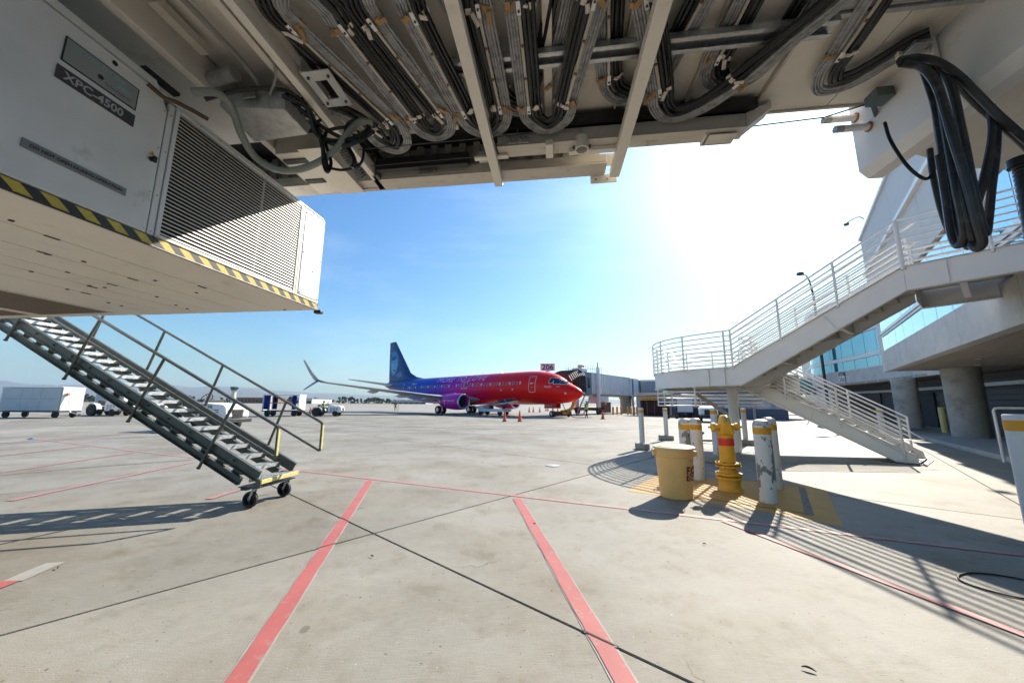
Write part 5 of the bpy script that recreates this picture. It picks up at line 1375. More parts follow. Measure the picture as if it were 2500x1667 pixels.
MB().box(wt - .03, TL, -.06, .40, 10.53, 10.66).build('parapet_cap', trim_white, tm_)
MB().box(wt + .01, -.31, .10, .30, 3.2, 6.45).build('wall_panel', render_wall, tm_)
MB().prism([(wt, .33), (TL, .33), (TL, 12), (-4.5, 12)], 10.2, 10.5).build('roof', render_wall, tm_)
MB().extr([(wt + .0, .33, 3.31), (-4.4, 11.9, 3.31), (-4.4, 11.9, 10.19), (wt + .0, .33, 10.19)], (.25, 0, 0)).build('end_wall', render_wall, tm_)
MB().extr([(0, .31, 3.15), (-2.75, 9.9, 3.15), (-2.75, 9.9, 4.15), (0, .31, 4.15)], (.2, 0, 0)).build('fascia_panel', concrete_wall, tm_)
# under the overhang
for i in range(11):
    z = .15 + i * .27
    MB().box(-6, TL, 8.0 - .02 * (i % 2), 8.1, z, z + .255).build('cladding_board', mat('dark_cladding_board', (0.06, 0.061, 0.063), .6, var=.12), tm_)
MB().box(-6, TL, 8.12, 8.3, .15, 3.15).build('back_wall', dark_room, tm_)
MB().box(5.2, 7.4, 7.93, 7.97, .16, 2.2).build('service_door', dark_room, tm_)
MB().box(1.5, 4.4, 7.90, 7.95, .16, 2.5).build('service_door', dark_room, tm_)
MB().tube([(2.6, 6.5, 3.14), (2.6, 6.5, 1.5)], .05, 8).build('conduit', galv_dull, tm_)
MB().box(2.45, 2.75, 6.40, 6.60, 1.05, 1.5).build('switch_box', mat('dark_green_box', (.03, .06, .05), .5), tm_, bevel=.01)
MB().tube(spline([(2.75, 6.5, 3.1), (2.8, 6.5, 2.1), (3.0, 6.5, 1.9), (3.1, 6.5, 1.5)], 6), .015, 6).build('conduit', galv, tm_)
MB().tube([(-5, 6.8, 2.75), (TL, 6.8, 2.75)], .12, 12).build('pipe', galv_dull, tm_)
MB().box(-3, TL, 5.4, 5.6, 2.85, 3.14).build('soffit_beam', concrete_wall, tm_)
sg = MB().box(9.0, 11.2, 3.9, 3.95, 2.35, 2.62).build('hanging_sign', mat('faded_amber_sign', (.35, .22, .10), .6), tm_)
for i in range(2): MB().cyl((9.3 + i * 1.6, 3.92, 2.62), (9.3 + i * 1.6, 3.92, 3.14), .015, 6).build('sign_hanger', galv_dull, tm_)
for x, y in ((2.5, 2.3), (5.5, 1.6), (0.9, 3.4)): MB().lathe([(.10, 3.148), (.10, 3.12), (.06, 3.10)], 12, (x, y, 0)).build('downlight', galv_dull, tm_)
MB().tube(spline([(9.5, 3.0, 3.15), (9.9, 3.0, 2.95), (10.4, 3.0, 3.15)], 8), .035, 8).build('pipe', white_paint, tm_)
# forecourt kerb
kb = MB().prism([(.8, .57), (TL + 4, .57), (TL + 4, 14), (-5.0, 14), (-1.0, 5.0)], 0.001, .15).build('raised_pavement', mat('kerb_concrete', (.33, .32, .30), .8, var=.15, scale=3, bump=.2), bevel=.015)
kb.location = TA; kb.rotation_euler = (0, 0, math.atan2(-.8, -.6)); tag(kb, 'raised concrete pavement under the terminal overhang', kind='structure')
def conc_col(name, x, y, r_, ztop, label):
    t = thing(name, label, 'column', (x, y, .15))
    z = ztop - .15
    MB().lathe([(r_, 0), (r_, z * .42)], 36).build('shaft', column_m, t)
    MB().lathe([(r_ - .008, z * .42), (r_ - .008, z * .428)], 36).build('pour_joint', concrete_block, t)
    MB().lathe([(r_, z * .428), (r_, z * .9)], 36).build('shaft', column_m, t)
    MB().lathe([(r_ + .015, z * .9), (r_ + .015, z - .003)], 36).build('capital', column_m, t)
conc_col('concrete_column', 20.15, 16.55, .60, 3.15, 'broad stained concrete column nearest under the terminal overhang')
conc_col('concrete_column', 24.35, 23.0, .58, 3.15, 'further concrete column behind the foot of the white stair')

# ---- curved glass gate room further along
dr = thing('gate_room', 'curved teal glass gate room with pale bands beyond the white stair', 'building', (27, 28, 0))
poly = spline([(20.6, 15.6, 0), (22.4, 18.9, 0), (24.55, 22.8, 0), (26.35, 26.6, 0), (27.75, 30.6, 0), (28.75, 34.2, 0), (29.9, 36.8, 0), (31.8, 38.6, 0), (34.5, 39.4, 0), (38.5, 38.8, 0)], 8)
cum = [0]
for a, b in zip(poly, poly[1:]): cum.append(cum[-1] + (b - a).length)
def pt(d):
    for i in range(len(cum) - 1):
        if d <= cum[i + 1]: return poly[i].lerp(poly[i + 1], (d - cum[i]) / (cum[i + 1] - cum[i]))
    return poly[-1]
O = V3((27, 28, 0)); tot = cum[-1]
def strip(nm, z0, z1, m, d0=0, d1=None, off=0.0, gap=0.0, thick=.25):
    d1 = tot if d1 is None else d1
    nseg = max(1, int((d1 - d0) / .5)); P = [pt(d0 + gap + (d1 - d0 - 2 * gap) * i / nseg) - O for i in range(nseg + 1)]
    mb = MB(); vs = []
    for i, p in enumerate(P):
        t_ = (P[min(i + 1, nseg)] - P[max(i - 1, 0)]).normalized(); n_ = V3((-t_.y, t_.x, 0))
        q0, q1 = p + n_ * off, p - n_ * thick
        vs += [(q0.x, q0.y, z0), (q0.x, q0.y, z1), (q1.x, q1.y, z0), (q1.x, q1.y, z1)]
    fs = []
    for i in range(nseg):
        a, b = 4 * i, 4 * i + 4
        fs += [(a, b, b + 1, a + 1), (a + 2, a + 3, b + 3, b + 2), (a, a + 2, b + 2, b), (a + 1, b + 1, b + 3, a + 3)]
    fs += [(0, 1, 3, 2), (4 * nseg, 4 * nseg + 2, 4 * nseg + 3, 4 * nseg + 1)]
    return mb.add(vs, fs).build(nm, m, dr)
i = 0
while i * 4.2 < tot:
    strip('fascia_panel', 3.15, 4.25, concrete_wall, i * 4.2, min(tot, i * 4.2 + 4.2), 0, .012); i += 1
strip('glazing_backing', 4.25, 10.2, dark_room, off=-.12)
for z0, z1 in ((5.06, 5.36), (6.95, 7.30), (9.3, 10.3)): strip('spandrel_band', z0, z1, trim_white, off=.02)
strip('window_sill', 4.25, 4.30, trim_white, off=.03)
PWD = 1.7
for z0, z1 in ((4.32, 5.04), (5.38, 6.93), (7.32, 9.28)):
    i = 0
    while i * PWD < tot - .3:
        strip('window_pane', z0, z1, glass_teal, i * PWD, min(tot, i * PWD + PWD), -.04, .022, .07); i += 1
rp = [(p.x - 27, p.y - 28) for p in poly[::3]] + [(45 - 27, 12 - 28)]
MB().prism(rp, 3.16, 3.30).build('soffit', soffit_m, dr)
MB().prism(rp, 10.0, 10.3).build('roof', render_wall, dr)
for i in range(11):
    z = .16 + i * .27
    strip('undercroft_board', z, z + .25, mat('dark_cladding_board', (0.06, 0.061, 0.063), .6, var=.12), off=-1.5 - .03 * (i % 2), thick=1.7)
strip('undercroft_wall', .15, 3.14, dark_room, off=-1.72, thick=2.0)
strip('undercroft_door', .16, 2.3, dark_room, 9.5, 12.2, -1.42, .0, 1.49)
strip('undercroft_door', .16, 2.5, black_m, 15.5, 18.5, -1.42, .0, 1.49)
strip('undercroft_pipe', 2.45, 2.62, galv_dull, off=-1.2, thick=1.4)
# gate sign on the curved fascia
gp = pt(0)
best = min(range(200), key=lambda j: abs((lambda q: (1250 + FPX * q.x / (q.y * math.cos(PITCH) + 2.2 * math.sin(PITCH))) - 2058)(pt(tot * j / 200))))
dS = tot * best / 200
p_ = pt(dS); t_ = (pt(dS + .2) - pt(dS - .2)).normalized(); n_ = V3((-t_.y, t_.x, 0))
gs = thing('gate_sign', 'small GATE 206 sign on the curved fascia', 'sign', (p_.x + n_.x * .05, p_.y + n_.y * .05, 3.35), math.atan2(-t_.y, -t_.x))
MB().box(-.42, .42, -.03, .0, 0, .55).build('panel', ink_white, gs)
MB().box(-.42, .42, -.03, .0, .552, .85).build('header', mat('dark_teal_sign', (.02, .05, .06), .5), gs)
text('206', .52, ink, 'lettering', gs, lambda x, y: (x, -.036, .08 + y), bold=.004, align='CENTER')
text('GATE', .26, ink_white, 'lettering', gs, lambda x, y: (x, -.036, .60 + y), align='CENTER')
# pale wing beyond the gate room
gw = thing('concourse_wing', 'pale grey concourse wall receding far behind the white stair', 'building', (42, 50.4, 0), math.atan2(.81, .59))
MB().box(-13, 46, -.4, 0, 0, 10.5).build('wall', render_wall, gw)
MB().box(-13.1, 46, -.5, .12, 10.51, 10.75).build('parapet_cap', trim_white, gw)
MB().box(-13, 46, .002, .12, 7.6, 7.8).build('ledge', trim_white, gw)
for k in range(10): MB().box(-15 + k * 4.2, -12.2 + k * 4.2, .002, .03, 4.2, 6.3).build('window_pane', glass_teal, gw)
MB().box(-13, 46, -12, -.41, 10.2, 10.45).build('roof', render_wall, gw)
# lamps
pb = V3((14.7, 13.13, 8.9))
lf_ = thing('wall_lamp', 'small lamp on a bent arm at the terminal roof edge', 'lamp', (19.3, 19.3, 0))
e = ony(2066, 545, 19.9); b_ = ony(2110, 535, 19.6)
c_ = V3((19.3, 19.3, 0))
MB().tube(spline([b_ - c_, ony(2098, 530, 19.7) - c_, ony(2085, 534, 19.8) - c_, e - c_], 5), .035, 8).build('arm', galv_dull, lf_)
MB().lathe([(.04, .04), (.11, .0), (.14, -.08), (.10, -.14)], 16, e - c_).build('lamp_head', dark_steel, lf_)
fl_b = ony(2010, 900, 33); 
fp = thing('floodlight_pole', 'black floodlight on a thin pole seen above the stair rail', 'lamp', (fl_b.x, 33, 0))
zt = ony(1998, 670, 33)
MB().tube([(0, 0, 0), (0, 0, zt.z - 2.0), (-.2, 0, zt.z - .6), (-.45, 0, zt.z - .1), (-.9, 0, zt.z)], [.12, .10, .07, .05, .05], 10).build('pole', dark_steel, fp)
fh_ = MB().box(-1.2, -.75, -.2, .2, zt.z - .1, zt.z + .18).build('floodlight', dark_steel, fp, bevel=.05)

# ---- concourse apron-level wall with doors
c0, c1 = V3((17.2, 50.5, 0)), V3((27.2, 37.0, 0))
dxx = (c1 - c0).normalized(); Lw = (c1 - c0).length
cw = thing('concourse_building', 'blue-grey clad service building behind the round landing', 'building', c0, math.atan2(dxx.y, dxx.x))
def seg(nm, x0, x1, z0, z1, m, y0=0.0, y1=.3): MB().box(x0, x1, y0, y1, z0, z1).build(nm, m, cw)
seg('wall_base', 4.3, Lw, 0, 1.05, blue_wall)
for i in range(10): seg('cladding_board', 4.3, Lw, 1.055 + i * .145, 1.055 + i * .145 + .135, clad_light, -.02 if i % 2 else 0, .3)
seg('wall_band', -.4, Lw, 2.51, 2.85, blue_wall, -.05, .3)
seg('wall_pier', -.4, .2, 0, 2.5, clad_light)
seg('door_recess', .2, 4.28, 0, 1.95, black_m, .5, .6)
seg('door_lintel', .2, 4.28, 1.96, 2.5, tan_pipe)
sb = MB().box(.3, 3.2, -.06, -.02, 1.98, 2.28).build('yellow_sign', mat('yellow_sign_face', (.55, .45, .08), .5), cw)
for i in range(5): MB().box(.5 + i * .55, .5 + i * .55 + .36, -.065, -.061, 2.07, 2.19).build('sign_mark', mat('faded_sign_print', (.22, .17, .04), .6), sb)
for i in range(3): seg('door_strip', .9 + i * 1.1, .93 + i * 1.1, .1, 1.8, galv_dull, .44, .48)
MB().tube([(-.35, -.8, 0), (-.35, -.8, 2.3), (-.28, -.8, 2.5), (0, -.8, 2.6), (5, -.5, 2.65)], .13, 10).build('pipe', tan_pipe, cw)
seg('pilaster', 4.5, 4.75, 0, 2.5, tan_pipe, -.12, -.055); seg('pilaster', 13.8, 14.05, 0, 2.5, tan_pipe, -.12, -.055)
seg('notice', 11.0, 11.5, 1.1, 1.45, ink_white, -.06, -.03)
seg('roof', -.4, Lw, 2.853, 2.95, hangar_m, -.1, 9)
seg('wall', -.4, -.2, 0, 2.85, blue_wall, .31, 9)
for i in range(3): MB().cyl((1 + i * 1.3, 3, 2.95), (1 + i * 1.3, 3, 4.2), .03, 6).build('antenna', dark_steel, cw)

# ================================================================== GATE 206 JET BRIDGE
def gbloc(p): return p
ax = V3((9.9, 52.4, 0)); bx_ = V3((18.4, 62.4, 0)); dv = (bx_ - ax).normalized(); Lt = (bx_ - ax).length
g2 = thing('jet_bridge', 'white corrugated jet bridge at gate 206 docked behind the red aircraft nose', 'jet bridge', ax, math.atan2(dv.y, dv.x))
tun = MB().box(0, Lt, -1.35, 1.35, 2.85, 5.65)
nr = 24
for i in range(nr):
    x = .1 + i * (Lt - .2) / nr
    tun.box(x, x + .26, -1.52, -1.35, 2.9, 5.6)
tun.build('tunnel', alu_white, g2)
MB().box(-.1, Lt + .1, -1.5, 1.5, 5.66, 5.8).build('roof', alu_white, g2)
MB().box(0, Lt, -1.1, 1.1, 2.6, 2.84).build('underframe', galv_dull, g2)
MB().box(-2.2, -.1, -1.6, 1.6, 2.75, 5.75).build('cab', mat('slate_cab_panel', (.16, .19, .22), .5), g2)
MB().box(-1.2, -.6, -1.64, -1.605, 3.6, 5.0).build('cab_window', pane_dark, g2)
MB().box(-2.7, -2.22, -1.7, -1.4, 2.8, 5.9).build('cab_post', alu_white, g2)
MB().box(-2.9, -1.4, -1.7, -.2, 5.76, 6.25).build('roof_unit', alu_white, g2, bevel=.08)
MB().box(-2.0, -1.2, -1.2, -.5, 6.27, 6.75).build('roof_fan', tan_pipe, g2, bevel=.08)
# folding canopy towards the aircraft
for i in range(9):
    x = -2.3 - i * .42; zz = 5.8 - .03 * i * i * .45; sp = 1.75
    P = [(x, -sp, 3.0), (x - .1, -sp, zz - .7), (x - .15, -sp * .75, zz), (x - .15, sp * .75, zz), (x - .1, sp, zz - .7), (x, sp, 3.0)]
    rb_ = MB()
    for a, b in zip(P, P[1:]): rb_.bar(a, b, .40, .12, (1, 0, 0))
    rb_.build('canopy_bellow', mat('black_canopy_vinyl', (.02, .021, .023), .45, var=.2), g2)
# roof railing
rr_ = MB()
for z in (6.3, 6.75):
    rr_.tube([(-2.0, -1.4, z), (3.4, -1.4, z)], .025, 6); rr_.tube([(-2.0, 1.3, z), (3.4, 1.3, z)], .025, 6)
for i in range(9):
    for y in (-1.4, 1.3): rr_.tube([(-2.0 + i * .67, y, 5.8), (-2.0 + i * .67, y, 6.75)], .025, 6)
rr_.build('roof_railing', dark_steel, g2)
MB().box(1.35, 1.75, -1.95, -1.55, .6, 6.6).build('lift_column', alu_white, g2, bevel=.03)
MB().cyl((1.55, -1.75, 6.6), (1.55, -1.75, 7.3), .07, 8).build('beacon_mast', dark_steel, g2)
MB().box(1.35, 1.75, 1.55, 1.95, .6, 6.6).build('lift_column', alu_white, g2)
MB().box(.9, 2.2, -2.0, 2.0, .55, .95).build('bogie', dark_steel, g2)
for y in (-1.7, 1.7):
    MB().cyl((1.55, y - .18, .5), (1.55, y + .18, .5), .5, 20).build('wheel', tyre_m, g2)
MB().box(3.2, 5.6, -1.3, .8, 1.55, 2.55).build('power_unit', alu_white, g2, bevel=.04)
MB().box(2.2, 4.4, -2.2, -1.0, .25, 1.75).build('ground_cabinet', mat('maroon_cabinet', (.10, .035, .03), .6), g2, bevel=.03)
MB().box(2.4, 3.0, -2.21, -2.203, 1.35, 1.65).build('cabinet_sign', band_yellow, g2)
st_ = MB()
for i in range(10): st_.box(-2.5 - i * .22, -2.25 - i * .22, -2.7, -1.8, 2.6 - i * .26, 2.64 - i * .26)
st_.bar((-2.3, -2.72, 2.7), (-4.6, -2.72, .1), .05, .22); st_.bar((-2.3, -1.78, 2.7), (-4.6, -1.78, .1), .05, .22)
st_.build('access_steps', galv_dull, g2)
MB().box(Lt + .1, Lt + 3.2, -1.7, 1.7, 2.8, 5.7).build('rotunda', alu_white, g2)
MB().box(Lt + .4, Lt + 1.0, -1.74, -1.705, 2.9, 5.6).build('rotunda_panel', mat('slate_cab_panel', (.16, .19, .22), .5), g2)
MB().box(Lt + 3.2, Lt + 7.8, -1.3, 1.3, 2.8, 5.6).build('link_wall', clad_light, g2)
MB().lathe([(.9, 0), (.9, 2.2), (1.2, 2.75)], 20, (Lt + 1.5, 0, 0)).build('pedestal', tan_pipe, g2)
for i in range(5):
    a = i * .5
    MB().tube(spline([(Lt - .4 + a * .4, -1.5, 2.7), (Lt - .2 + a * .5, -1.6, 1.2 + .2 * i), (Lt + .4 + a * .5, -1.6, 1.4), (Lt + .9, -1.4, 2.6)], 6), .04, 6).build('cable_loop', cable_black, g2)
lk0, lk1 = V3((22.6, 65.0, 0)), V3((52.0, 57.0, 0)); lkd = (lk1 - lk0).normalized(); LkL = (lk1 - lk0).length
lk = thing('link_corridor', 'green glazed link corridor behind the round landing', 'corridor', lk0, math.atan2(lkd.y, lkd.x))
tf = mat('teal_frame', (.03, .12, .12), .5)
MB().box(0, LkL, -.1, 2.4, 3.1, 3.45).build('floor_beam', blue_wall, lk)
MB().box(0, LkL, -.15, 2.5, 5.35, 5.65).build('roof', alu_white, lk)
MB().box(0, 3.3, -.05, 2.4, 3.46, 5.34).build('wall', clad_light, lk)
MB().box(3.3, LkL, 2.3, 2.35, 3.46, 5.34).build('back_glazing', glass_green, lk)
npn = 10; pwk = (LkL - 3.3) / npn
for i in range(npn):
    x = 3.3 + i * pwk
    MB().box(x + .06, x + pwk - .06, .0, .03, 3.46, 5.34).build('window_pane', glass_green, lk)
    MB().box(x - .06, x + .05, -.08, .06, 3.455, 5.345).build('mullion', tf, lk)
    MB().bar((x + .1, -.05, 5.25), (x + pwk - .1, -.05, 3.55), .05, .10, (0, 1, 0)).build('brace', tf, lk)
for i in range(4): MB().box(5 + i * 7.5, 5.5 + i * 7.5, .8, 1.3, 0, 3.09).build('support_post', tan_pipe, lk)
# duct hose draped from the cab to the aircraft
yh = thing('duct_hose', 'yellow ribbed air duct draped by the aircraft nose gear', 'hose', (7.2, 42.5, 0))
P = spline([(.9, 2.2, 2.6), (.3, 1.4, 2.3), (-.1, 1.0, 1.2), (-.6, .5, .75), (-1.6, .2, .55)], 9)
MB().tube(P, [.22 if j % 2 else .19 for j in range(len(P))], 10).build('duct', engine_hose, yh)
MB().box(-2.6, -.4, .0, .7, .18, .62).build('hose_cart', mat('maroon_cabinet', (.10, .035, .03), .6), yh, bevel=.04)
MB().box(-1.4, -.7, -.012, -.002, .3, .55).build('cart_label', band_yellow, yh)
for x in (-2.3, -.7): MB().cyl((x, .0, .12), (x, .7, .12), .12, 12).build('wheel', tyre_m, yh)
# sign board 206
sp_ = ony(1337, 896, 54)
s6 = thing('gate_number_board', 'white board with black numerals 206 above the aircraft cockpit', 'sign', (sp_.x, 54, 0))
zc_ = sp_.z
hw, hh = 18 / FPX * 54 * .97, 9 / FPX * 54
MB().extr([(-hw, 0, zc_ - hh), (-hw * .35, 0, zc_ - hh), (0, 0, zc_ - hh * 1.5), (hw * .35, 0, zc_ - hh), (hw, 0, zc_ - hh), (hw, 0, zc_ + hh), (-hw, 0, zc_ + hh)], (0, .12, 0)).build('board', ink_white, s6)
text('206', hh * 2.1, ink, 'lettering', s6, lambda x, y: (x, -.012, zc_ - hh * .72 + y), bold=.02, align='CENTER')
MB().cyl((0, .2, 2.9), (0, .2, zc_), .08, 8).build('mast', dark_steel, s6)
# yellow bollards round the pedestal
for i, (px, py) in enumerate(((1497, 1012), (1507, 1011), (1517, 1012), (1533, 1012), (1541, 1011), (1549, 1012), (1555, 1011))):
    q = onz(px, py)
    lab_ = ('first', 'second', 'third', 'fourth', 'fifth', 'sixth', 'seventh')[i] + ' small yellow bollard from the left below the gate 206 jet bridge'
    b = MB().lathe([(.14, 0), (.14, 1.0), (.10, 1.07), (.02, 1.1)], 12).build('bollard', yellow_paint); b.location = (q.x, q.y, 0)
    tag(b, lab_, 'bollard', 'yellow bollards at gate 206')
# bollards under the terminal
for px, py, hgt, yel, lab_ in ((2309, 1056, 1.25, True, 'tan bollard in the dark beside the service door under the terminal'), (2375, 1066, 1.35, False, 'white bollard with amber band beside the broad concrete column')):
    q = onz(px, py, .15)
    t = thing('bollard', lab_, 'bollard', (q.x, q.y, .15))
    MB().lathe([(.13, 0), (.13, hgt - .02), (.11, hgt)], 20).build('post', yellow_rail if yel else post_white, t)
    if not yel: MB().lathe([(.132, hgt - .16), (.133, hgt - .159), (.133, hgt - .06), (.132, hgt - .059)], 20).build('amber_band', band_yellow, t)
# ================================================================== AIRLINER (local x = forward, nose at 0; y = left; z = up)
HD = V3((.742, -.670, 0)).normalized()
g_ = onz(1350, 1017); nose = g_ + HD * 4.0
ap = thing('airliner', 'parked airliner painted from blue tail through purple to red nose', 'airplane', (nose.x, nose.y, 0), math.atan2(HD.y, HD.x))
def livery():
    m = bpy.data.materials.new('gradient_livery'); m.use_nodes = True
    nt = m.node_tree; N = nt.nodes; L_ = nt.links
    b = N['Principled BSDF']; b.inputs['Roughness'].default_value = 0.32; b.inputs['Specular IOR Level'].default_value = 0.22; b.inputs['Coat Weight'].default_value = 0.05; b.inputs['Coat Roughness'].default_value = 0.06
    tcn = N.new('ShaderNodeTexCoord'); sx = N.new('ShaderNodeSeparateXYZ'); L_.new(tcn.outputs['Object'], sx.inputs[0])
    ad = N.new('ShaderNodeMath'); ad.operation = 'MULTIPLY_ADD'; L_.new(sx.outputs['Z'], ad.inputs[0]); ad.inputs[1].default_value = -1.0; L_.new(sx.outputs['X'], ad.inputs[2])
    mr = N.new('ShaderNodeMapRange'); mr.inputs['From Min'].default_value = -42; mr.inputs['From Max'].default_value = 0; L_.new(ad.outputs[0], mr.inputs['Value'])
    nz = N.new('ShaderNodeTexNoise'); nz.inputs['Scale'].default_value = .25; L_.new(tcn.outputs['Object'], nz.inputs['Vector'])
    a2 = N.new('ShaderNodeMath'); a2.operation = 'MULTIPLY_ADD'; L_.new(nz.outputs['Fac'], a2.inputs[0]); a2.inputs[1].default_value = .05; L_.new(mr.outputs[0], a2.inputs[2])
    cr_ = N.new('ShaderNodeValToRGB'); e = cr_.color_ramp.elements
    e[0].position = 0.05; e[0].color = (.003, .05, .22, 1)
    e[1].position = 0.97; e[1].color = (.90, .010, .006, 1)
    for p_, c in ((.20, (.004, .075, .42, 1)), (.30, (.010, .06, .46, 1)), (.385, (.10, .015, .42, 1)), (.46, (.40, .006, .34, 1)), (.55, (.68, .006, .15, 1)), (.66, (.85, .008, .03, 1)), (.80, (.90, .010, .008, 1))):
        x = e.new(p_); x.color = c
    L_.new(a2.outputs[0], cr_.inputs['Fac']); L_.new(cr_.outputs['Color'], b.inputs['Base Color'])
    return m
liv = livery()
fin_blue = mat('tail_dark_blue', (.004, .05, .20), .3, var=.05, coat=.1, spec=.3)
fin_mid = mat('tail_mid_blue', (.02, .20, .46), .35, var=.05, coat=.1, spec=.3)
fin_light = mat('tail_light_blue', (.12, .42, .68), .35, var=.05, coat=.1, spec=.3)
wing_m = mat('wing_grey', (.42, .44, .47), .35, .1, var=.05)
metal = mat('polished_metal', (.55, .56, .58), .25, .9, var=.05)
engine_m = mat('engine_purple', (.42, .010, .34), .3, var=.08, coat=.1, spec=.3)
SEC = [(0, .03, 2.55, 2.62), (-.25, .42, 2.18, 2.98), (-.7, .74, 1.93, 3.28), (-1.3, 1.02, 1.74, 3.58), (-2.0, 1.28, 1.60, 3.98), (-2.7, 1.48, 1.51, 4.46), (-3.4, 1.63, 1.46, 4.82), (-4.3, 1.76, 1.42, 5.08), (-5.5, 1.85, 1.39, 5.28), (-7, 1.88, 1.37, 5.38),
       (-12, 1.88, 1.36, 5.40), (-18, 1.88, 1.36, 5.40), (-24, 1.88, 1.36, 5.40), (-28, 1.88, 1.42, 5.40), (-31, 1.84, 1.72, 5.40), (-34, 1.62, 2.28, 5.38), (-37, 1.18, 3.05, 5.32), (-39.5, .74, 3.72, 5.20), (-41.2, .36, 4.22, 5.02), (-42, .10, 4.5, 4.75)]
def sec(x):
    for a, b in zip(SEC, SEC[1:]):
        if b[0] <= x <= a[0]:
            t = (x - a[0]) / (b[0] - a[0]); t = t
            return [a[i] + (b[i] - a[i]) * t for i in (1, 2, 3)]
    return SEC[-1][1:] if x < -42 else SEC[0][1:]
def surf(x, th, off=0.0):
    """th from straight up (0) towards the right side (90), down (180)"""
    hw, zb, zt = sec(x); c = (zb + zt) / 2; hz = (zt - zb) / 2
    k = 1 + off / max(hw, .3)
    return V3((x, -hw * math.sin(R(th)) * k, c + hz * math.cos(R(th)) * k))
xs = sorted(set([s[0] for s in SEC] + [-i * .5 for i in range(0, 16)] + [-i * 1.0 for i in range(8, 42)]), reverse=True)
nt_ = 40; fu = MB(); vs = []
for x in xs:
    for k in range(nt_): vs.append(surf(x, 360 * k / nt_))
fs = [(i * nt_ + k, (i + 1) * nt_ + k, (i + 1) * nt_ + (k + 1) % nt_, i * nt_ + (k + 1) % nt_) for i in range(len(xs) - 1) for k in range(nt_)]
fs += [tuple(range(nt_)), tuple((len(xs) - 1) * nt_ + k for k in range(nt_))]
fus = fu.add(vs, fs).build('fuselage', liv, ap)
def thz(x, z):
    hw, zb, zt = sec(x); c = (zb + zt) / 2; hz = (zt - zb) / 2
    return math.degrees(math.acos(max(-1, min(1, (z - c) / hz))))
def patch(x0, x1, z0, z1, m, nm, parent, off=.012, nx=3, nz=4, side=1, skew=0.0, cut=0.0):
    mb = MB(); vs = []
    for j in range(nz + 1):
        for i in range(nx + 1):
            u, v = i / nx, j / nz
            x = x0 + (x1 - x0) * u + skew * (v - .5); z = z0 + (z1 - z0) * v
            if cut:
                if (j in (0, nz)): x = (x - (x0 + x1) / 2) * (1 - cut) + (x0 + x1) / 2
            p = surf(x, thz(x, z), off); p.y *= side; vs.append(p)
    fs = [(j * (nx + 1) + i, j * (nx + 1) + i + 1, (j + 1) * (nx + 1) + i + 1, (j + 1) * (nx + 1) + i) for j in range(nz) for i in range(nx)]
    return mb.add(vs, fs).build(nm, m, parent, fix=False)
wframe = mat('window_surround', (.45, .42, .50), .4)
x = -7.4; k = 0
while x > -31.5:
    if not (-20.4 < x < -19.6 or -29.0 < x < -28.4 or -18.4 < x < -17.2):
        w_ = patch(x - .13, x + .13, 3.70, 4.08, wframe, 'cabin_window', ap, .012, 2, 4, cut=.35)
        patch(x - .085, x + .085, 3.75, 4.03, pane_dark if k % 3 else mat('window_blind', (.6, .6, .62), .5), 'pane', w_, .02, 2, 4, cut=.3)
    x -= .56; k += 1
outline = mat('white_door_outline', (.72, .72, .74), .4)
def door(x0, x1, z0, z1, side=1):
    e = .055
    a = patch(x0, x1, z0, z1, outline, 'door_outline', ap, .012, 3, 8, side, cut=.12)
    patch(x0 + e, x1 - e, z0 + e, z1 - e, liv, 'door', a, .022, 3, 8, side, cut=.12)
    return a
d1 = door(-6.1, -5.15, 2.75, 4.62)
patch(-5.72, -5.56, 4.10, 4.32, pane_dark, 'door_window', d1, .032)
patch(-5.85, -5.5, 3.72, 3.84, ink_white, 'door_handle', d1, .032); patch(-5.66, -5.52, 3.3, 3.36, ink_white, 'door_marking', d1, .032)
for xx in (-18.15, -17.45): 
    dd = door(xx, xx + .52, 3.42, 4.42); patch(xx + .16, xx + .36, 3.85, 4.12, pane_dark, 'door_window', dd, .032)
door(-33.4, -32.8, 3.0, 4.5)
# cockpit glazing with white frames
for (xa, xb, za, zb_, sk) in ((-2.30, -1.72, 3.62, 4.06, -.30), (-2.95, -2.34, 3.66, 4.30, -.2), (-3.40, -3.0, 3.78, 4.32, .05)):
    for sd in (1, -1):
        fr_ = patch(xa - .05, xb + .05, za - .05, zb_ + .05, outline, 'cockpit_frame', ap, .012, 4, 5, sd, sk)
        patch(xa, xb, za, zb_, pane_dark, 'cockpit_pane', fr_, .022, 4, 5, sd, sk)
# lettering on the crown
def onside(x0, z0, off=.03, sl=0.0):
    def f(tx, ty):
        x_ = x0 + tx; hw, zb, zt = sec(x_); c = (zb + zt) / 2; hz = (zt - zb) / 2
        th = thz(x_, z0) - math.degrees(ty / ((hw + hz) / 2))
        return surf(x_, th, off)
    return f
love = mat('livery_lettering', (.72, .50, .85), .4)
text('MORE TO LOVE', 1.35, love, 'lettering', ap, onside(-24.2, 4.45), shear=.25, maxedge=.25, space=1.12)
text('N492AS', .42, ink_white, 'lettering', ap, onside(-30.6, 4.30), shear=.2, maxedge=.2)
text('Alaska', .34, ink_white, 'lettering', ap, onside(-3.95, 3.25), shear=.25, maxedge=.2)
text('492', .22, ink_white, 'lettering', ap, onside(-2.5, 3.25), maxedge=.2)
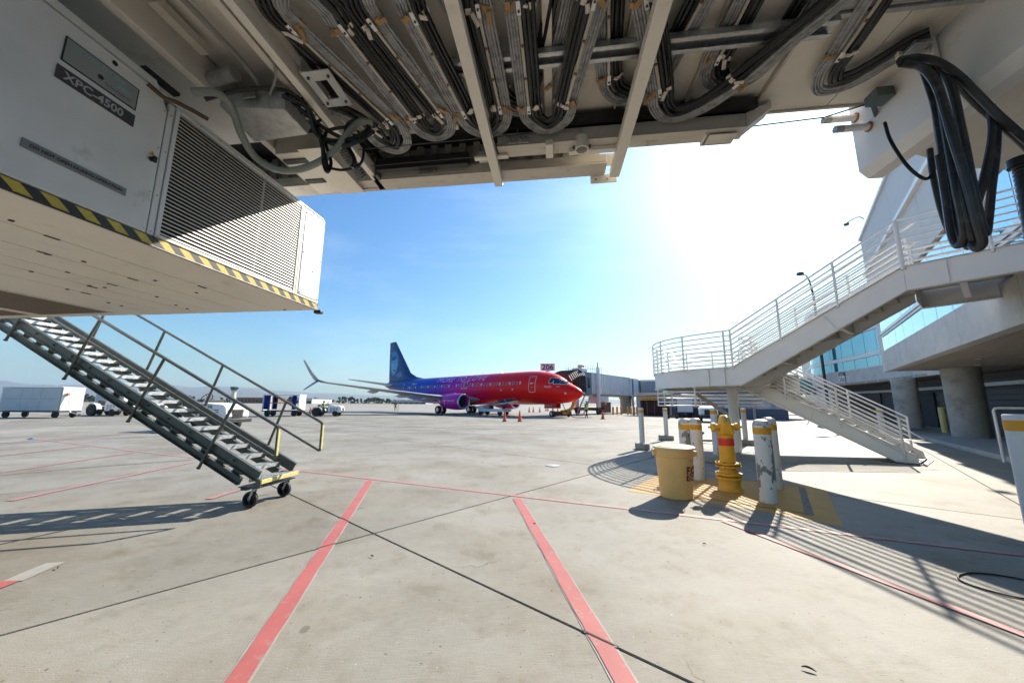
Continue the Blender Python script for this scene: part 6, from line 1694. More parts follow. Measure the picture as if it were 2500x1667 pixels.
# fin with the smiling face in lighter blues
def slab(pts_le, pts_te, th_, m, nm, parent=ap):
    """aerofoil-ish surface between leading and trailing edge polylines; thickness vector th_"""
    mb = MB(); n = len(pts_le); vs = []; T = V3(th_)
    prof = [(0, 0), (.10, .6), (.3, 1), (.65, .6), (1, .04)]
    for le, te in zip(pts_le, pts_te):
        le, te = V3(le), V3(te); ch = (te - le).length
        for f, h in prof: vs.append(le.lerp(te, f) + T * (h * ch))
        for f, h in reversed(prof[1:-1]): vs.append(le.lerp(te, f) - T * (h * ch))
    q = len(prof) * 2 - 2
    fs = [(i * q + k, i * q + (k + 1) % q, (i + 1) * q + (k + 1) % q, (i + 1) * q + k) for i in range(n - 1) for k in range(q)]
    fs += [tuple(range(q)), tuple((n - 1) * q + k for k in range(q))]
    return mb.add(vs, fs).build(nm, m, parent)
fin = slab([(-29.0, 0, 5.30), (-31.8, 0, 5.75), (-33.6, 0, 6.5), (-36.0, 0, 9.2), (-38.9, 0, 12.45)], [(-40.6, 0, 5.1), (-40.65, 0, 5.7), (-40.7, 0, 6.4), (-40.85, 0, 9.2), (-40.95, 0, 12.45)], (0, .045, 0), fin_blue, 'tail_fin')
def finpoly(pts, m, nm, off):
    # flat print a little proud of the fin's right side
    P = []
    for x_, z_ in pts:
        P.append((x_, -(.30 + off), z_))
    c = (sum(p[0] for p in P) / len(P), P[0][1], sum(p[2] for p in P) / len(P))
    mb = MB(); n = len(P)
    def th_at(x_, z_):
        # local half thickness of the fin
        le = -33.6 - (z_ - 6.5) * .895; te = -40.7 - (z_ - 6.5) * .042
        f = (x_ - le) / (te - le); ch = abs(te - le)
        pr = [(0, 0), (.10, .6), (.3, 1), (.65, .6), (1, .04)]
        h = 0
        for a, b in zip(pr, pr[1:]):
            if a[0] <= f <= b[0]: h = a[1] + (b[1] - a[1]) * (f - a[0]) / (b[0] - a[0])
        return h * .045 * ch
    vs = [(p[0], -(th_at(p[0], p[2]) + off), p[2]) for p in P] + [(c[0], -(th_at(c[0], c[2]) + off), c[2])]
    mb.add(vs, [(k, (k + 1) % n, n) for k in range(n)]).build(nm, m, fin, fix=False)
# parka ruff, face, shadowed features
def blob(cx, cz, rx, rz, n=14, wob=0.0, sd=0):
    return [(cx + rx * (1 + wob * math.sin(3 * a + sd)) * math.cos(a), cz + rz * (1 + wob * math.cos(4 * a + sd)) * math.sin(a)) for a in [2 * math.pi * k / n for k in range(n)]]
finpoly(blob(-38.9, 8.45, 1.62, 2.15, 22, .04), fin_mid, 'emblem_hood', .03)
finpoly(blob(-38.8, 8.15, 1.12, 1.55, 18, .03), fin_light, 'emblem_face', .05)
finpoly(blob(-39.05, 9.35, .95, .42, 12, .1), fin_blue, 'emblem_hair', .07)
for cx in (-38.3, -39.2): finpoly(blob(cx, 8.62, .30, .11, 8), fin_blue, 'emblem_eye', .07)
finpoly([(-38.62, 8.45), (-38.85, 7.85), (-38.5, 7.75)], fin_mid, 'emblem_nose', .07)
finpoly([(-38.15, 7.45), (-38.6, 7.25), (-39.2, 7.42), (-39.1, 7.12), (-38.6, 6.98), (-38.25, 7.15)], fin_blue, 'emblem_mouth', .07)
finpoly([(-36.3, 6.9), (-38.3, 6.3), (-37.3, 5.9), (-35.6, 6.0)], fin_mid, 'emblem_collar', .03)
finpoly([(-39.6, 10.8), (-40.4, 10.5), (-40.4, 10.1), (-39.5, 10.3)], fin_mid, 'emblem_ruff', .03)
# tailplane
for s_ in (-1, 1):
    slab([(-37.2, s_ * .6, 4.55), (-40.6, s_ * 7.1, 5.35)], [(-41.0, s_ * .6, 4.5), (-41.9, s_ * 7.1, 5.35)], (0, 0, .045), wing_m, 'tailplane')
# wings with split winglets
for s_ in (-1, 1):
    le = [(-14.6, s_ * 1.5, 1.95), (-18.3, s_ * 6.0, 2.40), (-26.0, s_ * 16.7, 3.95)]
    te = [(-22.6, s_ * 1.5, 1.95), (-23.3, s_ * 6.0, 2.35), (-27.7, s_ * 16.7, 3.92)]
    w_ = slab(le, te, (0, 0, .050), wing_m, 'wing')
    slab([(-26.0, s_ * 16.7, 3.95), (-26.7, s_ * 17.35, 4.25), (-27.7, s_ * 17.75, 5.1), (-29.2, s_ * 18.3, 6.75)], [(-27.7, s_ * 16.7, 3.92), (-28.2, s_ * 17.35, 4.25), (-28.8, s_ * 17.75, 5.1), (-29.75, s_ * 18.3, 6.75)], (0, s_ * .03, .02), mat('winglet_blue_grey', (.22, .26, .36), .3, coat=.4), 'winglet', w_)
    slab([(-26.5, s_ * 17.2, 4.15), (-28.0, s_ * 18.35, 3.0)], [(-28.0, s_ * 17.2, 4.15), (-28.7, s_ * 18.35, 3.0)], (0, .02, .03), mat('winglet_dark_blue', (.02, .03, .12), .3), 'ventral_strake', w_)
    for yy, x0, l_, zz in ((4.0, -21.0, 3.6, 2.02), (7.6, -21.8, 3.6, 2.40), (11.0, -23.6, 3.2, 2.92)):
        MB().lathe([(.03, 0), (.22, l_ * .25), (.27, l_ * .55), (.12, l_ * .85), (.02, l_)], 12, (x0, s_ * yy, zz), Matrix.Rotation(R(-90), 3, 'Y')).build('flap_fairing', wing_m, w_)
    # engine
    ex, ey, ez = -14.0, s_ * 4.83, 1.62
    Rx = Matrix.Rotation(R(-90), 3, 'Y')
    prof = [(.80, .02), (.93, .0), (1.02, .12), (1.07, .6), (1.08, 1.6), (1.0, 2.8), (.82, 3.7), (.74, 3.9), (.70, 3.7), (.70, 2.2), (.77, 1.0), (.78, .3), (.80, .02)]
    pr = [(r_ , l_) for r_, l_ in prof]
    en = MB(); n = 32; vs = []
    for r_, l_ in pr[:-1]:
        for k in range(n):
            a = 2 * math.pi * k / n; yy = r_ * math.cos(a); zz = r_ * math.sin(a)
            if zz < 0: zz *= .90
            vs.append((ex - l_, ey + yy, ez + zz))
    m_ = len(pr) - 1
    fs = [(i * n + k, i * n + (k + 1) % n, ((i + 1) % m_) * n + (k + 1) % n, ((i + 1) % m_) * n + k) for i in range(m_) for k in range(n)]
    nac = en.add(vs, fs).build('engine', engine_m, ap)
    lp_ = MB(); lp_.tube([(ex - .06, ey + .90 * math.cos(2 * math.pi * k / 32), ez + .90 * math.sin(2 * math.pi * k / 32) * (.9 if math.sin(2 * math.pi * k / 32) < 0 else 1)) for k in range(32)], .115, 8, closed=True)
    lp_.build('intake_lip', metal, nac)
    MB().lathe([(.78, .55), (.78, .60)], 28, (ex, ey, ez), Rx).build('fan_disc', dark_room, nac)
    for k in range(18):
        a = 2 * math.pi * k / 18
        MB().bar((ex - .52, ey + .12 * math.cos(a), ez + .12 * math.sin(a)), (ex - .52, ey + .76 * math.cos(a), ez + .70 * math.sin(a)), .13, .02, (1, .5, 0)).build('fan_blade', dark_steel, nac)
    MB().lathe([(.02, .22), (.14, .36), (.20, .55)], 14, (ex, ey, ez), Rx).build('spinner', dark_steel, nac)
    MB().lathe([(.62, 3.7), (.50, 4.4), (.40, 4.5)], 20, (ex, ey, ez), Rx).build('exhaust_cone', metal, nac)
    MB().hexa([(-15.2, ey - .12, 2.55), (-19.5, ey - .12, 2.3), (-19.5, ey + .12, 2.3), (-15.2, ey + .12, 2.55), (-15.9, ey - .1, 2.80), (-19.3, ey - .1, 2.55), (-19.3, ey + .1, 2.55), (-15.9, ey + .1, 2.80)]).build('pylon', engine_m, nac)
    if s_ < 0:
        def onen(x0, z0):
            def f(tx, ty):
                z_ = z0 + ty; dz = z_ - ez
                return (ex - 3.2 + tx + x0, ey - math.sqrt(max(1.10 ** 2 - dz * dz, .1)), z_)
            return f
        text('Alaska + virgin america', .26, ink_white, 'lettering', nac, onen(.25, 1.72), shear=.2, maxedge=.2)
        MB().tube([(-16.6, ey - 1.05, 1.9), (-16.5, ey - 1.02, 1.2)], .02, 4).build('panel_line', ink_white, nac)
# wing root fairing
MB().lathe([(.3, 0), (1.5, 2.5), (1.75, 5), (1.75, 8), (1.3, 10.5), (.3, 12.5)], 24, (-13.5, 0, 2.25), Matrix.Diagonal((1, 1.15, .62)) @ Matrix.Rotation(R(-90), 3, 'Y')).build('belly_fairing', liv, ap)
# landing gear
def wheels(x_, y_, r_, w_, gap, nm):
    MB().cyl((x_, y_, r_), (x_, y_, 1.7), .10, 10).build('gear_leg', metal, ap)
    for s2 in (-1, 1):
        wh = MB().lathe([(r_ * .5, -w_ / 2), (r_ * .92, -w_ / 2), (r_, -w_ * .3), (r_, w_ * .3), (r_ * .92, w_ / 2), (r_ * .5, w_ / 2)], 24, (x_, y_ + s2 * gap, r_), Matrix.Rotation(R(90), 3, 'X')).build('wheel', tyre_m, ap)
        MB().lathe([(r_ * .5, -w_ / 2 - .01), (r_ * .5, w_ / 2 + .01)], 18, (x_, y_ + s2 * gap, r_), Matrix.Rotation(R(90), 3, 'X')).build('rim', metal, wh)
wheels(-4.0, 0, .34, .22, .2, 'nose'); wheels(-21.2, -2.86, .56, .40, .43, 'main'); wheels(-21.2, 2.86, .56, .40, .43, 'main')
for s_ in (-1, 1): MB().box(-4.9, -3.2, s_ * .42 - .02, s_ * .42 + .02, .95, 1.55).build('gear_door', red_paint, ap)
text('492-0000/R', .22, ink_white, 'lettering', ap, lambda a, b: (-4.85 + a, -.455, 1.15 + b), maxedge=.3)
for x_, h in ((-15.5, .5), (-26, .35), (-12, .3)): MB().bar((x_, 0, 5.38), (x_ - .25, 0, 5.40 + h), .05, .22, (0, 1, 0)).build('antenna', mat('blade_antenna_grey', (.5, .5, .55), .4), ap)
MB().tube([(-36.5, -.3, 2.95), (-36.5, -.3, .9), (-36.5, -.35, .02)], .05, 8).build('tail_stand', tan_pipe, ap)
for x_, z_ in ((-8.6, 3.15), (-1.5, 2.6), (-10.5, 3.1)): patch(x_ - .09, x_ + .09, z_ - .09, z_ + .09, outline, 'sensor_port', ap, .02, 2, 2)
# ================================================================== PEOPLE
def person(label, loc, rotz, J, vest_m, leg_m, head_dir=(0, -1), shirt=None, cap=None, group=None):
    """J: joint positions; body is one skinned mesh, clothes and hair are parts"""
    t = thing('person', label, 'person', loc, rotz, group)
    names = ['pel', 'wai', 'che', 'nek', 'hed', 'top', 'shL', 'elL', 'wrL', 'haL', 'shR', 'elR', 'wrR', 'haR', 'hiL', 'knL', 'anL', 'toL', 'hiR', 'knR', 'anR', 'toR']
    rad = dict(pel=.15, wai=.135, che=.16, nek=.06, hed=.095, top=.085, sh=.075, el=.05, wr=.036, ha=.035, hi=.10, kn=.065, an=.045, to=.04)
    edges = [('pel', 'wai'), ('wai', 'che'), ('che', 'nek'), ('nek', 'hed'), ('hed', 'top'), ('che', 'shL'), ('shL', 'elL'), ('elL', 'wrL'), ('wrL', 'haL'), ('che', 'shR'), ('shR', 'elR'), ('elR', 'wrR'), ('wrR', 'haR'),
             ('pel', 'hiL'), ('hiL', 'knL'), ('knL', 'anL'), ('anL', 'toL'), ('pel', 'hiR'), ('hiR', 'knR'), ('knR', 'anR'), ('anR', 'toR')]
    fing = []
    nm2 = list(names); JJ = dict(J)
    for s_ in 'LR':
        h = V3(JJ['ha' + s_]); d = (h - V3(JJ['wr' + s_])).normalized(); sd_ = d.cross(V3((0, 0, 1)))
        if sd_.length < .1: sd_ = V3((1, 0, 0))
        sd_.normalize()
        for k, l_ in enumerate((.075, .085, .08, .065)):
            n_ = 'f%s%d' % (s_, k); JJ[n_] = tuple(h + d * l_ + sd_ * (k - 1.5) * .022); nm2.append(n_); edges.append(('ha' + s_, n_)); rad[n_] = .010
        n_ = 't' + s_; JJ[n_] = tuple(h + d * .03 + sd_ * .06); nm2.append(n_); edges.append(('wr' + s_, n_)); rad[n_] = .011
    me = bpy.data.meshes.new('body')
    idx = {n: i for i, n in enumerate(nm2)}
    me.from_pydata([JJ[n] for n in nm2], [(idx[a], idx[b]) for a, b in edges], [])
    o = bpy.data.objects.new('body', me); COL.objects.link(o)
    sk = o.modifiers.new('skin', 'SKIN')
    for n in nm2:
        r_ = rad.get(n, rad.get(n[:2], .05)); v = me.skin_vertices[0].data[idx[n]]
        v.radius = (r_, r_ * (.78 if n in ('pel', 'wai', 'che') else 1)); v.use_root = (n == 'pel')
    sb_ = o.modifiers.new('sub', 'SUBSURF'); sb_.levels = 1; sb_.render_levels = 1
    bpy.context.view_layer.update()
    dg = bpy.context.evaluated_depsgraph_get()
    m2 = bpy.data.meshes.new_from_object(o.evaluated_get(dg))
    bpy.data.objects.remove(o)
    m2.materials.clear()
    for mm in (skin, leg_m, shirt or navy, black_m): m2.materials.append(mm)
    m2.polygons.foreach_set('use_smooth', [True] * len(m2.polygons))
    def near(p):
        return min(nm2, key=lambda n: (V3(JJ[n]) - p).length - rad.get(n, rad.get(n[:2], .05)))
    for pl in m2.polygons:
        n = near(pl.center)
        pl.material_index = 1 if n[:2] in ('hi', 'kn', 'pe') else 3 if n[:2] in ('an', 'to') else 2 if n[:2] in ('wa', 'ch', 'sh', 'el') else 0
    ob = bpy.data.objects.new('body', m2); COL.objects.link(ob); ob.parent = t
    # vest shell round the trunk
    pel, che, nek = V3(J['pel']), V3(J['che']), V3(J['nek'])
    axd = (che - pel).normalized(); side = (V3(J['shR']) - V3(J['shL'])).normalized(); fr = side.cross(axd).normalized()
    vb = MB(); rings = []
    for f, rx, ry in ((-.02, .19, .155), (.35, .185, .15), (.75, .205, .165), (1.05, .20, .155), (1.22, .13, .11)):
        c_ = pel + (che - pel) * f
        rings.append([c_ + side * (rx * math.cos(a)) + fr * (ry * math.sin(a)) for a in [2 * math.pi * k / 16 for k in range(16)]])
    vb.add([p for r_ in rings for p in r_], [(i * 16 + k, i * 16 + (k + 1) % 16, (i + 1) * 16 + (k + 1) % 16, (i + 1) * 16 + k) for i in range(4) for k in range(16)])
    vv = vb.build('safety_vest', vest_m, t)
    bd = MB(); c_ = pel + (che - pel) * .5
    bd.tube([c_ + side * (.198 * math.cos(a)) + fr * (.16 * math.sin(a)) for a in [2 * math.pi * k / 20 for k in range(20)]], .018, 5, closed=True)
    bd.build('reflective_band', mat('reflective_silver', (.6, .6, .6), .35), vv)
    hd = V3(J['hed']); tp_ = V3(J['top'])
    MB().lathe([(.10, .02), (.112, .06), (.10, .115), (.05, .15), (.01, .158)], 16, hd).build('hair' if not cap else 'cap', cap or hair, t)
    fd = V3((head_dir[0], head_dir[1], 0)).normalized(); sd2 = V3((-fd.y, fd.x, 0))
    MB().lathe([(.02, 0), (.012, .03)], 6, hd + fd * .09 + V3((0, 0, .0)), fd.to_track_quat('Z', 'Y').to_matrix()).build('nose', skin, t)
    for s_ in (-1, 1):
        MB().lathe([(.012, 0), (.008, .01)], 6, hd + fd * .088 + sd2 * (s_ * .035) + V3((0, 0, .03)), fd.to_track_quat('Z', 'Y').to_matrix()).build('eye', black_m, t)
        MB().lathe([(.02, 0), (.014, .015)], 8, hd + sd2 * (s_ * .095), sd2.to_track_quat('Z', 'Y').to_matrix()).build('ear', skin, t)
    return t
def stand(stride=0.0, lean=0.0, armL=(.15, .1), armR=(.15, .1), h=1.75):
    k = h / 1.75
    J = dict(pel=(0, 0, .96), wai=(0, -.02 - lean * .3, 1.12), che=(0, -lean * .7, 1.34), nek=(0, -lean, 1.50), hed=(0, -lean - .03, 1.60), top=(0, -lean - .02, 1.70),
             shL=(-.19, -lean * .8, 1.43), elL=(-.25, -lean * .7 + .03 - armL[0] * .5, 1.16), wrL=(-.25, -lean * .6 - armL[0], .94 + armL[1]), haL=(-.24, -lean * .6 - armL[0] - .03, .87 + armL[1]),
             shR=(.19, -lean * .8, 1.43), elR=(.25, -lean * .7 + .03 - armR[0] * .5, 1.16), wrR=(.25, -lean * .6 - armR[0], .94 + armR[1]), haR=(.24, -lean * .6 - armR[0] - .03, .87 + armR[1]),
             hiL=(-.10, 0, .90), knL=(-.11, -stride * .55, .50), anL=(-.11, -stride * .75, .09), toL=(-.12, -stride * .75 - .14, .045),
             hiR=(.10, 0, .90), knR=(.11, stride * .25, .50), anR=(.11, stride * .8, .10), toR=(.12, stride * .8 - .14, .045))
    return {a: (b[0] * k, b[1] * k, b[2] * k) for a, b in J.items()}
q = onz(1432, 1021)
person('worker in lime vest and navy shorts walking past the red aircraft nose', (q.x, q.y, 0), R(25), stand(.42, .06, (.22, .18), (-.1, .05)), vest, navy, cap=hair)
q = onz(965, 1003)
person('worker in orange vest standing below the aircraft tail', (q.x, q.y, 0), R(-20), stand(.08), vest_org, navy)
SIT = dict(pel=(0, 0, .0), wai=(0, -.02, .16), che=(0, -.05, .38), nek=(0, -.08, .54), hed=(0, -.11, .64), top=(0, -.10, .74), shL=(-.19, -.06, .47), elL=(-.25, -.25, .28), wrL=(-.20, -.48, .36), haL=(-.18, -.55, .38),
           shR=(.19, -.06, .47), elR=(.25, -.25, .28), wrR=(.20, -.48, .36), haR=(.18, -.55, .38), hiL=(-.10, -.04, -.02), knL=(-.13, -.46, .02), anL=(-.13, -.55, -.38), toL=(-.13, -.68, -.42), hiR=(.10, -.04, -.02), knR=(.13, -.46, .02), anR=(.13, -.55, -.38), toR=(.13, -.68, -.42))

# ================================================================== GROUND VEHICLES  (local -y = forward)
def wheel_part(t, x, y, r_, w_, rim=True, nm='wheel', m=None):
    s_ = 1 if x > 0 else -1
    wh = MB().lathe([(r_ * .55, -w_ / 2), (r_ * .92, -w_ / 2), (r_, -w_ * .32), (r_, w_ * .32), (r_ * .92, w_ / 2), (r_ * .55, w_ / 2)], 26, (x, y, r_), Matrix.Rotation(R(90), 3, 'Y')).build(nm, tyre_m, t)
    if rim:
        MB().lathe([(r_ * .56, -w_ * .42), (r_ * .56, w_ * .42)], 20, (x, y, r_), Matrix.Rotation(R(90), 3, 'Y')).build('rim', m or alu_white, wh)
        MB().lathe([(r_ * .18, 0), (r_ * .16, w_ * .52)], 10, (x, y, r_), Matrix.Rotation(R(90 * s_), 3, 'Y')).build('hub', dark_steel, wh)
def tractor(label, loc, rotz, txt=None, num=None, big=True, driver=None):
    t = thing('baggage_tractor', label, 'tractor', loc, rotz)
    hoodw, hl = .56, 1.15
    hood = [(-1.45, .42), (-1.58, .62), (-1.50, 1.00), (-1.36, 1.10), (-.15, 1.20), (-.15, .42)]
    MB().extr([(-hoodw, y, z) for y, z in hood], (2 * hoodw, 0, 0)).build('hood', alu_white, t, bevel=.03)
    MB().box(-.50, .50, -1.2, 1.35, .34, .52).build('chassis', dark_steel, t)
    MB().box(-.62, .62, .0, 1.0, .46, .56).build('floor', dark_steel, t)
    MB().box(-.70, .70, .85, 1.45, .50, .82).build('rear_deck', alu_white, t, bevel=.04)
    for s_ in (-1, 1):
        fend = []
        for k in range(9):
            a = R(180 * k / 8); fend.append((s_ * .50, 1.0 - .58 * math.cos(a) , .46 + .56 * math.sin(a)))
        mb = MB()
        for a, b in zip(fend, fend[1:]): mb.bar(a, b, .34, .03, (0, 0, 1) if abs(a[1] - b[1]) > .05 else (0, 1, 0))
        mb.build('fender', alu_white, t)
        wheel_part(t, s_ * .60, 1.0, .46, .26); wheel_part(t, s_ * .50, -.95, .29, .20)
        # side louvres
        for r_ in range(5):
            for c_ in range(3):
                y0 = -1.2 + c_ * .30; z0 = .86 - r_ * .085
                if r_ > 2 and c_ == 0: continue
                MB().box(s_ * (hoodw + .002), s_ * (hoodw + .008), y0, y0 + .22, z0, z0 + .035).build('vent_slot', black_m, t)
        MB().cyl((s_ * .36, -1.535, .84), (s_ * .36, -1.56, .84), .085, 14).build('headlight', mat('headlamp_glass', (.75, .75, .7), .15), t)
    MB().box(-.24, .24, -1.585, -1.54, .55, .90).build('radiator_grille', dark_room, t)
    MB().box(-.6, .6, -1.72, -1.60, .36, .52).build('bumper', dark_steel, t, bevel=.02)
    MB().box(-.30, .30, .52, .98, .70, .80).box(-.30, .30, .92, 1.02, .802, 1.25).build('seat', rubber, t, bevel=.03)
    sc = V3((0, .12, 1.36)); tilt = Matrix.Rotation(R(-62), 3, 'X')
    MB().tube([sc + tilt @ V3((.24 * math.cos(2 * math.pi * k / 24), .24 * math.sin(2 * math.pi * k / 24), 0)) for k in range(24)], .018, 6, closed=True).build('steering_wheel', rubber, t)
    col_ = MB().cyl(sc, (0, -.12, 1.10), .03, 8)
    for k in range(3):
        a = 2 * math.pi * k / 3; col_.cyl(sc, sc + tilt @ V3((.24 * math.cos(a), .24 * math.sin(a), 0)), .012, 6)
    col_.build('steering_column', dark_steel, t)
    MB().box(-.45, .45, -.22, -.10, 1.08, 1.32).build('dashboard', dark_steel, t, bevel=.02)
    MB().box(-.10, .10, 1.45, 1.62, .42, .58).build('tow_hitch', dark_steel, t)
    if txt:
        for s_ in (-1, 1):
            text(txt, .19, ink, 'lettering', t, (lambda sg: (lambda x_, y_: (sg * (hoodw + .01), (-1.1 + x_) if sg > 0 else (-.30 - x_), .95 + y_)))(s_), bold=.004, space=1.15)
    if num: text(num, .10, ink, 'lettering', t, lambda x_, y_: (-.25 + x_, -1.59, .60 + y_))
    return t
# tiger tractor half hidden by the service stairs
q = onz(500, 1050)
tg_ = tractor('white tractor lettered TIGER seen through the dark service stairs', (q.x, q.y, 0), R(80), 'TIGER', '97856')
tg_.scale = (1.22, 1.22, 1.22)
# tractor with driver
q = onz(800, 1015.5)
t2 = tractor('small white tractor with a driver left of the aircraft wing', (q.x, q.y, 0), R(96), None, None)
MB().box(.57, .575, -1.05, -.45, .66, .90).build('decal', mat('dark_decal', (.05, .06, .07), .5), t2)
person('driver in lime vest seated on the small white tractor', (q.x - .62 * math.sin(R(96)) * 1.0, q.y + .62 * math.cos(R(96)), .86), R(96), SIT, vest, khaki, cap=hair)
# tug at left behind the stairs
q = onz(268, 1015)
t3 = tractor('white tug coupled behind the luggage trailer at the left', (q.x, q.y, 0), R(80)); t3.scale = (1.25, 1.25, 1.25)
q2 = onz(362, 1008)
t4 = tractor('far white tractor with an orange vested driver behind the service stairs', (q2.x, q2.y, 0), R(85)); t4.scale = (1.2, 1.2, 1.2)
person('driver in orange vest on the far tractor behind the service stairs', (q2.x - .74, q2.y + .05, 1.0), R(85), SIT, vest_org, navy, cap=vest_org)

def cart(label, loc, rotz, L_, W_, H_, z0=.55, closed=True, curtain=None, name='luggage_cart', cat='cart'):
    """local x = length"""
    t = thing(name, label, cat, loc, rotz)
    MB().box(-L_ / 2, L_ / 2, -W_ / 2, W_ / 2, z0 - .12, z0).build('bed', dark_steel, t)
    MB().box(-L_ / 2 - .03, L_ / 2 + .03, -W_ / 2 - .04, W_ / 2 + .04, H_ - .08, H_).build('roof', alu_white, t, bevel=.03)
    if closed:
        n = 3
        for s_ in (-1, 1):
            for i in range(n):
                a = -L_ / 2 + .05 + i * (L_ - .1) / n
                MB().box(a + .01, a + (L_ - .1) / n - .01, s_ * W_ / 2 - .02, s_ * W_ / 2 + .02, z0 + .02, H_ - .10).build('side_panel', cart_grey, t, bevel=.006)
                MB().box(a + .2, a + (L_ - .1) / n - .3, s_ * (W_ / 2 + .025), s_ * (W_ / 2 + .035), (z0 + H_) / 2, (z0 + H_) / 2 + .02).build('panel_bar', dark_steel, t)
        for x_ in (-L_ / 2, L_ / 2): MB().box(x_ - .05, x_ + .05, -W_ / 2 + .03, W_ / 2 - .03, z0 + .02, H_ - .10).build('end_panel', alu_white, t, bevel=.01)
    else:
        for x_ in (-L_ / 2 + .04, L_ / 2 - .04):
            MB().box(x_ - .04, x_ + .04, -W_ / 2, W_ / 2, z0 + .01, H_ - .10).build('end_panel', alu_white, t, bevel=.01)
        MB().box(-L_ / 2 + .1, L_ / 2 - .1, -.02, .02, z0 + .75, z0 + .82).build('mid_bar', galv_dull, t)
        for s_ in (-1, 1):
            for x_, w_ in ((-L_ / 2 + .5, .55), (L_ / 2 - .45, .45)):
                mb = MB(); nf = 12; vs = []
                for k in range(nf + 1):
                    xx = x_ - w_ / 2 + w_ * k / nf; yy = s_ * (W_ / 2 + .03) + .05 * (1 if k % 2 else -1)
                    vs += [(xx * 1.0 + .10 * math.sin(k), yy, z0 + .1), (xx, yy, H_ - .12)]
                mb.add(vs, [(2 * k, 2 * k + 2, 2 * k + 3, 2 * k + 1) for k in range(nf)])
                o = mb.build('curtain', curtain, t, fix=False)
                sf = o.modifiers.new('solid', 'SOLIDIFY'); sf.thickness = .01
    for s_ in (-1, 1):
        for x_ in (-L_ / 2 + .5, L_ / 2 - .5): 
            r_ = min(.30, z0 * .52)
            wh = MB().lathe([(r_ * .5, -.08), (r_ * .93, -.08), (r_, -.05), (r_, .05), (r_ * .93, .08), (r_ * .5, .08)], 20, (x_, s_ * (W_ / 2 - .2), r_), Matrix.Rotation(R(90), 3, 'X')).build('wheel', tyre_m, t)
            MB().lathe([(r_ * .5, -.07), (r_ * .5, .07)], 14, (x_, s_ * (W_ / 2 - .2), r_), Matrix.Rotation(R(90), 3, 'X')).build('rim', galv_dull, wh)
    MB().bar((L_ / 2, 0, z0 - .15), (L_ / 2 + .9, 0, .28), .07, .07).build('tow_bar', galv_dull, t)
    MB().box(L_ / 2 + .85, L_ / 2 + 1.0, -.05, .05, .22, .34).build('tow_eye', dark_steel, t)
    return t
q = onz(150, 1020)
c1_ = cart('long white covered luggage trailer at the left edge', (q.x - 2.5, q.y + .4, 0), R(-2), 5.6, 1.7, 2.72, .62, name='luggage_trailer', cat='trailer')
MB().bar((2.95, -.5, 2.1), (3.45, -.5, .5), .07, .07).build('raised_tow_bar', galv_dull, c1_); MB().box(2.9, 3.05, -.6, -.45, 1.95, 2.2).build('orange_tab', vest_org, c1_)
q = onz(116, 1016)
c3_ = cart('grey luggage cart hidden behind the long white trailer', (q.x + 1.6, q.y + 4.6, 0), R(3), 2.9, 1.6, 2.45, .6)
q = onz(683, 1016)
c2_ = cart('open luggage cart with blue curtains left of the small tractor', (q.x, q.y + .6, 0), R(6), 3.7, 1.6, 2.30, .62, closed=False, curtain=curtain_blue)
# vehicles by the concourse
q = onz(1731, 1029)
t5 = tractor('white tug facing the viewer under the round landing', (q.x, q.y - .0, 0), R(-28)); t5.scale = (1.15, 1.15, 1.15)
q = onz(1680, 1019)
cart('white luggage cart with blue curtain left of the tug under the landing', (q.x + .3, q.y + 1.4, 0), R(-112), 2.8, 1.6, 2.1, .6, closed=False, curtain=curtain_blue)
q = onz(1842, 1020)
cart('white luggage cart with purple curtain right of the stair column', (q.x - .2, q.y + 1.2, 0), R(-118), 2.8, 1.6, 2.1, .6, closed=False, curtain=curtain_purple)
q = onz(1755, 1018)
cart('closed white luggage cart behind the tug under the landing', (q.x + .2, q.y + 1.5, 0), R(-38), 2.8, 1.6, 2.0, .6)
# little dolly frame near the slim bollard
q = onz(1642, 1022)
dl = thing('tow_dolly', 'small dark tow dolly behind the slim bollard', 'dolly', (q.x, q.y, 0), R(20))
MB().bar((-.7, 0, .30), (.7, 0, .30), .06, .06).bar((0, 0, .3), (.1, 0, 1.5), .06, .06).bar((-.3, -.4, .25), (-.3, .4, .25), .05, .05).build('frame', dark_steel, dl)
for x_ in (-.6, .6): MB().cyl((x_, -.12, .16), (x_, .12, .16), .16, 12).build('wheel', tyre_m, dl)
# low dark stand on the apron beside the column
q = onz(1735, 1082)
ds_ = thing('steel_stand', 'low black steel stand on the ground between the bollards', 'stand', (q.x, q.y, 0), R(-10))
MB().bar((-.5, 0, .10), (.9, 0, .12), .07, .07).bar((-.45, -.35, .02), (-.25, .1, .42), .05, .05).bar((-.45, .35, .02), (-.25, -.1, .42), .05, .05).bar((.5, -.3, .04), (.5, .3, .04), .06, .06).build('frame', dark_steel, ds_)

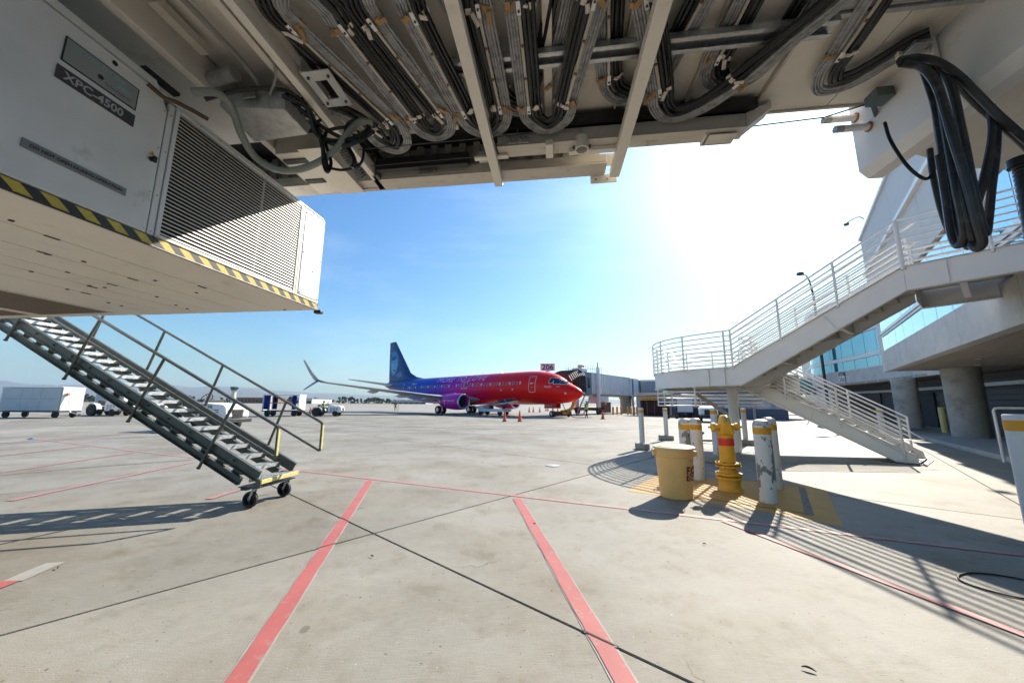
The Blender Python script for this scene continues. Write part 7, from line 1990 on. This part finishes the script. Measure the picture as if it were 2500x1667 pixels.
# belt loader below the fuselage
q = onz(1205, 1014)
bl = thing('belt_loader', 'white belt loader below the red aircraft belly', 'loader', (q.x, q.y + .4, 0), R(-38))
MB().box(-2.0, 2.2, -.75, .75, .45, .80).build('chassis', alu_white, bl, bevel=.04)
MB().box(-2.3, -1.2, -.75, .75, .80, 1.15).build('hood', alu_white, bl, bevel=.05)
MB().bar((-3.0, 0, .95), (4.0, 0, 1.75), .75, .16).build('conveyor', galv_dull, bl)
MB().bar((-3.0, 0, 1.05), (4.0, 0, 1.85), .60, .04).build('belt', rubber, bl)
for s_ in (-1, 1):
    MB().tube([(-2.0, s_ * .42, 1.25), (3.6, s_ * .42, 2.1)], .025, 6).build('side_rail', galv, bl)
    for x_ in (-1.6, 1.5):
        wh = MB().lathe([(.17, -.11), (.31, -.11), (.34, -.06), (.34, .06), (.31, .11), (.17, .11)], 20, (x_, s_ * .62, .34), Matrix.Rotation(R(90), 3, 'X')).build('wheel', tyre_m, bl)
        MB().lathe([(.18, -.10), (.18, .10)], 14, (x_, s_ * .62, .34), Matrix.Rotation(R(90), 3, 'X')).build('rim', alu_white, wh)
MB().box(-.2, .25, -.70, -.30, .82, 1.25).build('seat', rubber, bl, bevel=.03)
MB().bar((1.5, 0, .8), (2.2, 0, 1.5), .5, .06).build('lift_arm', dark_steel, bl)
for k, (x_, w_, c_) in enumerate(((.6, .5, vest_org), (1.3, .6, navy), (2.0, .5, curtain_blue), (2.6, .45, dark_steel))):
    b_ = MB().box(-w_ / 2, w_ / 2, -.2, .2, 0, .34).build('suitcase', c_, None, bevel=.05)
    zz = 1.05 + (x_ + 3) * .8 / 7 + .07
    pw_ = Matrix.Rotation(R(-38), 3, 'Z') @ V3((x_, 0, 0))
    b_.location = (q.x + pw_.x, q.y + .4 + pw_.y, zz - .045); b_.rotation_euler = (0, R(-6.5), R(-38))
    tag(b_, ('orange suitcase lowest on the belt loader', 'large black suitcase second on the belt loader', 'blue suitcase third on the belt loader', 'small dark suitcase highest on the belt loader')[k], 'suitcase', 'luggage on the belt loader')
# nose gear chocks and ground cable
q = onz(1350, 1019)
gc = thing('ground_cable', 'black ground power cable looping from the aircraft nose to the tarmac', 'cable', (q.x, q.y, 0))
MB().tube(spline([(.9, -.3, 1.9), (1.3, -.5, .8), (2.0, -.6, .12), (3.2, -.5, .04), (4.2, .2, .04)], 8), .04, 6).build('cable', rubber, gc)

# traffic cones
def cone_proto(label, px, grp=None, h=.92):
    q = onz(*px)
    t = thing('traffic_cone', label, 'cone', (q.x, q.y, 0), 0, grp)
    MB().box(-.22, .22, -.22, .22, 0, .04).build('base', rubber, t, bevel=.01)
    MB().lathe([(.17, .04), (.16, .06), (.035, h - .02), (.025, h)], 18).build('body', red_plastic, t)
    return t
k0 = cone_proto('orange traffic cone left of the pair in front of the belt loader', (1232, 1029), 'traffic cones on the apron')
def cone(px, label): q = onz(*px); return dup(k0, (q.x, q.y, 0), 0, label)
cone((1269, 1029), 'orange traffic cone right of the pair in front of the belt loader')
cone((1472, 1023), 'orange traffic cone alone right of the walking worker')
cone((757, 1007.5), 'orange traffic cone just left of the small tractor rear wheel')
cone((735, 1010), 'orange traffic cone beside the blue curtained cart right end')
cone((727, 1011), 'orange traffic cone tucked against the blue curtained cart')
cone((651, 1009), 'orange traffic cone under the left half of the blue curtained cart')
for i, px in enumerate((1292, 1302, 1318)): cone((px, 1006), ('left', 'middle', 'right')[i] + ' cone of the dark three beyond the aircraft nose gear')
for i, px in enumerate((1333, 1338)): cone((px, 1003), ('left', 'right')[i] + ' one of two far cones beside the aircraft nose gear')
cone((1362, 1006), 'far cone right behind the aircraft nose wheel')
cone((1487, 1006), 'orange cone below the gate 206 jet bridge tunnel')
# ================================================================== HAZE
hz = MB().box(-33000, 33000, -80, 14500, -1.6, 950)
hm = bpy.data.materials.new('thin_haze'); hm.use_nodes = True
hn = hm.node_tree; hn.nodes.clear()
ho = hn.nodes.new('ShaderNodeOutputMaterial'); hv = hn.nodes.new('ShaderNodeVolumePrincipled')
hv.inputs['Color'].default_value = (0.62, 0.80, 1.0, 1)
hv.inputs['Density'].default_value = 0.00005
hv.inputs['Anisotropy'].default_value = 0.25
hn.links.new(hv.outputs['Volume'], ho.inputs['Volume'])
hzo = hz.build('haze', hm, smooth=False); tag(hzo, 'thin blue-white air over the airfield and the mountains', kind='stuff')
scene.cycles.volume_bounces = 0
